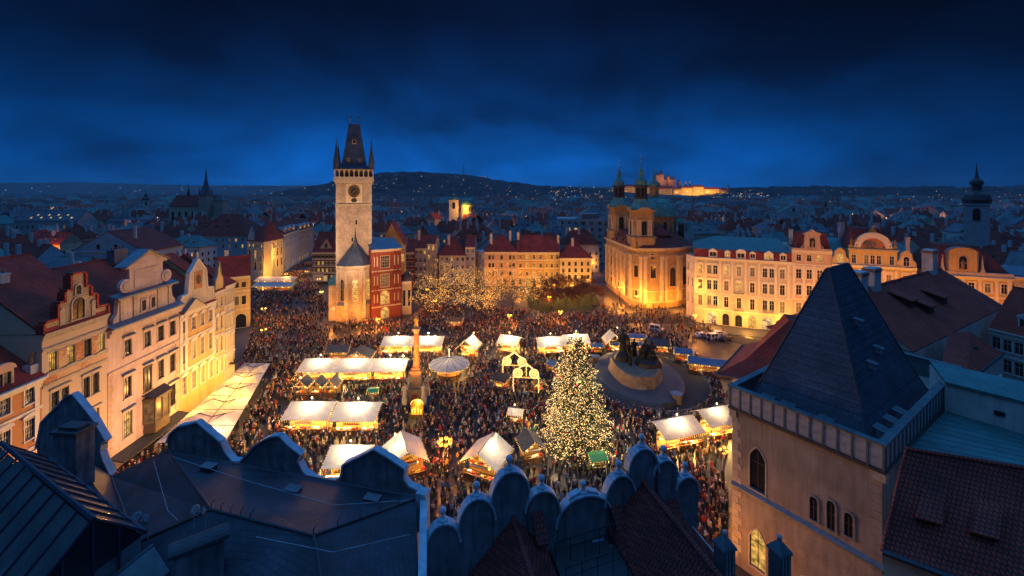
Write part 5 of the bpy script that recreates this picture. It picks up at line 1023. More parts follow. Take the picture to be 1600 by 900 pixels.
# teal roof deck, white wall and small red hipped roof at the right
rd = thing('rear_wing', 'flat teal metal roofed wing with a plain pale wall behind the parapet', 'building', (52, 46, 0))
K2 = lambda p: (p[0]-52, p[1]-46, p[2])
g0, g1, g2, g3 = G(1418, 702, 18.5), G(1478, 641, 18.5), G(1640, 688, 18.5), G(1640, 742, 18.5)
plane_roof('roof', [M['copper_sheet']], [([K2(g0), K2(g3), K2(g2), K2(g1)], 0)], rd, .3)
for k in range(1, 9):
    p = V(*g0)+(V(*g1)-V(*g0))*k/9; q = V(*g3)+(V(*g2)-V(*g3))*k/9; b = MB(); b.tube(K2(p), K2(q), .05, 4); b.build('roof_seam', [M['zinc_dark']], rd)
w0, w1 = G(1476, 642, 18.6), G(1640, 690, 18.6); h = 3.6
b = MB(); b.add([K2(w0), K2(w1), K2((w1[0], w1[1], w1[2]+h)), K2((w0[0], w0[1], w0[2]+h)), K2((w0[0]+3, w0[1]+5, w0[2])), K2((w1[0]+3, w1[1]+5, w1[2])), K2((w1[0]+3, w1[1]+5, w1[2]+h)), K2((w0[0]+3, w0[1]+5, w0[2]+h))], [(0,1,2,3),(3,2,6,7),(0,3,7,4)]); b.build('upper_wall', [M['plaster_white']], rd)
b = MB(); b.sheet([K2((w0[0]-.2, w0[1]-.3, w0[2]+h+.1)), K2((w1[0], w1[1]-.3, w1[2]+h+.1)), K2((w1[0]+3, w1[1]+5, w1[2]+h+.6)), K2((w0[0]+3, w0[1]+5, w0[2]+h+.6))], .25); b.build('upper_roof', [M['copper_sheet']], rd)
for k in range(3): 
    p = V(*w0)+(V(*w1)-V(*w0))*(.52+.035*k); b = MB(); b.box(-.18, .18, -.12, .05, 0, .5); b.build('vent', [M['metal_dark']], rd, K2((p.x, p.y-.02, p.z+1.3)))
b = MB(); b.slab([K2(g0)[:2], K2(g3)[:2], K2(g2)[:2], K2(g1)[:2]], 0, 18.1); b.build('wall', [M['plaster_grey']], rd)
sr = thing('small_house', 'small house with a hipped red roof and a skylight beside the palace roof', 'house', (74, 66, 0)); K3 = lambda p: (p[0]-74, p[1]-66, p[2])
a0, a1, a2, a3 = G(1466, 590, 18), G(1512, 597, 18), G(1568, 553, 18), G(1508, 530, 18); tip = G(1483, 520, 21.5)
b = MB(); a_ = [K3(p) for p in (a0, a1, a2, a3)]; t_ = [K3((tip[0], tip[1], 21.6)), K3(((tip[0]+a2[0])/2, (tip[1]+a2[1])/2+1, 21.4))]
b.sheet([a_[0], a_[1], t_[0]], .2); b.sheet([a_[1], a_[2], t_[1], t_[0]], .2); b.sheet([a_[2], a_[3], t_[1]], .2); b.sheet([a_[3], a_[0], t_[0], t_[1]], .2); rr2 = b.build('roof', [M['roof_red']], sr)
b = MB(); b.slab([p[:2] for p in a_], 0, 17.8); b.build('wall', [M['plaster_pink']], sr)
for p, q in ((0, 1), (1, 2)): b = MB(); b.tube(a_[p], a_[q], .2, 6); b.build('gutter', [M['metal_dark']], rr2)
c = (V(*a_[1])+V(*a_[2])+V(*t_[0])+V(*t_[1]))/4; b = MB(); b.box(-.5, .5, -.4, .4, 0, .35); b.build('skylight', [M['glass_blue']], sr, c)
for k in range(4):
    p = V(*a_[1])+(V(*a_[2])-V(*a_[1]))*(.12+.24*k); d = V(*a_[2])-V(*a_[1]); o = blind_window(sr, p.x+.02, p.y-.04, 12.5, 1.2, 2.4, False, 'trim_white', 'frame_dark', 0); o.rotation_euler = (0, 0, math.atan2(d.y, d.x))
r, L, a = house('palace_wing', 'pale palace wing with a red dormered roof at the right edge of the picture', (PX(1548, 88), 88), (PX(1640, 80), 80), 14, 17.2, 'plaster_pink', [(4, 2.6, 1.3, 5, 'h'), (9, 2.6, 1.3, 5, 'h'), (13.2, 2.4, 1.3, 5, 'h')], ('gable', 8, 'roof_red'), lit=.0, corn=.6)
dormer(r, 4.5, .8, 18.2, 1.8, 2.2, 'plaster_white', 'metal_dark', 4, 'arch', 0); dormer(r, 10.5, .8, 18.2, 1.8, 2.2, 'plaster_white', 'metal_dark', 4, 'arch', 0)
b = MB(); 
# dark red roof at the lower right with two shed dormers
lr = thing('roofed_house', 'dark house under a broad red tiled roof in the lower right corner', 'house', (40, 34, 0)); K4 = lambda p: (p[0]-40, p[1]-34, p[2])
t0, t1, e0_, e1_ = G(1416, 701, 23.4), G(1640, 738, 23.4), G(1378, 862, 17.2), G(1600, 945, 17.2)
rf = plane_roof('roof', [M['roof_brown']], [([K4(e0_), K4(e1_), K4(t1), K4(t0)], 0)], lr, .25)
b = MB(); b.tube(K4(t0), K4(t1), .18, 6); b.tube(K4(t0), K4(e0_), .14, 6); b.build('ridge_cap', [M['roof_brown']], rf)
b = MB(); b.tube(K4(e0_), K4(e1_), .22, 6); b.build('gutter', [M['metal_dark']], rf)
b = MB(); ec, ed = V(*K4(e0_)), V(*K4(e1_)); tc_, td = V(*K4(t0)), V(*K4(t1)); b.add([ec+V(.4,.3,-.3), ed+V(.4,.3,-.3), (ed.x+.4, ed.y+.3, 0), (ec.x+.4, ec.y+.3, 0), (tc_.x, tc_.y, 23.1), (td.x, td.y, 23.1), (td.x, td.y, 0), (tc_.x, tc_.y, 0)], [(0,3,2,1),(4,5,6,7),(0,4,7,3),(1,2,6,5)]); b.build('wall', [M['plaster_sand']], lr)
def slope(f, g): p = V(*K4(e0_))+(V(*K4(e1_))-V(*K4(e0_)))*f; q = V(*K4(t0))+(V(*K4(t1))-V(*K4(t0)))*f; return p+(q-p)*g
for f, g in ((.27, .36), (.66, .36)):
    c, up, al = slope(f, g), (slope(f, g+.1)-slope(f, g)).normalized(), (slope(f+.1, g)-slope(f, g)).normalized(); w = .75
    nrm = al.cross(up).normalized(); nrm = nrm if nrm.z > 0 else -nrm
    a0_ = c-al*w+nrm*.8; a1_ = c+al*w+nrm*.8; b = MB(); b.sheet([a0_, a1_, a1_+up*2.9-nrm*.72, a0_+up*2.9-nrm*.72], .1, 0)
    b.add([c-al*w, c+al*w, a1_, a0_], [(0,1,2,3)], 1); b.add([c-al*w, a0_, a0_+up*2.9-nrm*.8], [(0,1,2)], 0); b.add([c+al*w, a1_, a1_+up*2.9-nrm*.8], [(2,1,0)], 0); b.build('dormer', [M['roof_brown'], M['frame_dark']], rf)
# ------------------------------------------------------------------ school with the wavy parapet, lower left
E0 = V(-7.3, 33.9, 0); ex = V(.97, -.243, 0).normalized(); L0 = E0-ex*42; AL = math.atan2(ex.y, ex.x)
sc = thing('school_building', 'big dark slate roofed building with a white parapet of wavy gables', 'building', tuple(L0), AL)
INV = Matrix.Rotation(-AL, 4, 'Z') @ Matrix.Translation(-L0)
def loc(p): return INV @ V(*p)
B0 = L0+ex*60
def OP(px, py): return on_plane(L0, B0, px, py)
M['render_grey'] = mat('render_grey', (.19,.19,.21), .9, .35, .9, .4, 4, stain=.65); M['coping_pale'] = mat('coping_pale', (.38,.48,.55), .6, .2, 1.2, .1, 5, stain=.25)
sil = [(262, 692), (267, 678), (280, 667), (297, 664), (308, 660), (327, 676), (345, 691), (352, 707), (364, 721), (376, 722), (386, 712), (398, 698), (412, 689), (425, 683), (437, 682), (450, 696), (471, 712), (466, 722), (474, 737), (487, 748), (505, 755), (522, 754), (535, 745), (537, 727), (560, 716), (585, 703), (610, 718), (632, 733), (630, 748), (639, 760), (656, 768)]
up = [OP(*p) for p in sil]; base = [OP(656, 800), OP(262, 735)]
def wall_with_coping(name, top, foot, parent, y0=0., y1=.4, cw=.62, wallm='render_grey', ct=.14):
    b = MB(); b.prism(list(top)+list(foot), y0, y1); w = b.build(name, [M[wallm]], parent)
    c = MB()
    for p, q in zip(top[:-1], top[1:]):
        d = V(q[0]-p[0], 0, q[1]-p[1]); n = V(-d.z, 0, d.x).normalized()*ct
        if n.z < -.05: n = -n
        c.prism([(p[0], p[1]+.003), (q[0], q[1]+.003), (q[0]+n.x, q[1]+n.z), (p[0]+n.x, p[1]+n.z)], y0-.14, y1+cw-.55)
    c.build('coping', [M['coping_pale']], w); return w
wall_with_coping('wavy_parapet', up, base, sc)
sil1 = [(58, 700), (64, 672), (66, 660), (84, 642), (104, 621), (114, 616), (126, 630), (146, 655), (166, 689), (159, 694), (157, 704), (162, 719), (173, 742)]
up1 = [OP(*p) for p in sil1]; wall_with_coping('wavy_parapet', up1, [OP(173, 760), OP(58, 760)], sc)
def tri(b, *pts, mi=0): b.poly([loc(p) for p in pts], mi)
e_l, e_r = G(262, 703, 22), G(655, 774, 22); R0, R1, R2 = G(650, 780, 22.3), G(490, 838, 24.6), G(330, 797, 25.0)
cl, vl = G(173, 744, 18.2), G(212, 850, 23.0); g1, g2 = G(505, 925, 24.0), G(655, 930, 22.6); g3 = G(180, 960, 22.5)
b = MB()
tri(b, e_l, R2, R1); tri(b, e_l, R1, e_r); tri(b, R1, R0, e_r); tri(b, e_l, cl, R2); tri(b, cl, vl, R2); tri(b, R2, vl, g3); tri(b, R2, g3, R1); tri(b, R1, g3, g1); tri(b, R1, g1, R0); tri(b, R0, g1, g2)
far_l, gl = G(-60, 760, 20), G(-60, 960, 22)
tri(b, cl, G(100, 690, 20.5), vl); tri(b, G(100, 690, 20.5), far_l, gl); tri(b, G(100, 690, 20.5), gl, vl); tri(b, vl, gl, g3)
M['slate_dark'] = bricks('slate_dark', (.028,.036,.050), (.020,.027,.038), (.010,.013,.02), .5, .35, .02, rough=.6, bump=.5, patch=.6)
rf = b.build('roof', [M['slate_dark']], sc)
b = MB()
for p, q in ((e_l, R2), (R2, R1), (R1, R0), (R2, vl), (R1, g1), (vl, cl)): b.tube(loc(p)+V(0, 0, .06), loc(q)+V(0, 0, .06), .09, 6)
b.build('ridge_cap', [M['metal_dark']], rf)
for k in range(10):                              # snow hooks along the ridge
    p = R2+(R1-R2)*(k/10) if k < 5 else R1+(R0-R1)*((k-5)/5); b = MB(); b.tube(loc(p), loc(p)+V(0, 0, .45), .03, 5); b.tube(loc(p)+V(0, 0, .45), loc(p)+V(0, .25, .5), .03, 5); b.build('snow_hook', [M['iron']], rf)
b = MB(); b.tube(loc(G(262, 703, 22))+V(.2, -.35, .12), loc(e_r)+V(0, -.35, .12), .12, 6); b.build('gutter', [M['metal_dark']], rf)
for px, py, z in ((458, 768, 22.9), (582, 782, 22.7), (326, 732, 23.0)):
    p = loc(G(px, py, z)); b = MB(); b.box(-.55, .55, -.3, .3, -.25, .22); b.box(-.62, .62, -.36, .36, .22, .28, 1); b.build('skylight', [M['metal_dark'], M['glass_blue']], rf, p)
b = MB()   # walls below, front to the square
fl, frr = loc(L0), loc(E0)
b.box(0, 42, -18, 0, 0, 18); b.box(19, 42, -.6, .0, 18, 21.0); b.build('wall', [M['plaster_grey']], sc)
b = MB(); p0, p1 = loc(G(657, 772, 22.5)), loc(G(652, 940, 22.9)); b.add([p0, p1, p1+V(.55, 0, 0), p0+V(.55, 0, 0), p0-V(0, 0, 4), p1-V(0, 0, 4), p1+V(.55, 0, -4), p0+V(.55, 0, -4)], [(0,1,2,3),(3,2,6,7),(0,4,5,1)]); b.build('side_parapet', [M['coping_pale']], sc)
b = MB(); p0 = loc(G(660, 772, 22.6)); b.box(-.35, .45, -.45, .35, -2.6, .3); b.build('corner_post', [M['coping_pale']], sc, p0)
for q_ in ([(270, 716, 22.6), (380, 752, 23.5), (520, 792, 23.4), (640, 784, 22.6)], [(240, 722, 21.4), (262, 800, 23.6), (300, 838, 24.2)], [(400, 842, 24.9), (520, 866, 24.5), (640, 838, 23.2)]):
    b = MB(); c_ = [loc(G(*p)) for p in q_]
    for p, q in zip(c_[:-1], c_[1:]): b.tube(p+V(0, 0, .12), q+V(0, 0, .12), .025, 4)
    b.build('lightning_cable', [M['zinc']], rf)
# chimneys
def free_chimney(px, py, z, ztop, w, d, rot, label, capped=False):
    p = G(px, py, z); c = thing('chimney_stack', label, 'chimney', (p.x, p.y, z), rot)
    b = MB(); b.box(-w/2, w/2, -d/2, d/2, -1.6, ztop-z); b.build('shaft', [M['render_grey']], c)
    b = MB()
    if capped:
        n = 8; prof = [(d*.62*math.cos(PI-PI*i/n), ztop-z+d*.45*math.sin(PI*i/n)) for i in range(n+1)]
        b.M = Matrix.Rotation(PI/2, 4, 'Z'); b.prism(prof, -w/2-.25, w/2+.25)
    else: b.box(-w/2-.15, w/2+.15, -d/2-.15, d/2+.15, ztop-z, ztop-z+.22); b.box(-w/2+.2, w/2-.2, -d/2+.2, d/2-.2, ztop-z+.22, ztop-z+.45)
    b.build('cap', [M['metal_dark']], c)
    return c
c = free_chimney(116, 752, 22, 26.2, 2.1, 1.4, -.1, 'square pale chimney with a dark ledge behind the glass roof')
b = MB(); b.box(-.4, 1.1, -.95, -.7, 1.2, 1.5); b.build('ledge', [M['metal_dark']], c)
free_chimney(312, 905, 23.6, 25.7, 2.3, .95, .62, 'long pale chimney with a rounded metal cap near the camera', True)
def dish(px, py, z, label, rot):
    p = G(px, py, z); t = thing('satellite_dish', label, 'satellite dish', tuple(p), rot, 'satellite dishes on the slate roof')
    b = MB(); b.tube((0, 0, -.6), (0, 0, .9), .035, 6); b.build('pole', [M['zinc']], t)
    b = MB(); b.M = Matrix.Translation((0, -.05, .8)) @ Matrix.Rotation(PI*.42, 4, 'X'); n = 14
    b.lathe([(.02, 0), (.16, .02), (.29, .07), (.30, .08), (.16, .05), (.02, .04)], n); b.tube((0, -.36, .06), (0, -.1, .5), .015, 4); b.ball((0, -.1, .5), .05, 6, 4); b.build('reflector', [M['zinc']], t, smooth=True)
dish(213, 826, 24.0, 'small satellite dish on the slate roof, nearer the glass roof', .8); dish(231, 829, 24.1, 'small satellite dish standing alone just right of its twin', -.3); dish(303, 816, 24.9, 'satellite dish by the rounded chimney on the ridge', 1.2); dish(321, 818, 24.9, 'bent little aerial dish right at the rounded chimney cap', -.9)

# glazed roof lantern at the lower left
r0, r1 = G(3, 694, 28.0), G(145, 812, 28.0); d = (r1-r0); Ll = d.length; ag = math.atan2(d.y, d.x)
gl_ = thing('glass_roof', 'pitched glass roof lantern with dark glazing bars in the lower left corner', 'glass roof', (r1.x, r1.y, 0), ag)
M['roof_glass'] = mat('roof_glass', (.10,.11,.11), .14, .35, .5, spec=.8); M['bar_blue'] = mat('bar_blue', (.02,.035,.06), .4, .2)
nb = 9; bw = Ll/nb; wr, dr_, wl, dl = 2.3, 2.3, 3.9, 3.9
def gp_(side, x, t): return V(x, t*(wr if side > 0 else -wl), 28.0-t*(dr_ if side > 0 else dl))
for side in (1, -1):
    nn = V(0, dr_, wr).normalized() if side > 0 else V(0, -dl, wl).normalized()
    b = MB(); q = [gp_(side, -bw+.07, .03), gp_(side, -.07, .03), gp_(side, -.07, .97), gp_(side, -bw+.07, .97)]
    if side > 0: q = q[::-1]
    b.sheet(q, .03); me = b.mesh('pane', [M['roof_glass']])
    for k in range(nb): ob('pane', me, gl_, (-bw*k, 0, 0))
    b = MB(); p, q = gp_(side, 0, 0), gp_(side, 0, 1); b.tube(p+nn*.05, q+nn*.05, .075, 4); me = b.mesh('glazing_bar', [M['bar_blue']])
    for k in range(nb+1): ob('glazing_bar', me, gl_, (-bw*k, 0, 0))
    b = MB(); b.tube(gp_(side, .1, 1), gp_(side, -Ll-.1, 1), .12, 6); b.build('eaves_rail', [M['bar_blue']], gl_)
b = MB(); b.tube((.12, 0, 28.06), (-Ll-.1, 0, 28.06), .14, 6); b.build('ridge_rail', [M['bar_blue']], gl_)
b = MB(); b.box(-Ll, 0, -wl+.15, wr-.1, 20, 24.1); b.box(-Ll, -.05, -.5, wr-.15, 24.1, 25.6); b.build('wall', [M['render_grey']], gl_)
b = MB(); b.add([(-.02, -wl+.1, 24.15), (-.02, wr-.05, 25.6), (-.02, 0, 27.95)], [(0,1,2)]); b.build('end_glass', [M['glass_dark']], gl_)
for y in (-2.4, -1.2, 0, 1.1):
    zt = 27.9-abs(y)*(1.0 if y > 0 else 1.0); b = MB(); b.box(-.02, .08, y-.05, y+.05, 24.4, zt); b.build('end_bar', [M['bar_blue']], gl_)
b = MB(); b.sheet([(.3, -wl, 23.4), (1.7, -wl, 22.3), (1.7, wr+.5, 23.7), (.3, wr+.3, 24.8)], .1); b.tube((.3, -wl, 23.45), (.3, wr+.3, 24.85), .07, 5); b.build('lean_roof', [M['zinc_dark']], gl_)

# ------------------------------------------------------------------ twin houses with rounded stepped gables and ball finials
gx_ = V(.97, .243, 0).normalized(); Ag = V(-7.5, 28.45, 0); Bg = Ag+gx_*30; AG = math.atan2(gx_.y, gx_.x)
tg = [thing('gabled_house', 'house with rounded stepped gable and ball finials next to the slate roof', 'house', tuple(Ag), AG), thing('gabled_house', 'house with the tallest rounded stepped gable and a long red tile ridge', 'house', tuple(Ag), AG)]
def GP(px, py): return on_plane(Ag, Bg, px, py)
def round_gable(root, p0, p1, ysh0, ysh1, ytop, yfoot, fin=True, fan=False):
    a, c = GP(p0, ysh0), GP(p1, ysh1); m = GP((p0+p1)/2, ytop); n = 12; w = (c[0]-a[0])/2; um = (a[0]+c[0])/2
    arc = []
    for i in range(n+1):
        t = PI-PI*i/n; s0 = a[1] if i <= n/2 else c[1]
        arc.append((um+w*math.cos(t), s0+(m[1]-s0)*math.sin(t)))
    zf = GP((p0+p1)/2, yfoot)[1]
    wl_ = wall_with_coping('rounded_gable', arc, [(c[0], zf), (a[0], zf)], root, 0, .4, .75, 'render_grey', .13)
    if fin:
        b = MB(); z = m[1]+.1
        b.lathe([(.30, z), (.34, z+.1), (.2, z+.22), (.13, z+.42), (.15, z+.5)], 8, (um, .3), rot=PI/8); b.ball((um, .3, z+.68), .25, 10, 7)
        if fan:
            for s in (-1, 1): b.prism([(um+s*.35, z-.2), (um+s*1.2, z-.45), (um+s*1.15, z-.05), (um+s*.75, z+.1), (um+s*.35, z+.25)], .05, .55)
        b.build('ball_finial', [M['coping_pale']], wl_, smooth=False)
    return um, m[1]
round_gable(tg[0], 666, 718, 862, 846, 820, 935); round_gable(tg[0], 717, 773, 832, 812, 780, 930); ha = round_gable(tg[0], 768, 826, 790, 770, 738, 935); round_gable(tg[0], 822, 874, 800, 802, 768, 930)
round_gable(tg[0], 870, 955, 826, 802, 776, 900, True, True)
round_gable(tg[1], 946, 992, 792, 775, 744, 900); hb = round_gable(tg[1], 983, 1028, 738, 738, 702, 900); round_gable(tg[1], 1022, 1058, 742, 745, 720, 900); round_gable(tg[1], 1057, 1091, 766, 768, 746, 900)
def lr_roof(root, um, zr, half_l, half_r, drop, length, m, y0=-.02):
    b = MB(); z0 = zr
    for s, w in ((-1, half_l), (1, half_r)):
        q = [(um, y0, z0), (um+s*w, y0, z0-drop*w), (um+s*w, -length, z0-drop*w), (um, -length, z0)]
        b.sheet(q if s > 0 else q[::-1], .22)
    o = b.build('roof', [M[m]], root)
    b = MB(); b.tube((um, y0, z0+.05), (um, -length, z0+.05), .17, 6); b.build('ridge_cap', [M[m]], o)
    # rows of pan tiles as real relief
    tb = MB(); tw = .26
    for s, w in ((-1, half_l), (1, half_r)):
        for k in range(int(length/tw)):
            y = y0-.1-k*tw; a_ = V(um+s*.1, y, z0-drop*.1+.02); c_ = V(um+s*w, y, z0-drop*w+.02); h = V(s*drop, 0, 1).normalized()*.07
            tb.add([a_+V(0, .085, 0), c_+V(0, .085, 0), c_+h, a_+h, a_-V(0, .085, 0), c_-V(0, .085, 0)], [(0,1,2,3),(3,2,5,4),(1,5,2)])
    tb.build('pan_tiles', [M[m]], o, kind='stuff'); return o
M['roof_red_near'] = bricks('roof_red_near', (.30,.042,.026), (.22,.032,.022), (.05,.012,.012), .26, .34, .04, bump=.8, patch=.35)  # darker copy of the red tiles: foreground dimness put into the colour
lr_roof(tg[0], ha[0]+.2, ZF(822, 29.6), 3.6, 2.4, 1.05, 14, 'roof_red_near'); lr_roof(tg[1], hb[0]-.1, ZF(756, 32.6), 3.0, 4.2, 1.0, 15, 'roof_red_near')
b = MB(); b.box(0, 15.2, -14, 0, 0, 19.0); b.build('wall', [M['plaster_grey']], tg[0]); b = MB(); b.box(15.25, 22.5, -15, 0, 0, 19.2); b.build('wall', [M['plaster_grey']], tg[1])
for px, py in ((840, 800), (1012, 770), (962, 790), (1050, 780)):
    u, z = GP(px, py); b = MB(); b.sheet([(u-.45, -.02, z+.1), (u+.35, -.02, z+.1), (u+.35, -1.4, z-1.2), (u-.45, -1.4, z-1.2)], .15); b.build('buttress_tiles', [M['roof_red_near']], tg[0] if px < 900 else tg[1])
# roof terrace clutter between them
tr_ = thing('roof_terrace', 'dark service terrace with rails between the two tiled roofs', 'terrace', tuple(Ag), AG)
u0, u1 = GP(850, 860)[0], GP(945, 860)[0]
b = MB(); b.box(u0+.3, u1-.2, -7, -.4, 18.9, 20.2); b.build('deck', [M['metal_dark']], tr_)
for y in (-1.6, -3.6):
    b = MB(); b.tube((u0+.2, y, 21.6), (u1, y, 22.1), .04, 5); b.tube((u0+.2, y, 21.0), (u1, y, 21.5), .03, 5)
    for k in range(5): b.tube((u0+.3+k*(u1-u0-.4)/4, y, 20.1), (u0+.3+k*(u1-u0-.4)/4, y, 21.6+k*.12), .03, 5)
    b.build('railing', [M['iron']], tr_)
M['sign_blue'] = mat('sign_blue', (.22,.42,.62), .5, .05)
for px, py, w, lab in ((892, 857, .8, 'pale blue square notice with a white dot on the terrace rail'), (929, 843, .9, 'pale blue notice with a white ring fixed to the fan shaped gable'), (939, 858, .9, 'plain tilted pale blue notice at the terrace edge')):
    u, z = GP(px, py); t = thing('notice_board', lab, 'sign', tuple(Ag+gx_*u+V(.24, -.97, 0)*.6+V(0, 0, z)), AG+(.3 if px == 939 else 0))
    b = MB(); b.box(-w/2, w/2, -.03, .03, -w/2, w/2); b.build('board', [M['sign_blue']], t)
    if px != 939:
        b = MB(); n = 14; ri = .0 if px == 892 else .14
        for k in range(n): a0, a1 = 2*PI*k/n, 2*PI*(k+1)/n; b.add([(ri*math.cos(a0), -.036, ri*math.sin(a0)), (.22*math.cos(a0), -.036, .22*math.sin(a0)), (.22*math.cos(a1), -.036, .22*math.sin(a1)), (ri*math.cos(a1), -.036, ri*math.sin(a1))], [(0,1,2,3)])
        b.build('emblem', [M['trim_white']], t)
    b = MB(); b.box(-.04, .04, .03, .1, -2.2, w/2); b.build('post', [M['iron']], t)
for px, py, lab in ((1132, 892, 'blue metal ventilation chimney at the foot of the red ridge'), (1218, 900, 'blue louvred chimney below the tower house wall')):
    p = G(px, py, 22.5); t = thing('vent_chimney', lab, 'chimney', tuple(p), .3); h = 2.2
    b = MB(); b.box(-.42, .42, -.42, .42, -2.5, h*.7); b.build('shaft', [M['zinc_dark']], t)
    for k in range(3): b = MB(); b.box(-.3+k*.25, -.2+k*.25, -.46, -.41, .1, h*.65); b.build('louvre', [M['zinc']], t)
    b = MB(); b.lathe([(.72, h*.7), (.66, h*.76), (.1, h)], 4, rot=PI/4); b.build('cap', [M['zinc_dark']], t); b = MB(); b.ball((0, 0, h+.15), .16, 8, 5); b.build('cap_ball', [M['zinc']], t)
# ------------------------------------------------------------------ Christmas market
BLOCK = []                                        # footprints kept clear of people: (x, y, half w, half d, rot)
def garland(b, p, q, n, r=.05, sag=.25):
    p, q = Vector(p), Vector(q)
    for k in range(n+1):
        t = k/n; c = p+(q-p)*t; c.z -= sag*4*t*(1-t)+R.uniform(-.05, .05); b.octa(c, r*R.uniform(.75, 1.3))
def goods(b, x0, x1, y, z, n):
    for k in range(n):
        x = x0+(x1-x0)*(k+.5)/n; h = R.uniform(.12, .4); w = (x1-x0)/n*.38; b.box(x-w, x+w, y-.18, y+.18, z, z+h, R.randrange(1, 4))
def stall(label, cx, cy, w, d, rot=0, zf=2.9, zr=4.4, kind='gx', canopy='canvas', inside=520, lamp=430, lampat=(0, -.9), group='white canopied market stalls', name='market_stall', front=.5, col=WARM, back=None, hut='wood'):
    """front edge at local y=-d/2; gx: ridge along x, gy: ridge runs back, sh: one slope"""
    t = thing(name, label, 'stall', (cx, cy, 0), rot, group); BLOCK.append((cx, cy, w/2+.2, d/2+.2, rot))
    x0, x1, y0, y1 = -w/2, w/2, -d/2, d/2
    b = MB(); th = .06
    if kind == 'gx':
        yr = y0+d*front; zb = zf+.25
        b.sheet([(x0, y0, zf), (x1, y0, zf), (x1, yr, zr), (x0, yr, zr)], th); b.sheet([(x0, yr, zr), (x1, yr, zr), (x1, y1, zb), (x0, y1, zb)], th)
        ends = [[(x0, y0, zf), (x0, yr, zr), (x0, y1, zb)], [(x1, y0, zf), (x1, y1, zb), (x1, yr, zr)]]
        edge = [((x0, y0-.05, zf), (x1, y0-.05, zf)), ((x0-.03, y0, zf), (x0-.03, yr, zr)), ((x1+.03, y0, zf), (x1+.03, yr, zr))]
        top = V(0, yr, zr)
    elif kind == 'gy':
        b.sheet([(x0, y0, zf), (0, y0, zr), (0, y1, zr), (x0, y1, zf)], th); b.sheet([(0, y0, zr), (x1, y0, zf), (x1, y1, zf), (0, y1, zr)], th)
        edge = [((x0, y0-.05, zf), (0, y0-.05, zr)), ((0, y0-.05, zr), (x1, y0-.05, zf)), ((x0-.04, y0, zf), (x0-.04, y1, zf)), ((x1+.04, y0, zf), (x1+.04, y1, zf))]
        top = V(0, 0, zr)
    else:
        b.sheet([(x0, y0, zf), (x1, y0, zf), (x1, y1, zr), (x0, y1, zr)], th); edge = [((x0, y0-.05, zf), (x1, y0-.05, zf)), ((x0-.03, y0, zf), (x0-.03, y1, zr)), ((x1+.03, y0, zf), (x1+.03, y1, zr))]; top = V(0, y1, zr)
    cn = b.build('canopy', [M[canopy]], t)
    b = MB()
    if kind == 'gy': b.tube((0, y0-.03, zr+.01), (0, y1+.03, zr+.01), .06, 5)
    b.tube((x0, y0, zf), (x1, y0, zf), .05, 5) if kind != 'gy' else None
    b.tube((x1, y0, zf), (x1, y1, zf if kind == 'gy' else (zf+.25 if kind == 'gx' else zr)), .05, 5); b.tube((x0, y0, zf), (x0, y1, zf if kind == 'gy' else (zf+.25 if kind == 'gx' else zr)), .05, 5)
    b.build('frame', [M['iron']], t)
    for x in (x0+.12, x1-.12):
        for y in (y0+.12, y1-.12):
            p = MB(); p.box(x-.06, x+.06, y-.06, y+.06, 0, zf-.05); p.build('post', [M['wood_dark']], t)
    b = MB(); zs = zf-.42
    if kind == 'gy': zs = zf+.15
    sw = min(w*.3, 1.5); b.box(-sw, sw, y0+.02, y0+.07, zs-.2, zs+.2, 0); b.box(-sw+.08, sw-.08, y0-.0, y0+.02, zs-.12, zs+.12, 1); b.build('sign_board', [M['wood_dark'], M[R.choice(('gilt', 'cloth_red', 'trim_white'))]], t)
    b = MB(); b.box(x0+.3, x1-.3, y0+.5, y0+1.1, 0, 1.0); b.box(x0+.2, x1-.2, y0+.4, y0+1.2, 1.0, 1.08); b.build('counter', [M[hut]], t)
    b = MB(); goods(b, x0+.4, x1-.4, y0+.8, 1.08, max(3, int(w*1.3))); b.build('goods', [M['wood_light'], M['cloth_red'], M['gilt'], M['trim_white']], t)
    b = MB(); yb = min(y1-.3, y0+3.0); b.box(x0+.3, x1-.3, yb, yb+.1, 0, zf-.15)
    for k in range(2): b.box(x0+.4, x1-.4, yb-.3, yb, 1.3+k*.65, 1.35+k*.65)
    goods(b, x0+.5, x1-.5, yb-.16, 1.36, max(3, int(w*1.1))); goods(b, x0+.5, x1-.5, yb-.16, 2.01, max(3, int(w*1.1))); b.build('shelf_wall', [M['wood_light'], M['cloth_red'], M['gilt'], M['trim_white']], t)
    b = MB()
    for p, q in edge:
        n = int((Vector(q)-Vector(p)).length/.42); garland(b, p, q, max(4, n), .055, .0)
        garland(b, V(*p)-V(0, 0, .22), V(*q)-V(0, 0, .22), max(4, n), .05, .12)
    b.build('garland', [M['fairy']], t, kind='stuff')
    b = MB(); n = max(2, int(w/2.6))
    for k in range(n): b.ball((x0+w*(k+.5)/n, y0+.9, zf-.35), .16, 7, 5)
    b.build('hanging_bulbs', [M['bulb_gold']], t, kind='stuff')
    if inside:
        for k in range(1 if w < 6 else 2): point(((k-(.5 if w >= 6 else 0))*w*.5, y0+.75, zf-.6), inside, col, .2, parent=t)
    if lamp:
        lx, ly = lampat; lz = zr+1.15; ly = top.y+ly
        b = MB(); b.tube((lx, top.y, zr-.05), (lx, ly, lz), .035, 5); lp = b.build('lamp_arm', [M['iron']], t)
        b = MB(); b.ball((lx, ly, lz+.06), .15, 8, 6); b.build('bulb', [M['bulb_gold']], lp)
        point((lx, ly-.1, lz-.15), lamp, SOFT, .12, parent=t)
    return t
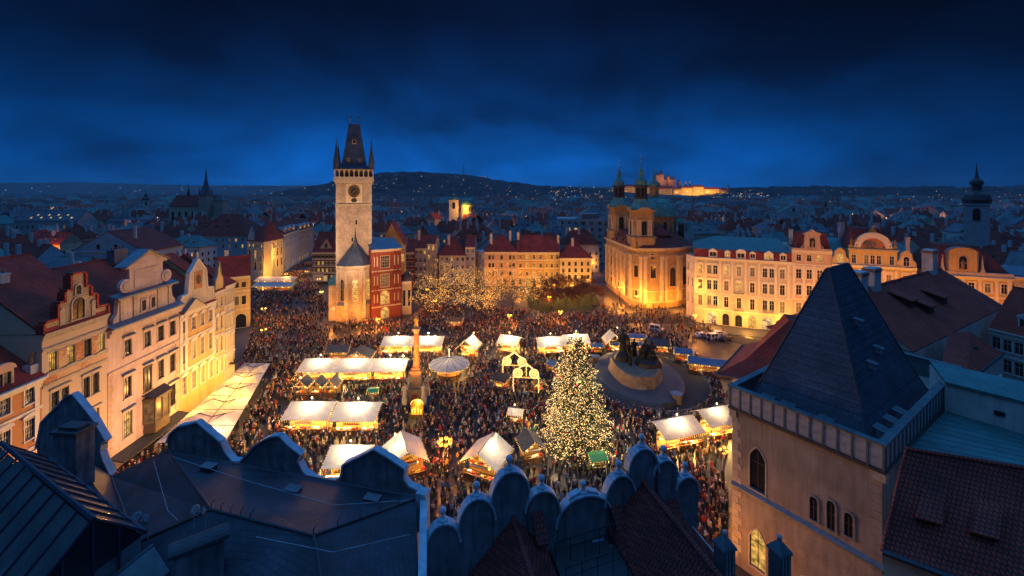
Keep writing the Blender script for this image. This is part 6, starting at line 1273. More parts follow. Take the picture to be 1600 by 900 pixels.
def px_stall(label, x0, x1, yb, yf, zf=2.9, zr=4.3, back=2.0, **kw):
    Yf, Yr = gy(yf, zf), gy(yb, zr); xm = (x0+x1)/2; w = (x1-x0)/FPX*Yf; d = (Yr-Yf)+back
    return stall(label, PX(xm, Yf), Yf+d/2, w, d, zf=zf, zr=zr, front=(Yr-Yf)/d, **kw)
px_stall('white canopied stall, left of the three in the middle row', 461.5, 518, 560, 582); px_stall('white canopied stall, middle of the three in the middle row', 519, 575, 560, 582); px_stall('white canopied stall, right of the three beside the column', 576, 631, 560, 581)
px_stall('large white stall at the left of the near pair below the dark huts', 437, 511, 627, 657); px_stall('large white stall at the right of the near pair, level with the golden shrine', 512.5, 585, 628, 659)
px_stall('white stall below the red town hall wing, left one of its pair', 594, 642, 525, 541); px_stall('white stall below the red town hall wing, right one behind the column', 643, 690, 525, 541)
px_stall('white stall half hidden behind the wavy parapet', 501, 572, 695, 733, back=1.5)
stall('white ridge tent left of the two tents behind the Christmas tree top', PX(859, 119), 119, 7.6, 6, .12, zr=4.6); stall('white ridge tent right of the two behind the Christmas tree top', PX(899, 121), 121, 7.2, 6, .12, zr=4.6)
stall('white tilted tent standing alone before the lit bare trees', PX(798, 120), 120, 6.2, 6, -.42, zr=4.6)
stall('small white gabled tent right of the round canopy behind the column', PX(733, 117), 117, 5.6, 5.5, -.3, zf=2.8, zr=5.2, kind='gy', lampat=(1.2, .4)); stall('small white gabled stall behind the monument figure', PX(957, 121), 121, 5.0, 5, .08, zf=2.9, zr=5.2, kind='gy', lamp=150, lampat=(1.5, .2))
stall('big white gable tent at the left of the glowing lamp cluster', PX(629, 68.5), 69.6, 6.6, 6.6, .40, zf=2.8, zr=4.9, kind='gy', lampat=(-1.4, .4), lamp=260, inside=80)
stall('big white gable tent at the right of the glowing lamp cluster', PX(760, 68), 69.2, 6.6, 6.6, -.40, zf=2.8, zr=4.9, kind='gy', lampat=(1.4, .4), lamp=260, inside=80)
stall('white slanted stall in front of the monument steps', PX(1058, 76.5), 77, 8.4, 5.6, .30, zf=2.8, zr=4.2, front=.62, lamp=260); stall('white stall partly hidden behind the tower house', PX(1124, 79), 80.5, 7, 5.6, .30, zf=2.9, zr=4.4, front=.6, lamp=150)
stall('tiny white kiosk left of the Christmas tree', PX(806, 83), 83, 3.0, 2.6, -.25, zf=2.4, zr=3.2, lamp=30, inside=25, group='small market kiosks')
# timber huts with dark roofs
HUTS = 'timber huts with dark roofs'
for k, (px, lab) in enumerate(((471, 'dark roofed timber hut, left of the row of three'), (494, 'dark roofed timber hut, middle of the row of three'), (517, 'dark roofed timber hut, right of the row of three'))):
    stall(lab, PX(px, 94), 95, 3.1, 3.4, 0, 2.5, 4.0, 'gy', 'felt', 45, 0, group=HUTS)
stall('grey roofed stall at the left of the lit hut below the chapel', PX(467+60, 113), 114, 6, 4, .05, 2.8, 4.2, 'gx', 'felt', 40, 0, group=HUTS); stall('broad timber hut with a lit gable below the chapel', PX(560, 110), 111, 7, 5, .03, 2.7, 4.4, 'gy', 'felt', 60, 0, group=HUTS)
stall('dark roofed hut with lights along the eaves right of the white gable tents', PX(829, 72.5), 73, 4.0, 4.6, .28, 2.5, 3.9, 'gy', 'felt', 60, 0, group=HUTS)
stall('dark roofed hut among lights behind the monument', PX(1027, 119), 119, 6.5, 4.5, -.2, 2.7, 4.2, 'gx', 'felt', 80, 0, group=HUTS)
stall('low pale kiosk left of the white car', PX(997, 124), 125, 5, 3.4, -.15, 2.6, 3.2, 'gx', 'canvas_blue', 60, 0, group='small market kiosks')
BL = 'stalls with blue roofs'
for px, py, w, lab in ((933, 541, 3.6, 'blue roofed booth nearest the Christmas tree top'), (963, 538, 3.4, 'blue roofed booth behind the bronze standing figure'), (996, 539, 3.3, 'blue roofed booth right of the bronze standing figure')):
    Y = gy(py, 2.8); stall(lab, PX(px, Y), Y+1, w, 2.6, 0, 2.6, 3.3, 'gx', 'canvas_blue', 30, 0, group=BL, hut='wood_dark')
stall('small blue tent roof left of the Christmas tree top', PX(865, 106), 106, 3.2, 3.0, .6, 2.4, 3.2, 'gy', 'canvas_blue', 25, 0, group=BL)
stall('long blue roofed stall row below the parked cars', PX(1112, 104.5), 106, 9.8, 4.6, -.32, 2.8, 3.8, 'gx', 'canvas_blue', 80, 0, group=BL); stall('shorter blue roofed stall left of the long blue roof', PX(1070, 112), 113, 4.6, 4.0, -.32, 2.8, 3.7, 'gx', 'canvas_blue', 60, 0, group=BL)
stall('little green lit booth near the golden shrine', PX(582, 92), 92.5, 2.4, 2.0, .1, 2.2, 2.6, 'gx', 'green_paint', 25, 0, group='small market kiosks', col=(.5, 1., .4)); stall('green lit booth in front of the Christmas tree', PX(934, 69), 69.5, 2.9, 2.4, .15, 2.3, 2.9, 'gx', 'green_paint', 45, 0, group='small market kiosks', col=(.6, 1., .45))
stall('orange glowing booth at the left of the light arches', PX(783, 97), 97.5, 3.6, 2.8, -.5, 2.4, 3.3, 'sh', 'wood_dark', 70, 0, group='small market kiosks', col=AMBER); stall('small lit booth at the right of the light arches', PX(843, 95), 96, 2.6, 2.4, .3, 2.3, 3.2, 'gy', 'wood_dark', 40, 0, group='small market kiosks')
stall('amber lit kiosk below the bare trees behind the column', PX(711, 139), 140, 5, 3, 0, 2.6, 3.6, 'gx', 'wood', 90, 0, group='small market kiosks', col=AMBER)
for px, py, w, lab in ((425, 447, 17, 'long pale awning nearest in the street market left of the tower'), (428, 438, 18, 'long pale awning behind the nearest one in the street market')):
    Y = gy(py, 3); stall(lab, PX(px, Y), Y+2, w, 5, 0, 2.8, 4.0, 'gx', 'canvas', 90, 0, group='street market awnings', front=.8)
# round canopy
gz = thing('round_pavilion', 'round white pleated canopy pavilion behind the column', 'pavilion', (PX(702, 104.5), 104.5, 0)); BLOCK.append((gz.location.x, 104.5, 4.2, 4.2, 0)); n = 12
for k in range(n):
    a0, a1 = 2*PI*k/n, 2*PI*(k+1)/n; b = MB(); p, q = V(5*math.cos(a0), 5*math.sin(a0), 3.1), V(5*math.cos(a1), 5*math.sin(a1), 3.1); b.sheet([p, q, (2.6*math.cos(a1), 2.6*math.sin(a1), 3.75), (2.6*math.cos(a0), 2.6*math.sin(a0), 3.75)], .04); b.sheet([(2.6*math.cos(a0), 2.6*math.sin(a0), 3.75), (2.6*math.cos(a1), 2.6*math.sin(a1), 3.75), (0, 0, 4.7)], .04); b.build('canopy_panel', [M['canvas']], gz)
    b = MB(); b.tube(p+V(0, 0, .04), (0, 0, 4.76), .045, 4); b.build('rib', [M['iron']], gz); b = MB(); b.tube((4.7*math.cos(a0), 4.7*math.sin(a0), 0), (4.7*math.cos(a0), 4.7*math.sin(a0), 3.1), .06, 5); b.build('post', [M['wood_dark']], gz)
b = MB()
for k in range(n): garland(b, (5*math.cos(2*PI*k/n), 5*math.sin(2*PI*k/n), 3.0), (5*math.cos(2*PI*(k+1)/n), 5*math.sin(2*PI*(k+1)/n), 3.0), 9, .06, .25)
b.build('garland', [M['fairy']], gz, kind='stuff'); b = MB(); b.lathe([(2.8, 0), (2.8, 1.1), (3.0, 1.15)], 12); b.build('counter', [M['wood']], gz)
for a in (0, 2.1, 4.2): point((3.4*math.cos(a-.8), 3.4*math.sin(a-.8), 2.5), 260, GOLD, .2, parent=gz)
point((0, -.6, 6.3), 110, SOFT, .15, parent=gz); b = MB(); b.tube((0, 0, 4.7), (0, 0, 6.4), .04, 5); b.ball((0, 0, 6.5), .14, 8, 5); b.build('mast_lamp', [M['bulb_white']], gz)
# illuminated arches
for Y, xs, lab in ((95, (1.3, 4.9), 'illuminated wooden portal with two light rings, nearer the camera'), (101.5, (-1.2, 2.4), 'illuminated wooden portal with two light rings, farther one')):
    xm = sum(xs)/2; t = thing('light_portal', lab, 'light display', (xm, Y, 0), -.12, 'portals of lights'); BLOCK.append((xm, Y, 2.8, .4, 0))
    h = (xs[1]-xs[0])/2
    for s in (-1, 1):
        b = MB(); b.box(s*h-.12, s*h+.12, -.12, .12, 0, 3.9); b.box(s*(h+1)-.1, s*(h+1)+.1, -.1, .1, 0, 4.6); b.build('post', [M['wood']], t)
        b = MB(); m = 20
        for k in range(m): a0, a1 = 2*PI*k/m, 2*PI*(k+1)/m; b.tube((s*h+.95*math.cos(a0), 0, 4.9+.95*math.sin(a0)), (s*h+.95*math.cos(a1), 0, 4.9+.95*math.sin(a1)), .12, 5)
        rg = b.build('light_ring', [M['wood']], t); b = MB()
        for k in range(26): a = 2*PI*k/26; b.octa((s*h+.95*math.cos(a), -.17, 4.9+.95*math.sin(a)), .15)
        for k in range(40): a = 2*PI*k/13; q_ = .2+.6*(k/40); b.octa((s*h+q_*math.cos(a), -.1, 4.9+q_*math.sin(a)), .1)
        for r_ in (.25, .6):
            for k in range(8): a = 2*PI*k/8; b.tube((s*h+.2*math.cos(a), 0, 4.9+.2*math.sin(a)), (s*h+.9*math.cos(a), 0, 4.9+.9*math.sin(a)), .02, 3)
        b.build('ring_bulbs', [M['fairy']], rg, kind='stuff')
    b = MB(); b.tube((-h, 0, 5.8), (0, 0, 7.2), .14, 5); b.tube((0, 0, 7.2), (h, 0, 5.8), .14, 5); b.tube((-h-1.3, 0, 4.0), (h+1.3, 0, 4.0), .1, 5); b.build('pediment', [M['wood']], t)
    b = MB()
    for s in (-1, 1):
        for k in range(22): b.octa((s*h*(1-k/21), -.2, 5.8+1.4*k/21+R.uniform(-.25, .1)), .15)
        for k in range(26): b.octa((s*(h+1)+R.uniform(-.1, .1), -.14, .8+k*.15), .10)
    for k in range(24): b.octa((-h-1.3+k*(2*h+2.6)/23, -.16, 3.9), .09)
    b.build('bulbs', [M['fairy']], t, kind='stuff'); point((0, -1.4, 4.6), 160, WARM, .3, parent=t)
# terrace parasols along the left row
fi, fo, ni, no = V(-65.0, 104.2, 3.4), V(-58.6, 104.0, 3.4), V(-59.5, 71.5, 3.4), V(-47.8, 71.4, 3.4)
for r_ in range(6):
    for c_ in range(2):
        def gpt(a, c): p = ni+(fi-ni)*a; q = no+(fo-no)*a; return p+(q-p)*c
        q = [gpt(r_/6+.004, c_/2+.01), gpt(r_/6+.004, (c_+1)/2-.01), gpt((r_+1)/6-.004, (c_+1)/2-.01), gpt((r_+1)/6-.004, c_/2+.01)]
        m = sum(q, V(0, 0, 0))/4; side = 'facade' if c_ == 0 else 'crowd'
        t = thing('parasol', f'square white terrace parasol on the {side} side, ' + ('nearest of its row', 'second nearest of its row', 'third nearest of its row', 'third farthest of its row', 'second farthest of its row', 'farthest of its row')[r_], 'parasol', (m.x, m.y, 0), 0, 'white parasols over the terrace')
        lq = [p-m+V(0, 0, 3.4) for p in q]; top = V(0, 0, 4.0)
        for i in range(4): b = MB(); b.sheet([lq[i], lq[(i+1) % 4], top], .03); b.build('canopy_panel', [M['canvas']], t)
        b = MB(); b.tube((0, 0, 0), (0, 0, 4.1), .06, 6); b.build('pole', [M['iron']], t)
        b = MB(); e0 = lq[1 if c_ == 0 else 0]; e1 = lq[2 if c_ == 0 else 3]; c = (e0+e1)/2
        b.tube(c+V(0, 0, .1), top+V(0, 0, .12), .07, 5); b.tube(lq[0]*.5+top*.5+V(0, 0, .12), top+V(0, 0, .12), .05, 5); b.tube(lq[2]*.5+top*.5+V(0, 0, .12), top+V(0, 0, .12), .05, 5); b.build('strut', [M['iron']], t)
        BLOCK.append((m.x, m.y, 2.6, 2.4, .3))
        if c_ == 1 and r_ % 2 == 0: point((1.5, 0, 2.6), 45, WARM, .2, parent=t)
        if c_ == 0: point((-.5, 0, 2.7), 45, WARM, .2, parent=t)

# ------------------------------------------------------------------ column, shrine, monument
Yc = 91.; cl_ = thing('column', 'tall red stone column with a gilded statue and four plinth figures', 'column', (PX(650.5, Yc), Yc, 0)); BLOCK.append((PX(650.5, Yc), Yc, 3.2, 3.2, 0))
for k, (w, z0, z1) in enumerate(((3.4, 0, .35), (2.9, .35, .7), (2.4, .7, 1.05))): b = MB(); b.box(-w, w, -w, w, z0, z1); b.build('step', [M['granite']], cl_)
b = MB(); b.box(-1.7, 1.7, -1.7, 1.7, 1.05, 3.6); b.box(-1.85, 1.85, -1.85, 1.85, 3.6, 3.9); b.box(-1.0, 1.0, -1.0, 1.0, 3.9, 7.0); b.box(-1.25, 1.25, -1.25, 1.25, 7.0, 7.5); b.box(-.9, .9, -.9, .9, 7.5, 8.0); b.build('pedestal', [M['stone_warm']], cl_)
b = MB(); b.box(-.55, .55, -1.76, -1.7, 1.6, 3.0); b.build('relief', [M['trim_red']], cl_)
for sx in (-1, 1):
    for sy in (-1, 1): b = stat((sx*1.95, sy*1.95, 2.4), 2.9); b.box(sx*1.95-.5, sx*1.95+.5, sy*1.95-.5, sy*1.95+.5, 1.05, 2.45); b.build('plinth_figure', [M['plaster_sand']], cl_, smooth=False)
M['col_red'] = mat('col_red', (.42,.16,.07), .5, .2, 1.2, .1)
b = MB(); b.lathe([(.78, 8.0), (.78, 8.25), (.62, 8.4), (.60, 10), (.50, 15.0), (.52, 15.1)], 14); b.build('shaft', [M['col_red']], cl_, smooth=False)
b = MB(); b.lathe([(.52, 15.1), (.62, 15.5), (.85, 15.9)], 8, rot=PI/8); b.box(-.75, .75, -.75, .75, 15.9, 16.2); b.build('capital', [M['plaster_sand']], cl_)
b = stat((0, 0, 16.2), 2.7); st_ = b.build('statue', [M['gilt']], cl_, smooth=True)
b = MB()
for k in range(14): a0, a1 = 2*PI*k/14, 2*PI*(k+1)/14; b.tube((.42*math.cos(a0), 0, 18.95+.42*math.sin(a0)), (.42*math.cos(a1), 0, 18.95+.42*math.sin(a1)), .05, 4)
b.build('halo', [M['gilt']], st_)
spot((cl_.location.x+3, Yc-9, 6.5), (cl_.location.x, Yc, 11), 4200, AMBER, 60); spot((cl_.location.x-3, Yc-6, 5), (cl_.location.x, Yc, 15.5), 3200, GOLD, 40)
Ys = 86.2; sh_ = thing('shrine', 'glowing gold scene shrine in front of the column', 'shrine', (PX(651, Ys), Ys, 0)); BLOCK.append((PX(651, Ys), Ys, 1.7, 1.2, 0))
b = MB(); b.box(-1.4, 1.4, -.7, .7, 0, .7); b.prism([(-1.3, .7), (-1.3, 2.4)]+[(1.3*math.cos(PI-PI*i/8), 2.4+.9*math.sin(PI*i/8)) for i in range(9)]+[(1.3, .7)], .3, .5); b.build('backdrop', [M['gilt']], sh_)
M['gold_glow'] = glow('gold_glow', (1., .55, .06), 1.6)
for x, h in ((-.85, 1.0), (-.3, 1.3), (.35, 1.2), (.9, .9)): b = stat((x, -.1, .7), h); b.build('figure', [M['gold_glow']], sh_)
b = MB()
for k in range(24): a = PI*k/23; b.octa((1.25*math.cos(a), .26, 2.3+.9*math.sin(a)), .07)
b.build('bulbs', [M['fairy']], sh_, kind='stuff'); point((0, -1.0, 2.2), 90, (1, .55, .08), .2, parent=sh_)

mn = thing('monument', 'great bronze figure monument on an oval stone base with steps', 'monument', (30.2, 103.2, 0)); OVAL = (31.2, 103.2, 14.7, 17.0)
b = MB(); b.lathe([(14.6, .012), (14.6, .02)], 48, (1.2, 0), 1, 1.16); b.build('asphalt_ring', [M['asphalt']], mn)
b = MB(); b.lathe([(9.9, 0), (9.9, 1.15), (9.7, 1.25), (9.3, 1.26)], 48, (0, 0), 1, 1.44); b.build('platform', [M['granite']], mn)
for k in range(4):
    pts = []; ro, ri = 10.0+.62*(4-k), 9.7
    for i in range(19): a = math.radians(178+i*5.4); pts.append((ro*math.cos(a), ro*1.40*math.sin(a)))
    for i in range(18, -1, -1): a = math.radians(178+i*5.4); pts.append((ri*math.cos(a), ri*1.44*math.sin(a)))
    b = MB(); b.slab(pts, .0 if k == 0 else .245*k+.002, .245*(k+1)); b.build('step', [M['granite']], mn)
b = MB(); prof = [(6.3, 1.2), (6.0, 2.0), (5.9, 3.2), (5.6, 4.2)]; m = 40; vs = []; fs = []
for j, (r_, z) in enumerate(prof):
    for k in range(m): a = 2*PI*k/m; q = r_*(1+.05*math.sin(3*a+1)+.03*noise.noise(V(math.cos(a)*2, math.sin(a)*2, z))); vs.append((q*math.cos(a)*.97-.6, q*1.32*math.sin(a), z-(.5*max(0, -math.sin(a)) if j == 3 else 0)))
for j in range(3):
    for k in range(m): fs.append((j*m+k, j*m+(k+1) % m, (j+1)*m+(k+1) % m, (j+1)*m+k))
fs.append(tuple(3*m+k for k in range(m))); b.add(vs, fs); b.build('pedestal', [M['stone_warm']], mn)
b = MB(); b.box(-1.2, 1.6, -8.1, -7.2, 1.2, 3.9); b.build('inscription_block', [M['stone_warm']], mn)
for k in range(14): b = MB(); b.box(-.16, .16, -.5, .5, 1.262, 1.275); o = b.build('inlaid_letter', [M['bronze']], mn, (8.3*math.cos(-1.25+k*.075), 8.3*1.44*math.sin(-1.25+k*.075), 0)); o.rotation_euler = (0, 0, -1.25+k*.075+PI/2)
b = MB(); b.lathe([(2.4, 3.8), (2.0, 5.0), (1.2, 6.0), (.8, 6.6)], 9, (-3.1, 1.5), 1, .8); b.build('rock', [M['bronze']], mn)
b = MB(); b.lathe([(3.4, 3.6), (3.2, 4.8), (2.4, 5.6), (1.2, 6.0)], 10, (2.3, -.9), 1, .9); b.build('rock', [M['bronze']], mn)
b = stat((-3.1, 1.5, 4.6), 7.0); b.build('standing_figure', [M['bronze']], mn, smooth=True)
for x, y, h, in ((.9, -1.2, 3.6), (1.9, -.2, 4.2), (2.8, -1.5, 3.3), (3.6, .2, 3.8), (2.2, -2.6, 2.6), (-1.2, 2.6, 3.0), (.2, 3.4, 3.4), (3.4, -2.6, 2.4), (-2.2, -1.5, 2.0)):
    b = stat((x, y, 3.9), h*1.35); o = b.build('crouched_figure', [M['bronze']], mn, smooth=True)
b = MB(); b.prism([(-.4, 3.8), (1.4, 3.8), (1.0, 6.8), (.1, 7.0)], -1.9, -1.2); b.prism([(2.4, 3.8), (4.4, 3.8), (4.0, 6.5), (3.0, 7.2)], -.4, .5); b.build('flag_mass', [M['bronze']], mn)
b = MB(); b.box(4.1, 5.6, -12.6, -11.1, 0, 2.0); b.lathe([(1.25, 2.0), (1.25, 2.2)], 12, (4.85, -11.85), mi=1); b.build('bollard_block', [M['stone_warm'], M['metal_blue']], mn)
b = MB(); b.box(-9.3, -7.8, 7.6, 9.0, 0, 2.0); b.lathe([(1.25, 2.0), (1.25, 2.2)], 12, (-8.55, 8.3), mi=1); b.build('bollard_block', [M['stone_warm'], M['metal_blue']], mn)
fn = thing('barrier', 'low grey crowd barrier curving round the monument', 'barrier', (31.4, 103.2, 0)); m = 34
for k in range(m):
    a0, a1 = math.radians(-100+k*5.4), math.radians(-100+(k+1)*5.4-.5); p, q = V(14.6*math.cos(a0), 16.9*math.sin(a0), 0), V(14.6*math.cos(a1), 16.9*math.sin(a1), 0); b = MB()
    for z in (.25, 1.05): b.tube(p+V(0, 0, z), q+V(0, 0, z), .035, 4)
    for i in range(5): c = p+(q-p)*i/4; b.tube(c+V(0, 0, 0 if i in (0, 4) else .25), c+V(0, 0, 1.05), .03, 4)
    b.build('barrier_panel', [M['zinc']], fn)

# ------------------------------------------------------------------ the Christmas tree
xt = thing('christmas_tree', 'towering Christmas tree covered in warm white lights', 'tree', (PX(900, 77), 77, 0)); BLOCK.append((PX(900, 77), 77, 5.6, 5.6, 0)); HT = 19.6
b = MB(); b.lathe([(.38, 0), (.3, 6), (.06, HT)], 8); b.build('trunk', [M['bark']], xt)
rng = np.random.default_rng(5); nb_ = MB(); lb = MB(); br = MB(); ba = MB(); tips = []
def tree_r(z): return 6.2*(1-(z-1.0)/(HT+.2))**.66
for z in np.arange(1.2, HT-.5, .30):
    rr_0 = tree_r(z); nbr = max(4, int(rr_0*3.0))
    for k in range(nbr):
        a = 2*PI*(k+R.random())/nbr; L_ = rr_0*R.uniform(.68, 1.1)*(1+.10*math.sin(a*3+z*1.9)); dz = -L_*.22+R.uniform(-.1, .15)
        p = V(0, 0, z+.12*L_); q = V(L_*math.cos(a), L_*math.sin(a), z+dz); br.tube(p, q, .035, 3, .01)
        nn = int(L_*4.2)+3
        for i in range(nn):
            t = 1-(1-R.random())*.78; c = p+(q-p)*t; s = R.uniform(.22, .5)
            ang = a+R.uniform(-1.1, 1.1); d = V(math.cos(ang), math.sin(ang), R.uniform(-.45, .15)); n_ = V(-math.sin(ang), math.cos(ang), 0)*.13*R.uniform(.7, 1.3); up_ = V(0, 0, R.uniform(.04, .16))
            nb_.add([c-n_, c+n_+up_, c+d*s+up_, c+d*s*.9-up_*.5], [(0, 1, 2, 3)])
        for i in range(int(L_*3.4)+1):
            t = 1-R.random()**1.6*.7; c = p+(q-p)*t+V(R.uniform(-.25, .25), R.uniform(-.25, .25), R.uniform(-.05, .2)); lb.octa(c, R.uniform(.03, .075))
        if R.random() < .12: ba.ball(q+V(0, 0, -.15), .15, 6, 4, mi=R.randrange(3))
br.build('branches', [M['bark']], xt, kind='stuff'); nb_.build('needles', [M['needle']], xt, kind='stuff'); lb.build('fairy_lights', [M['fairy_white']], xt, kind='stuff'); ba.build('baubles', [M['cloth_red'], M['gilt'], M['trim_white']], xt, kind='stuff')
b = MB(); 
for k in range(5): a = PI/2+2*PI*k/5; b.prism([(.0, HT), (.7*math.cos(a-.25)*.45, HT+.45*.7*math.sin(a-.25)), (.8*math.cos(a), HT+.8*math.sin(a)), (.7*math.cos(a+.25)*.45, HT+.45*.7*math.sin(a+.25))], -.08, .08)
st2 = b.build('star', [M['fairy']], xt); st2.scale = (.6, .6, 1); xt.scale = (1.12, 1.12, 1)

for z, r_, n in ((2.5, 7.2, 4), (7.5, 5.6, 4), (13, 3.8, 3)):
    for k in range(n): a = -PI/2+(k-(n-1)/2)*1.2; point((r_*math.cos(a), r_*math.sin(a), z), 130, SOFT, .5, parent=xt)

# ------------------------------------------------------------------ bare trees strung with lights
def bare_tree(label, x, y, h, lights, seed, group, spread=1.0, twigs=0):
    tw_m = MB()
    rs = random.Random(seed); t = thing('bare_tree', label, 'tree', (x, y, 0), 0, group); tr_b = MB(); crown = MB(); lt = MB(); BLOCK.append((x, y, .5, .5, 0))
    def grow(p, d, L, r, dep, b):
        q = p+d*L; b.tube(p, q, r, 4 if dep < 3 else 3, r*.62)
        if dep >= 2:
            for i in range(int(lights+rs.random())):
                tt = rs.random(); lt.octa(p+(q-p)*tt+V(rs.gauss(0, .22), rs.gauss(0, .22), rs.gauss(0, .22)), rs.uniform(.05, .10))
        if twigs and dep >= 3:
            for i in range(twigs):
                c = p+(q-p)*rs.random()+V(rs.gauss(0, .25), rs.gauss(0, .25), rs.gauss(0, .25)); d1_ = V(rs.gauss(0, 1), rs.gauss(0, 1), rs.gauss(0, 1)).normalized()*rs.uniform(.10, .24); d2_ = V(rs.gauss(0, 1), rs.gauss(0, 1), rs.gauss(0, 1)).normalized()*rs.uniform(.05, .12); tw_m.add([c-d1_, c+d2_, c+d1_, c-d2_], [(0, 1, 2, 3)])
        if dep >= 6 or L < .32: return
        n = 3 if dep < 2 else rs.choice((2, 2, 3))
        for k in range(n):
            ax = V(rs.gauss(0, 1), rs.gauss(0, 1), rs.gauss(0, .35)+.15).normalized(); dd = (d*rs.uniform(.55, .95)+ax*rs.uniform(.5, .9)*spread).normalized(); grow(q, dd, L*rs.uniform(.62, .86), r*.6, dep+1, crown)
    p0 = V(0, 0, 0); q0 = V(rs.uniform(-.2, .2), rs.uniform(-.2, .2), h*.17); tr_b.tube(p0, q0, .24, 7, .17); tr_b.build('trunk', [M['bark']], t)
    for k in range(4): a = 2*PI*(k+rs.random()*.6)/4; grow(q0, V(math.cos(a)*.65*spread, math.sin(a)*.65*spread, .8).normalized(), h*.24, .12, 1, crown)
    crown.build('crown', [M['bark']], t)
    if twigs: tw_m.build('twigs', [M['twig']], t, kind='stuff')
    if lights: lt.build('fairy_lights', [M['fairy_tree']], t, kind='stuff')
    return t
TG = 'bare trees strung with small lights'
for k, (px, py, h, lab) in enumerate(((662, 476, 10.5, 'lit bare tree next to the narrow tan house, leftmost of the lit trees'), (686, 462, 13, 'tallest lit bare tree before the white hipped house'), (690, 489, 9, 'low lit bare tree behind the amber kiosk'), (714, 478, 10, 'lit bare tree right of the one behind the amber kiosk'), (722, 460, 11, 'lit bare tree in front of the grey narrow house'), (742, 488, 9.5, 'lit bare tree low in the middle of the grove'), (752, 470, 12, 'lit bare tree before the left end of the peach house'),
        (772, 490, 9.5, 'lit bare tree in the front row left of the amber street lamp'), (784, 468, 12.5, 'lit bare tree before the middle of the peach house'), (801, 486, 9, 'lit bare tree just behind the amber street lamp'), (815, 468, 11, 'lit bare tree before the ochre terrace house'), (830, 484, 8, 'small lit bare tree at the lawn edge, rightmost of the lit trees'), (668, 499, 8.5, 'lit bare tree nearest the red wing, low at the left'), (728, 497, 8, 'low lit bare tree just right of the amber kiosk'), (757, 502, 8, 'nearest lit bare tree, left of the amber street lamp'), (703, 473, 10, 'lit bare tree between the amber lamps at the left of the grove'), (838, 470, 9, 'lit bare tree before the slim yellow house'))):
    p = G(px, py); bare_tree(lab, p.x, p.y, h*1.42, .5, 100+k, TG, 1.1, 1)
for k, (px, py, h, lab) in enumerate(((853, 470, 8, 'unlit bushy brown tree at the left of the lawn'), (873, 462, 8.5, 'unlit brown tree before the slim yellow house'), (893, 466, 8, 'unlit brown tree in the middle of the lawn'), (912, 463, 7.5, 'unlit brown tree at the right of the lawn'), (925, 470, 6.5, 'small unlit tree nearest the church corner'), (862, 481, 6.5, 'low unlit tree at the front of the lawn'), (884, 478, 6.5, 'low unlit tree right of the amber lawn lamp'), (905, 476, 6.5, 'low unlit tree near the right front of the lawn'), (842, 477, 7, 'unlit tree at the left front of the lawn'))):
    p = G(px, py); bare_tree(lab, p.x, p.y, h*1.45, 0, 200+k, 'unlit bare trees on the lawn', 1.35, 9)

# ------------------------------------------------------------------ street lamps
def street_lamp(label, px, py, zb=5.4, n=3, watts=900, col=AMBER, bulbm='bulb_amber', r=.22, group='street lamps', at=None):
    Y = gy(py, zb) if at is None else at; t = thing('street_lamp', label, 'street lamp', (PX(px, Y), Y, 0), R.random(), group); BLOCK.append((PX(px, Y), Y, .4, .4, 0))
    b = MB(); b.lathe([(.28, 0), (.26, .8), (.12, 1.0), (.07, 3.0), (.06, zb-.6)], 8); b.build('post', [M['iron']], t)
    for k in range(n):
        a = 2*PI*k/n; rad = .0 if n == 1 else (.55 if n < 5 else .95); c = V(rad*math.cos(a), rad*math.sin(a), zb)
        b = MB(); b.tube((0, 0, zb-.7), c-V(0, 0, .35), .035, 5); b.lathe([(.05, zb-.38), (.14, zb-.22)], 6, (c.x, c.y)); b.lathe([(.2, zb+.22), (.05, zb+.42)], 6, (c.x, c.y)); ar = b.build('lamp_arm', [M['iron']], t)
        b = MB(); b.ball(c, r, 8, 6); b.build('globe', [M[bulbm]], ar)
    point((0, 0, zb+.55), watts*.35, col, .25, parent=t); point((0, 0, zb-.75), watts*.65, col, .25, parent=t)
    return t
street_lamp('large candelabra lamp with a ring of glowing globes between two gable tents', 695, 690, 5.6, 7, 900, AMBER, r=.3)
for px, py, lab, w in ((590, 499, 'amber street lamp in front of the red wing', 1500), (796, 493, 'amber street lamp in front of the lit grove', 1500), (876, 487, 'amber street lamp in front of the lawn', 1300), (667, 452, 'amber lamp at the left edge of the grove', 500), (680, 470, 'amber lamp under the leftmost lit trees', 700), (764, 463, 'amber lamp glowing inside the grove', 500), (858, 464, 'dim amber lamp above the lawn trees', 400), (842, 447, 'lamp glowing before the ochre terrace', 900), (866, 446, 'lamp glowing before the slim yellow house', 900), (893, 446, 'lamp glowing before the cream end house', 900),
        (968, 449, 'amber lamp at the left side of the church', 900), (995, 463, 'bright amber lamp at the church corner', 1500), (1086, 493, 'bright amber lamp at the left foot of the white palace', 900), (1131, 702, 'amber lamp beside the tower house wall', 700), (412, 482, 'yellow lamp pair in the blue street crowd, farther one', 240), (412, 515, 'yellow lamp pair in the blue street crowd, nearer one', 240), (502, 456, 'yellow lamp before the timbered house', 260), (926, 411, 'orange lamp beside the pale office block', 500), (479, 424, 'golden lamp at the mouth of the street beside the long bluish house', 420), (498, 436, 'golden lamp left of the timbered house doors', 300), (447, 428, 'golden lamp at the street foot of the golden corner house', 420)):
    street_lamp(lab, px, py, 5.4 if px != 1131 else 6.0, 2 if px < 500 else 3, w, GOLD if px in (412, 502, 842, 866, 893, 479, 498, 447) else AMBER, 'bulb_gold' if px in (412, 502) else 'bulb_amber', .24 if px != 1131 else .2)
for px, py, lab in ((704, 560, 'white lamp on a mast right of the middle row'),): street_lamp('bright white mast lamp right of the middle stall row', 630, 556, 6.0, 1, 300, SOFT, 'bulb_white', .22)

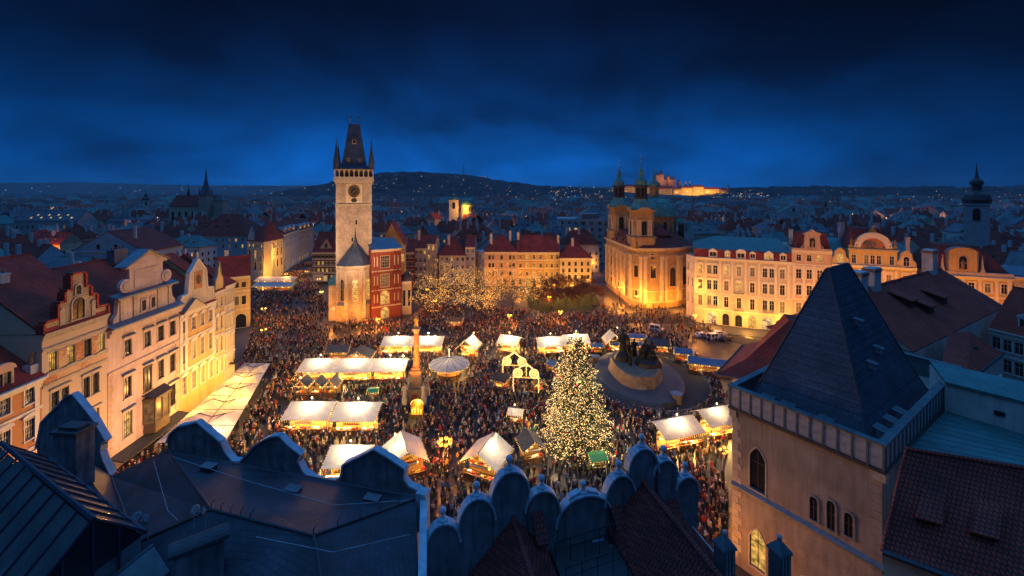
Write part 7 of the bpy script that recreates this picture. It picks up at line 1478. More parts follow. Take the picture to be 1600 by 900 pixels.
# ------------------------------------------------------------------ cars
def car(label, px, py, rot, paint, long=4.5, van=False):
    p = G(px, py); t = thing('parked_car', label, 'car', (p.x, p.y, .0), rot, 'cars on the road'); BLOCK.append((p.x, p.y, 2.6, 1.6, rot)); L_ = long/2; w = .9; hh = 1.95 if van else 1.5
    b = MB(); side = [(-L_, .35), (-L_, .85), (-L_+.12, 1.0), (L_-1.15, .98), (L_-.15, .82), (L_, .6), (L_, .35)]
    vs = [(x, -w, z) for x, z in side]+[(x, w, z) for x, z in side]; n = len(side); b.add(vs, [tuple(range(n)), tuple(range(2*n-1, n-1, -1))]+[(i, (i+1) % n, (i+1) % n+n, i+n) for i in range(n)])
    x0, x1, x2, x3 = (-L_+.05, -L_+.25, L_-1.75, L_-1.1) if van else (-L_+.35, -L_+.95, L_-1.95, L_-1.1)
    k = w*.82; b.add([(x0,-w,.99),(x3,-w,.97),(x3,w,.97),(x0,w,.99),(x1,-k,hh),(x2,-k,hh),(x2,k,hh),(x1,k,hh)], [(0,1,5,4),(1,2,6,5),(2,3,7,6),(3,0,4,7),(4,5,6,7)]); bd = b.build('body', [M[paint]], t)
    def lerp(a, c, f): return V(*a)*(1-f)+V(*c)*f
    for s in (-1, 1):
        for a0, a1 in ((.1, .48), (.52, .9)):
            q0, q1 = lerp((x0, s*w, .99), (x3, s*w, .97), a0), lerp((x0, s*w, .99), (x3, s*w, .97), a1); q2, q3 = lerp((x1, s*k, hh), (x2, s*k, hh), a1), lerp((x1, s*k, hh), (x2, s*k, hh), a0); o = V(0, s*.012, .004)
            b = MB(); b.poly([lerp(q0, q3, .12)+o, lerp(q1, q2, .12)+o, lerp(q1, q2, .86)+o, lerp(q0, q3, .86)+o]); b.build('window', [M['glass_dark']], bd)
    for (xa, xb) in ((x3, x2), (x0, x1)):
        s = .012 if xa > 0 else -.012; b = MB(); b.poly([(xa*.93+xb*.07+s, -w*.9, 1.05), (xa*.93+xb*.07+s, w*.9, 1.05), (xb*.9+xa*.1+s, k*.9, hh-.08), (xb*.9+xa*.1+s, -k*.9, hh-.08)]); b.build('windscreen', [M['glass_dark']], bd)
    for x in (-L_+.85, L_-.85):
        for s in (-1, 1):
            b = MB(); b.M = Matrix.Translation((x, s*(w-.1), .33)) @ Matrix.Rotation(PI/2, 4, 'X'); b.lathe([(.33, -.12), (.33, .12)], 14); wh = b.build('wheel', [M['rubber']], t); b = MB(); b.M = Matrix.Translation((x, s*(w+.025), .33)) @ Matrix.Rotation(PI/2, 4, 'X'); b.lathe([(.19, -.015), (.19, .015)], 10); b.build('rim', [M['zinc']], wh)
    for s in (-1, 1):
        b = MB(); b.box(L_-.06, L_+.02, s*.62-.17, s*.62+.17, .58, .72); b.build('headlight', [M['trim_white']], bd); b = MB(); b.box(-L_-.015, -L_+.05, s*.68-.12, s*.68+.12, .7, .9); b.build('tail_light', [M['cloth_red']], bd)
    return t
car('white van on the road left of the parked group', 1027, 517, -.55, 'paint_white', 5.0, True); car('white estate car, left one of the group parked before the palace', 1098, 527, .15, 'paint_white'); car('white car, middle of the group parked before the palace', 1116, 530, .35, 'paint_white', 4.6, True); car('dark car at the right of the parked group', 1135, 532, .5, 'paint_dark'); car('pale car parked behind the middle one before the palace', 1125, 524, .3, 'paint_white')
# ------------------------------------------------------------------ people
def in_rect(x, y, r):
    dx, dy = x-r[0], y-r[1]; c, s = math.cos(-r[4]), math.sin(-r[4]); return abs(dx*c-dy*s) < r[2] and abs(dx*s+dy*c) < r[3]
def in_poly(x, y, P_):
    k = False; n = len(P_)
    for i in range(n):
        a, b = P_[i], P_[(i+1) % n]
        if (a[1] > y) != (b[1] > y) and x < (b[0]-a[0])*(y-a[1])/(b[1]-a[1])+a[0]: k = not k
    return k
def figure(pose):
    st = pose.get('step', 0.); al, ar = pose['l'], pose['r']
    vs = [(0, 0, .95), (0, pose.get('lean', 0)*.5, 1.22), (0, pose.get('lean', 0), 1.42), (0, pose.get('lean', 0)-.01, 1.52), (0, pose.get('lean', 0)-.03, 1.62), (0, pose.get('lean', 0)-.02, 1.73)]
    rd = [.17, .165, .15, .06, .095, .085]; ed = [(0, 1), (1, 2), (2, 3), (3, 4), (4, 5)]
    for s, arm in ((-1, al), (1, ar)):
        i = len(vs); vs += [(s*.19, pose.get('lean', 0), 1.40)]+[(s*a[0], a[1], a[2]) for a in arm]; rd += [.085, .068, .052, .035]; ed += [(2, i), (i, i+1), (i+1, i+2), (i+2, i+3)]
        i = len(vs); k = st*s; vs += [(s*.1, 0, .88), (s*.105, -.03-k*.16, .50), (s*.105, .03-k*.30+(.05 if k < 0 else 0), .10), (s*.11, -.13-k*.30, .04)]; rd += [.115, .078, .058, .042]; ed += [(0, i), (i, i+1), (i+1, i+2), (i+2, i+3)]
    me = bpy.data.meshes.new('person'); me.from_pydata(vs, ed, []); o = bpy.data.objects.new('person_rig', me); C.objects.link(o)
    m = o.modifiers.new('skin', 'SKIN'); m.use_smooth_shade = True
    for i, r_ in enumerate(rd): me.skin_vertices[0].data[i].radius = (r_, r_*(.72 if i in (0, 1, 2) else 1))
    me.skin_vertices[0].data[0].use_root = True; s_ = o.modifiers.new('sub', 'SUBSURF'); s_.levels = 1
    dg = bpy.context.evaluated_depsgraph_get(); out = bpy.data.meshes.new_from_object(o.evaluated_get(dg)); bpy.data.objects.remove(o)
    out.materials.clear()
    for _ in range(5): out.materials.append(None)
    hands = [V(-al[2][0], al[2][1], al[2][2]), V(ar[2][0], ar[2][1], ar[2][2])]; ln = pose.get('lean', 0)
    for p in out.polygons:
        c = p.center
        if min((c-h).length for h in hands) < .10: p.material_index = 2
        elif c.z > 1.52: p.material_index = 3 if (c.z > 1.69 or c.y > ln+.015) else 2
        elif c.z > .80 or abs(c.x) > .19: p.material_index = 0
        elif c.z > .12: p.material_index = 1
        else: p.material_index = 4
    out.name = 'person'; return out
A_D = [(.25, .03, 1.14), (.25, -.06, .92), (.24, -.08, .82)]; A_F = [(.26, .0, 1.15), (.18, -.2, 1.1), (.12, -.27, 1.14)]; A_U = [(.25, -.1, 1.25), (.16, -.26, 1.45), (.12, -.3, 1.54)]; A_S = [(.24, .12, 1.15), (.25, .1, .93), (.25, .08, .83)]; A_W = [(.25, -.08, 1.15), (.25, -.2, .96), (.24, -.26, .9)]
POSES = [(dict(l=A_D, r=A_D), 'standing'), (dict(l=A_F, r=A_F), 'hands folded'), (dict(l=A_S, r=A_W, step=1., lean=-.05), 'walking'), (dict(l=A_W, r=A_S, step=-.8, lean=-.04), 'walking'), (dict(l=A_D, r=A_U), 'hand raised')]
PM = [figure(p) for p, _ in POSES]
COATS = [('black', (.012,.012,.014)), ('dark blue', (.018,.028,.07)), ('red', (.36,.025,.02)), ('grey', (.13,.13,.14)), ('brown', (.10,.05,.028)), ('cream', (.55,.46,.34)), ('green', (.03,.09,.045)), ('maroon', (.13,.015,.025)), ('mustard', (.42,.24,.04)), ('pale blue', (.22,.34,.5))]
HATS = [('a red hat', (.40,.03,.03)), ('a white hat', (.6,.57,.52)), ('a black hat', (.015,.015,.015)), ('brown hair', (.07,.035,.02)), ('fair hair', (.34,.22,.10))]
TROU = [(.012,.012,.015), (.03,.04,.08), (.05,.04,.035)]
cm = lambda n, c: M.setdefault(n, mat(n, c, .85, .12, 4))
VAR = {}
def person_mesh(pi, ci, hi, ti):
    k = (pi, ci, hi, ti)
    if k not in VAR:
        me = PM[pi].copy(); me.name = 'person'
        for i, m in enumerate((cm('coat_'+COATS[ci][0].replace(' ', '_'), COATS[ci][1]), cm('trousers_%d' % ti, TROU[ti]), cm('skin', (.42,.24,.16)), cm('head_'+HATS[hi][0].split(' ', 1)[0]+HATS[hi][0].split(' ')[-2]+HATS[hi][0].split(' ')[-1], HATS[hi][1]), cm('shoe', (.02,.017,.015)))): me.materials[i] = m
        VAR[k] = me
    return VAR[k]
CROWD = [G(391, 452), G(440, 436), G(470, 412), G(502, 412), G(492, 440), G(520, 500), G(640, 506), G(662, 480), G(760, 478), G(850, 494), G(935, 492), G(965, 512), G(1050, 530), G(1110, 575), G(1136, 620), G(1136, 850), G(1100, 860), V(24, 46, 0), V(-8, 46, 0), V(-38, 56, 0), V(-62, 62, 0), V(-64, 104, 0), V(-68, 106, 0), V(-84, 139, 0)]
CP = [(p[0], p[1]) for p in CROWD]
rp = random.Random(21); pts = []; cellsz = .47; occ = set()
def try_put(x, y, dens):
    if not in_poly(x, y, CP): return
    if any(in_rect(x, y, r) for r in BLOCK) or ((x-OVAL[0])/OVAL[2])**2+((y-OVAL[1])/OVAL[3])**2 < 1: return
    k = (int(x/cellsz), int(y/cellsz))
    if k in occ: return
    occ.add(k); pts.append((x, y))
xs_ = [p[0] for p in CP]; ys_ = [p[1] for p in CP]
tries = 0
while len(pts) < 10500 and tries < 90000:
    tries += 1
    x = rp.uniform(min(xs_), max(xs_)); y = rp.uniform(min(ys_), max(ys_))
    d = .72+1.15*noise.noise(V(x*.10, y*.10, 4.2)) + (.3 if 60 < y < 128 else .0)
    if x < -35 and y > 115: d -= .3
    if abs(x+9) < 7 and abs(y-67) < 6: d -= .35
    if y < 58: d -= .1
    if rp.random() < d: try_put(x, y, d)
for x, y in ((PX(1240, 55)-7.5, 55.4),): pass
extra = []                                        # scattered walkers outside the dense crowd
for px, py in ((1232, 0),): pass
for k in range(430):
    px, py = rp.uniform(925, 1130), rp.uniform(478, 535); p = G(px, py)
    if not any(in_rect(p.x, p.y, r) for r in BLOCK): extra.append((p.x, p.y))
pts += extra
pts.sort(key=lambda p: p[1])
LM = [(-10.9, 68, 'glowing lamp cluster'), (11.5, 77, 'Christmas tree'), (-20.2, 88, 'golden shrine'), (-17.5, 69, 'left gable tent'), (-4, 69, 'right gable tent'), (30, 90, 'monument steps'), (29.7, 77, 'slanted white stall'), (14, 70, 'green lit booth'), (3, 73, 'dark roofed hut'), (.8, 83, 'tiny white kiosk'), (-34, 80, 'large white stalls'), (-26, 66, 'wavy parapet'), (28, 58, 'tower house wall'), (6, 56, 'ball finials'), (-14, 56, 'slate roof edge'), (-49, 68, 'terrace parasols'), (18, 62, 'amber wall lamp'), (-26, 98, 'middle stall row')]
for k, (x, y) in enumerate(pts[:300]):
    pi = rp.choice((0, 0, 1, 2, 3, 4)); ci = rp.choice((0, 0, 0, 1, 1, 2, 3, 4, 4, 5, 6, 7, 8, 9)); hi = rp.randrange(5); ti = rp.randrange(3)
    lm = sorted(LM, key=lambda q: (q[0]-x)**2+(q[1]-y)**2)[0]
    o = ob('person', person_mesh(pi, ci, hi, ti), None, (x, y, 0), rp.uniform(0, 2*PI), label=f'person in {COATS[ci][0]} coat, {HATS[hi][0]}, {POSES[pi][1]} by {lm[2]}', category='person', group='visitors in the near part of the market crowd')
    s = rp.uniform(.92, 1.07); o.scale = (s, s, s)
# everyone farther off: one crowd
def mini(seed):
    q = random.Random(seed); b = MB(); st = q.uniform(-.16, .16)
    for s in (-1, 1): b.tube((s*.1, -s*st, 0), (s*.09, 0, .88), .075, 4, .1, mi=1)
    b.lathe([(.2, .78), (.21, .95), (.2, 1.3), (.17, 1.42), (.07, 1.5)], 6, sy=.72, mi=0)
    for s in (-1, 1): b.tube((s*.2, 0, 1.4), (s*.27, -q.uniform(-.05, .2), q.uniform(.85, 1.1)), .065, 4, .045, mi=0)
    b.lathe([(.05, 1.48), (.1, 1.58), (.09, 1.66)], 6, mi=2); b.lathe([(.105, 1.64), (.1, 1.72), (.04, 1.77)], 6, mi=3)
    v = np.array(b.v, np.float32); return v, b.f, b.m
MN = [mini(s) for s in range(5)]
def join_cloud(name, bits, mat_, **kw):
    """bits: list of (verts array, faces, face colours) joined to one mesh with a per-corner colour"""
    V_ = []; F_ = []; Cc = []; o = 0
    for v, f, c in bits: V_.append(v); F_ += [tuple(i+o for i in q) for q in f]; Cc += c; o += len(v)
    me = bpy.data.meshes.new(name); me.from_pydata(np.concatenate(V_).tolist(), [], F_)
    at = me.attributes.new('tint', 'FLOAT_COLOR', 'FACE'); at.data.foreach_set('color', np.array([(*c, 1) for c in Cc], np.float32).ravel())
    me.materials.append(mat_); uvmap(me); me.update(); return ob(name, me, None, **kw)
def tint_mat(name, rough=.85, var=.0):
    m = bpy.data.materials.new(name); m.use_nodes = True; nt = m.node_tree; a = nt.nodes.new('ShaderNodeAttribute'); a.attribute_name = 'tint'
    b = nt.nodes['Principled BSDF']; b.inputs['Roughness'].default_value = rough; nt.links.new(a.outputs['Color'], b.inputs['Base Color']); return m
bits = []
for x, y in pts[300:]:
    v, f, m = rp.choice(MN); a = rp.uniform(0, 2*PI); s = rp.uniform(.9, 1.08); ca, sa = math.cos(a)*s, math.sin(a)*s
    w = np.stack([v[:, 0]*ca-v[:, 1]*sa+x, v[:, 0]*sa+v[:, 1]*ca+y, v[:, 2]*s], 1)
    cl = [rp.choice(COATS+COATS[:2]*3+COATS[3:5]*2)[1], rp.choice(TROU), (.42,.24,.16), rp.choice(HATS)[1]]; bits.append((w, f, [cl[i] for i in m]))
join_cloud('crowd', bits, tint_mat('crowd_cloth'), kind='stuff', label='dense Christmas market crowd filling the square')

# ------------------------------------------------------------------ city beyond the square
KEEP = [(-90, 20), (-92, 132), (-128, 150), (-150, 205), (-150, 250), (-118, 310), (-38, 305), (-52, 215), (44, 222), (84, 222), (92, 172), (160, 128), (170, 20)]
HB += [(-56, 158, 9, 9, 0), (57, 182, 16, 22, 0), (PX(297, 430), 440, 34, 16, 0), (98, 262, 22, 18, 0)]
rc = random.Random(3)
WALLS = ['plaster_white', 'plaster_grey', 'plaster_blue', 'plaster_sand', 'plaster_cream', 'plaster_peach', 'plaster_green']; ROOFS = ['roof_red2', 'roof_brown', 'roof_red', 'roof_brown', 'roof_grey', 'roof_slate', 'copper_sheet']
spots = []
Y = 150.0
while Y < 1330:
    s = 17+Y*.018; X_ = -(1.26*Y+30)
    while X_ < 1.26*Y+30:
        x = X_+rc.uniform(-.18, .18)*s; y = Y+rc.uniform(-.2, .2)*s
        X_ += s*rc.uniform(.95, 1.35)
        if in_poly(x, y, KEEP) or any(in_rect(x, y, (h[0], h[1], h[2]+9, h[3]+8, h[4])) for h in HB): continue
        if y < 150 and x > -140 and x < 0: continue
        if rc.random() < .07: continue
        spots.append((x, y, s))
    Y += s*1.05
spots.sort(key=lambda p: p[1])
CH_ = {}
def city_house(k, wm, rm):
    key = (k, wm, rm)
    if key in CH_: return CH_[key]
    q = random.Random(k*7+1); L = q.uniform(13, 21); D = q.uniform(11, 14); h = q.uniform(11.5, 17); kind = ('gable', 'gable', 'hip', 'front', 'gable', 'hip')[k % 6]; rise = q.uniform(5, 8)
    w = MB(); w.box(0, L, 0, D, 0, h); 
    if kind == 'gable': w.poly([(0,0,h),(0,D,h),(0,D/2,h+rise-.3)]); w.poly([(L,0,h),(L,D/2,h+rise-.3),(L,D,h)])
    if kind == 'front': w.poly([(0,0,h),(L,0,h),(L/2,0,h+rise-.3)]); w.poly([(0,D,h),(L/2,D,h+rise-.3),(L,D,h)])
    w.box(-.1, L+.1, -.25, 0, h-.5, h-.1)
    r_ = roof_mesh(L, D, h, kind, rise); r_.m = [0]*len(r_.m) if kind != 'x' else r_.m
    ch = [];
    for i in range(2+k % 2):
        c = MB(); u = L*(.15+.33*i); v = D*(.38 if i % 2 else .62); c.box(u-.7, u+.7, v-.45, v+.45, h, h+rise+q.uniform(.8, 2.2)); ch.append(c.mesh('chimney', [M['chimney_white']]))
    wn = MB(); n = max(4, int(L/2.9)); fl = int((h-3)/3.6)
    for j in range(fl):
        for i in range(n):
            if kind in ('gable', 'hip') or True:
                u = L*(i+.5)/n; z = 3.4+j*3.6; wn.box(u-.55, u+.55, -.05, .03, z, z+1.9, 1); wn.box(u-.45, u+.45, -.07, -.04, z+.1, z+1.8, 2 if q.random() < .12 else 0)
        for i in range(3):
            v = D*(i+.5)/3; z = 3.4+j*3.6; wn.box(-.05, .03, v-.5, v+.5, z, z+1.8, 0); wn.box(L-.03, L+.05, v-.5, v+.5, z, z+1.8, 0)
    dm = MB()
    if kind != 'front':
        for i in range(1+k % 3):
            u = L*(i+1)/(2+k % 3); v0 = D*.16; z = h+rise*.32; dm.box(u-.7, u+.7, v0, v0+2, z-.3, z+1.2, 0); dm.box(u-.5, u+.5, v0-.03, v0, z, z+.95, 1); dm.sheet([(u-.9, v0-.25, z+1.2), (u+.9, v0-.25, z+1.2), (u+.9, v0+3, z+2.0), (u-.9, v0+3, z+2.0)], .12, 2)
    CH_[key] = (L, D, w.mesh('wall', [M[wm]]), r_.mesh('roof', [M[rm], M[wm]]), ch, wn.mesh('windows', [M['glass_dark'], M['trim_white'], M['glass_lit']]), dm.mesh('dormers', [M[wm], M['glass_blue'], M[rm]]) if dm.f else None, kind)
    return CH_[key]
RN = {'roof_red2': 'red tiled', 'roof_brown': 'brown tiled', 'roof_red': 'bright red tiled', 'roof_grey': 'grey metal', 'roof_slate': 'dark slate', 'copper_sheet': 'teal metal'}; KN = {'gable': 'pitched roof', 'hip': 'hipped roof', 'front': 'front gable'}
LMC = [(-160, 'behind the left row'), (-90, 'left of the street'), (-52, 'behind the clock tower'), (0, 'behind the lit grove'), (60, 'left of the green domed church'), (110, 'right of the green domed church')]
def where(x, y):
    px = 800+FPX*x/y
    for lim, t in ((130, 'at the far left'), (300, 'behind the pink gabled house'), (400, 'near the steepled church'), (520, 'above the crowded street'), (640, 'beside the clock tower'), (760, 'above the lit grove'), (880, 'above the peach terrace'), (960, 'around the pale office block'), (1090, 'behind the green domed church'), (1240, 'above the white palace'), (1440, 'above the golden palace'), (1530, 'beside the dark onion tower')):
        if px < lim: return t
    return 'at the far right'
nc = 0
for x, y, s in spots:
    if nc >= 300: break
    k = rc.randrange(12); wm = rc.choice(WALLS); rm = rc.choice(ROOFS)
    if proj((x, y, 20))[0] < -30 or proj((x, y, 20))[0] > 1630: continue
    L, D, w, r_, ch, wn, dm, kind = city_house(k, wm, rm); base_a = .25*math.sin(x*.011)+.3*math.sin(y*.009+1); a = base_a+rc.choice((0, 0, 0, PI/2, -PI/2, .3))+rc.uniform(-.08, .08)
    t = thing('town_house', f'{wm[8:]} house with {RN[rm]} {KN[kind]} {where(x, y)}', 'house', (x-L/2*math.cos(a)+D/2*math.sin(a), y-L/2*math.sin(a)-D/2*math.cos(a), rc.uniform(-2.5, .5)), a, 'houses of the old town around the square')
    ob('wall', w, t); ob('roof', r_, t)
    for c in ch: ob('chimney', c, t)
    ob('windows', wn, t, kind='stuff')
    if dm: ob('dormers', dm, t, kind='stuff')
    nc += 1
bits = []; lights = MB(); lights2 = MB()
WC_ = [(.42,.42,.42), (.36,.40,.44), (.45,.42,.36), (.30,.32,.33), (.5,.48,.44)]; RC_ = [(.22,.05,.035), (.14,.05,.035), (.09,.085,.09), (.14,.17,.17), (.26,.06,.04), (.10,.2,.18)]
used = 0
for x, y, s in spots[nc:]:
    px = proj((x, y, 20))[0]
    if px < -60 or px > 1660: continue
    L = rc.uniform(.55, .95)*s*1.05; D = rc.uniform(.5, .75)*s; h = rc.uniform(9, 17); rise = rc.uniform(4, 8); a = .25*math.sin(x*.011)+.3*math.sin(y*.009+1)+rc.choice((0, 0, PI/2))+rc.uniform(-.1, .1)
    v = np.array([(0,0,0),(L,0,0),(L,D,0),(0,D,0),(0,0,h),(L,0,h),(L,D,h),(0,D,h),(-.0,D/2,h+rise),(L,D/2,h+rise)], np.float32); v[:, 0] -= L/2; v[:, 1] -= D/2
    f = [(0,1,5,4),(1,2,6,5),(2,3,7,6),(3,0,4,7),(4,5,9,8),(6,7,8,9),(4,8,7),(5,6,9)]; wc, rcol = rc.choice(WC_), rc.choice(RC_); cs = [wc]*4+[rcol]*2+[wc]*2
    vv = [v]; n0 = 10; ff = list(f)
    for i in range(rc.randrange(1, 4)):          # chimneys
        u = rc.uniform(-.4, .4)*L; q = rc.uniform(-.25, .25)*D; z = h+rise*.4; t_ = h+rise+rc.uniform(.5, 2); c = .7
        vv.append(np.array([(u-c,q-c*.6,z),(u+c,q-c*.6,z),(u+c,q+c*.6,z),(u-c,q+c*.6,z),(u-c,q-c*.6,t_),(u+c,q-c*.6,t_),(u+c,q+c*.6,t_),(u-c,q+c*.6,t_)], np.float32)); ff += [tuple(j+n0 for j in g_) for g_ in ((0,1,5,4),(1,2,6,5),(2,3,7,6),(3,0,4,7),(4,5,6,7))]; cs += [(.5,.5,.5)]*5; n0 += 8
    wr_ = int(L/3.4); wf = 3
    if y < 800:
        for j in range(wf):
            for i in range(wr_):
                u = -L/2+L*(i+.5)/wr_; z = h-2.8-j*3.4; vv.append(np.array([(u-.6,-D/2-.06,z),(u+.6,-D/2-.06,z),(u+.6,-D/2-.06,z+1.8),(u-.6,-D/2-.06,z+1.8)], np.float32)); ff.append((n0, n0+1, n0+2, n0+3)); cs.append((.02,.025,.035)); n0 += 4
    v = np.concatenate(vv); ca, sa = math.cos(a), math.sin(a)
    bits.append((np.stack([v[:, 0]*ca-v[:, 1]*sa+x, v[:, 0]*sa+v[:, 1]*ca+y, v[:, 2]], 1), ff, cs))
    if rc.random() < .30: (lights if rc.random() < .75 else lights2).octa((x+rc.uniform(-5, 5), y-D*.6, rc.uniform(9, 17)), .35+y*.0006)
join_cloud('far_houses', bits, tint_mat('far_house_mix'), kind='stuff', label='hazy rooftops of the old town receding to the hills')
# lamps scattered on the hills and among the farthest roofs
rh = random.Random(9)
dg = bpy.context.evaluated_depsgraph_get(); dg.update()
def surf(px, py):
    d = V((px-800)/FPX, 1, -(py-HZ)/FPX).normalized(); hit, loc_, n_, i_, o_, m_ = SC.ray_cast(dg, V(0, 0, CAMH)+d*350, d); return loc_ if hit else None
for n_, (xa, xb, ya, yb) in ((48, (590, 880, 274, 296)), (14, (470, 600, 288, 300)), (40, (0, 470, 290, 304)), (80, (860, 1010, 292, 312)), (50, (1060, 1600, 297, 318)), (24, (640, 900, 296, 315)), (40, (1120, 1200, 303, 310))):
    for k in range(n_):
        p = surf(rh.uniform(xa, xb), rh.uniform(ya, yb))
        if p is not None and p.y > 500: (lights if rh.random() < .7 else lights2).octa((p.x, p.y-2, p.z+3), .00055*p.y*rh.uniform(.7, 1.5))
for k in range(46):                               # lit street corners among the roofs
    Yq = rh.uniform(200, 900); pxq = rh.uniform(20, 1580); q = (PX(pxq, Yq), Yq)
    if in_poly(q[0], q[1], KEEP): continue
    zq = rh.uniform(11, 17); lights.octa((q[0], q[1], zq), .5+Yq*.0006); point((q[0], q[1], zq+1.5), 330+Yq*.7, AMBER if k % 3 else GOLD, .4)
lights.build('city_lights', [M['city_light']], kind='stuff', label='tiny warm lights scattered over the far town and hills'); lights2.build('cold_city_lights', [M['city_light2']], kind='stuff', label='tiny cold lights scattered over the far town and hills')

# ------------------------------------------------------------------ landmarks far off
def spire(label, px, Y, yb, yt, w, capy, capm='copper_green', bodym='plaster_grey', onion=True, name='church_tower'):
    x = PX(px, Y); t = thing(name, label, 'tower', (x, Y, 0), -math.atan2(x, Y)); zb, zc, zt = ZF(yb, Y), ZF(capy, Y), ZF(yt, Y); r = w/2
    b = MB(); b.box(-r, r, -r, r, 0, zc); b.box(-r*1.1, r*1.1, -r*1.1, r*1.1, zc-.6, zc); b.build('shaft', [M[bodym]], t)
    for s in (0, 1): o = blind_window(t, 0 if s == 0 else -r-.01, -r-.01 if s == 0 else 0, zc-r*1.9, r*.6, r*1.1, True, bodym, 'frame_dark', 0); o.rotation_euler = (0, 0, -PI/2*s)
    b = MB(); H_ = zt-zc
    if onion: b.lathe([(r*1.12, zc), (r*1.2, zc+H_*.10), (r*1.0, zc+H_*.22), (r*.5, zc+H_*.30), (r*.42, zc+H_*.33), (r*.42, zc+H_*.45), (r*.6, zc+H_*.48), (r*.55, zc+H_*.55), (r*.2, zc+H_*.64), (r*.1, zc+H_*.75), (.05, zt)], 10)
    else: b.lathe([(r*1.35, zc), (r*.7, zc+H_*.35), (r*.2, zc+H_*.75), (.05, zt)], 8, rot=PI/8)
    b.build('cap', [M[capm]], t); return t
spire('dark onion domed tower at the right above the palace roofs', 1526, 200, 395, 255, 8.2, 318, 'metal_dark', 'plaster_grey')
spire('thin green needle tower above the golden palace', 1290, 520, 340, 289, 6.5, 316, 'copper_green', 'plaster_sand', False); spire('white pointed tower left of the green needle tower', 1240, 480, 340, 306, 7, 322, 'zinc', 'plaster_white', False)
spire('pale tower with green cap left of the lit dome', 709, 440, 345, 297, 9.5, 312, 'copper_green', 'plaster_white'); spire('small dark onion turret left of the steepled church', 228, 470, 330, 297, 5.5, 313, 'metal_dark', 'plaster_white'); spire('grey cone roofed tower beside the dark onion tower', 1449, 520, 335, 310, 8, 322, 'metal_blue', 'plaster_grey', False)
spire('brown spire near the wooded hill foot', 673, 640, 320, 305, 8, 314, 'roof_slate', 'plaster_grey', False)
dm = thing('domed_hall', 'small green dome over a golden lit drum', 'building', (PX(729, 440), 440, 0)); b = MB(); b.lathe([(7.2, 0), (7.2, ZF(320, 440)), (7.6, ZF(319, 440))], 14); b.build('drum', [M['plaster_cream']], dm); z = ZF(320, 440); b = MB(); b.lathe([(7.8, z), (7.4, z+2.4), (5.8, z+5), (3.4, z+6.6), (1.2, z+7.4), (1.0, z+9), (.1, z+11)], 14); b.build('dome', [M['copper_green']], dm)
for k in range(7): a = PI+PI*k/6; o = blind_window(dm, 7.22*math.cos(a), 7.22*math.sin(a), z-6, 1.6, 3.2, True, 'plaster_cream', 'frame_dark', .3); o.rotation_euler = (0, 0, a+PI/2)
point((0, -12, z-4), 2600, GOLD, .5, parent=dm)
pt = thing('lookout_tower', 'thin steel lookout tower on the wooded hill', 'tower', (PX(724, 1960), 1960, ZF(272, 1960))); b = MB(); H_ = 46
for sx in (-1, 1):
    for sy in (-1, 1): b.tube((sx*5, sy*5, -4), (sx*1.6, sy*1.6, H_*.8), .8, 4)
for z in range(0, 36, 6): w = 5-3.4*z/36; b.box(-w, w, -w, w, z, z+.7)
b.build('frame', [M['zinc']], pt); b = MB(); b.lathe([(2.6, H_*.78), (2.6, H_*.86), (1.2, H_*.9), (.3, H_*1.2)], 8); b.build('cabin', [M['zinc']], pt)
# castle and cathedral
Yk = 1560.; cs = thing('castle', 'long golden lit castle on its hill', 'castle', (PX(1087, Yk), Yk, 8))
def KX(px): return PX(px, Yk)-PX(1087, Yk)
def KZ(py): return ZF(py, Yk)-8
for x0, x1, yt in ((1052, 1064, 296), (1064.5, 1082, 293.5), (1082.5, 1100, 292), (1100.5, 1124, 295.5), (1127, 1146, 297.5), (975, 996, 291.5), (997, 1020, 293), (1021, 1050, 294.5)):
    b = MB(); b.box(KX(x0), KX(x1), 0, 18, -12, KZ(yt)); w = b.build('wing', [M['plaster_cream']], cs); b = roof_mesh(KX(x1)-KX(x0), 18, KZ(yt), 'gable', 7); o = b.build('roof', [M['roof_brown'], M['plaster_cream']], w, (KX(x0), 0, 0))
    b = MB(); n = int((KX(x1)-KX(x0))/5)
    for j in range(3):
        for i in range(n): u = KX(x0)+5*(i+.5); b.box(u-.9, u+.9, -.1, .1, KZ(yt)-5-j*7, KZ(yt)-1.5-j*7)
    b.build('windows', [M['glass_dark']], w, kind='stuff')
for px in (1066, 1084, 1100, 1116, 985, 1008, 1034): spot((PX(px, Yk), Yk-55, 30), (PX(px, Yk), Yk, 26), 42000 if px > 1050 else 16000, GOLD, 95)
b = MB(); b.lathe([(6, 0), (6, KZ(294)), (7, KZ(294)), (.3, KZ(286))], 8, (KX(1139.5), 8)); b.build('tower', [M['plaster_blue']], cs)
for px in (1077, 1084): b = MB(); b.box(KX(px)-3, KX(px)+3, 30, 36, 0, KZ(288)); b.lathe([(3.6, KZ(288)), (.2, KZ(281.5))], 6, (KX(px), 33)); b.build('tower', [M['plaster_cream']], cs)
ct = thing('cathedral', 'gothic cathedral with tall reddish lit towers above the castle', 'cathedral', (PX(1040, 1640), 1640, 20)); KX2 = lambda p: PX(p, 1640)-PX(1040, 1640); KZ2 = lambda p: ZF(p, 1640)-20
M['cath'] = mat('cath', (.36,.27,.22), .9, .3, .1)
b = MB(); b.box(KX2(1032), KX2(1056), 0, 30, 0, KZ2(281)); b.build('nave', [M['cath']], ct); b = roof_mesh(KX2(1056)-KX2(1032), 30, KZ2(281), 'gable', 14); b.build('roof', [M['roof_slate'], M['cath']], ct, (KX2(1032), 0, 0))
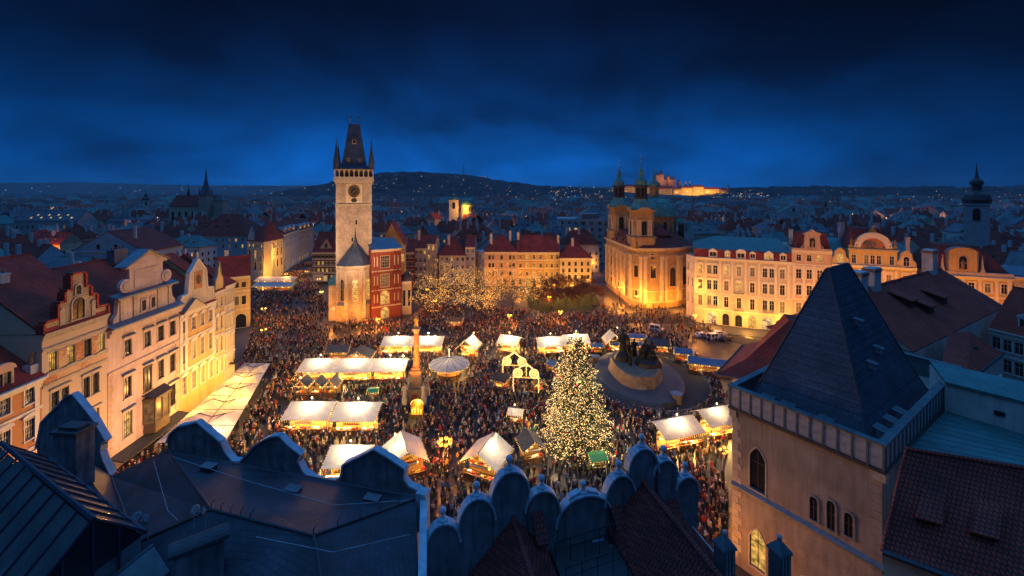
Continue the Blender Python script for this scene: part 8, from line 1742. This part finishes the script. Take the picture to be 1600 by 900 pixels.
for px, yt, ys, w in ((1027, 273.5, 265.5, 7), (1033, 272.5, 262, 8), (1043.5, 276, 266, 3.5), (1061, 284, 279, 5)):
    b = MB(); b.box(KX2(px)-w, KX2(px)+w, -8, 8, -10, KZ2(yt)); tw_ = b.build('tower', [M['cath']], ct); b = MB(); b.lathe([(w*1.15, KZ2(yt)), (w*.3, (KZ2(yt)*.4+KZ2(ys)*.6)), (.1, KZ2(ys))], 6, (KX2(px), 0)); b.build('spire', [M['roof_slate']], tw_)
for px in (1024, 1038, 1052): spot((PX(px, 1640), 1580, 55), (PX(px+2, 1640), 1640, 85), 15000, (1, .34, .12), 80)

# ------------------------------------------------------------------ light falling on the facades
for x, y, z, w, c in ((-52, 62, 6, 800, PINK), (-52, 74, 6, 1150, PINK), (-54, 86, 6, 800, GOLD), (-59.5, 88, 6, 600, GOLD), (-60.5, 95, 6, 600, GOLD), (-60, 81, 5, 300, GOLD), (-78, 136, 7, 800, GOLD),
        (66, 140, 3, 640, GOLD), (75, 136.3, 3, 640, GOLD), (84, 132.5, 3, 640, GOLD), (92, 126, 4, 500, AMBER), (104, 120, 7, 1200, AMBER), (68, 126, 15, 850, PINK), (82, 120, 15, 750, PINK), (94, 114, 15, 1000, AMBER), (110, 108, 14, 1300, AMBER), (126, 108, 12, 900, AMBER),
        (-50, 142, 4, 700, AMBER), (-60, 142, 4, 700, AMBER), (-42, 140, 5, 500, AMBER), (43, 161, 3, 900, AMBER), (52, 160, 3, 900, AMBER), (62, 160, 3, 900, AMBER), (72, 165, 3, 500, AMBER), (41, 176, 4, 450, AMBER), (42, 186, 4, 300, AMBER), (40, 146, 12, 600, AMBER), (62, 142, 12, 600, AMBER),  # includes unseen fill points added in mid-air before the church
        (-10, 192, 5, 650, AMBER), (4, 192, 5, 600, AMBER), (15, 191, 4.5, 500, GOLD), (25, 191, 4.5, 450, GOLD), (33, 191, 4.5, 400, GOLD), (-116, 204, 6, 900, GOLD), (-110, 214, 6, 500, GOLD), (-100, 240, 6, 700, GOLD), (-96, 262, 6, 700, GOLD), (-112, 230, 6, 400, GOLD), (-104, 205, 5, 500, GOLD), (-118, 214, 12, 700, GOLD)):
    point((x, y, z), w, c, .4)
spot((-40, 112, 9), (-56, 152, 34), 17000, (1, .62, .38), 55); spot((-72, 118, 9), (-57, 152, 30), 9000, (1, .60, .36), 55)
point((22, 50.5, 4), 300, AMBER, .3); point((23.5, 46, 2.5), 140, AMBER, .3)

# ------------------------------------------------------------------ labels that single things out
tops = [o for o in C.objects if o.parent is None and o.get('label') and o.get('kind') is None]
by = {}
for o in tops: by.setdefault(o['label'], []).append(o)
ORD = ['leftmost', 'second', 'third', 'fourth', 'fifth', 'sixth', 'seventh', 'eighth', 'ninth']
for l, os_ in by.items():
    if len(os_) < 2: continue
    os_.sort(key=lambda o: proj(o.location)[0]); n = len(os_)
    for k, o in enumerate(os_):
        o['label'] = l+(', leftmost' if k == 0 else ', rightmost' if k == n-1 else ', '+ORD[min(k, 8)]+' from left')
# ------------------------------------------------------------------ dusk haze over the town
hz = MB(); hz.box(-5000, 5000, -60, 5200, -1.5, 150); 
def haze():
    m = bpy.data.materials.new('haze'); m.use_nodes = True; nt = m.node_tree; nt.nodes.clear()
    o = nt.nodes.new('ShaderNodeOutputMaterial'); v = nt.nodes.new('ShaderNodeVolumePrincipled'); v.inputs['Color'].default_value = (.75, .85, 1, 1); v.inputs['Density'].default_value = .00006; v.inputs['Anisotropy'].default_value = .0
    nt.links.new(v.outputs[0], o.inputs['Volume']); return m
hz.build('haze', [haze()], kind='stuff', label='thin blue dusk haze')
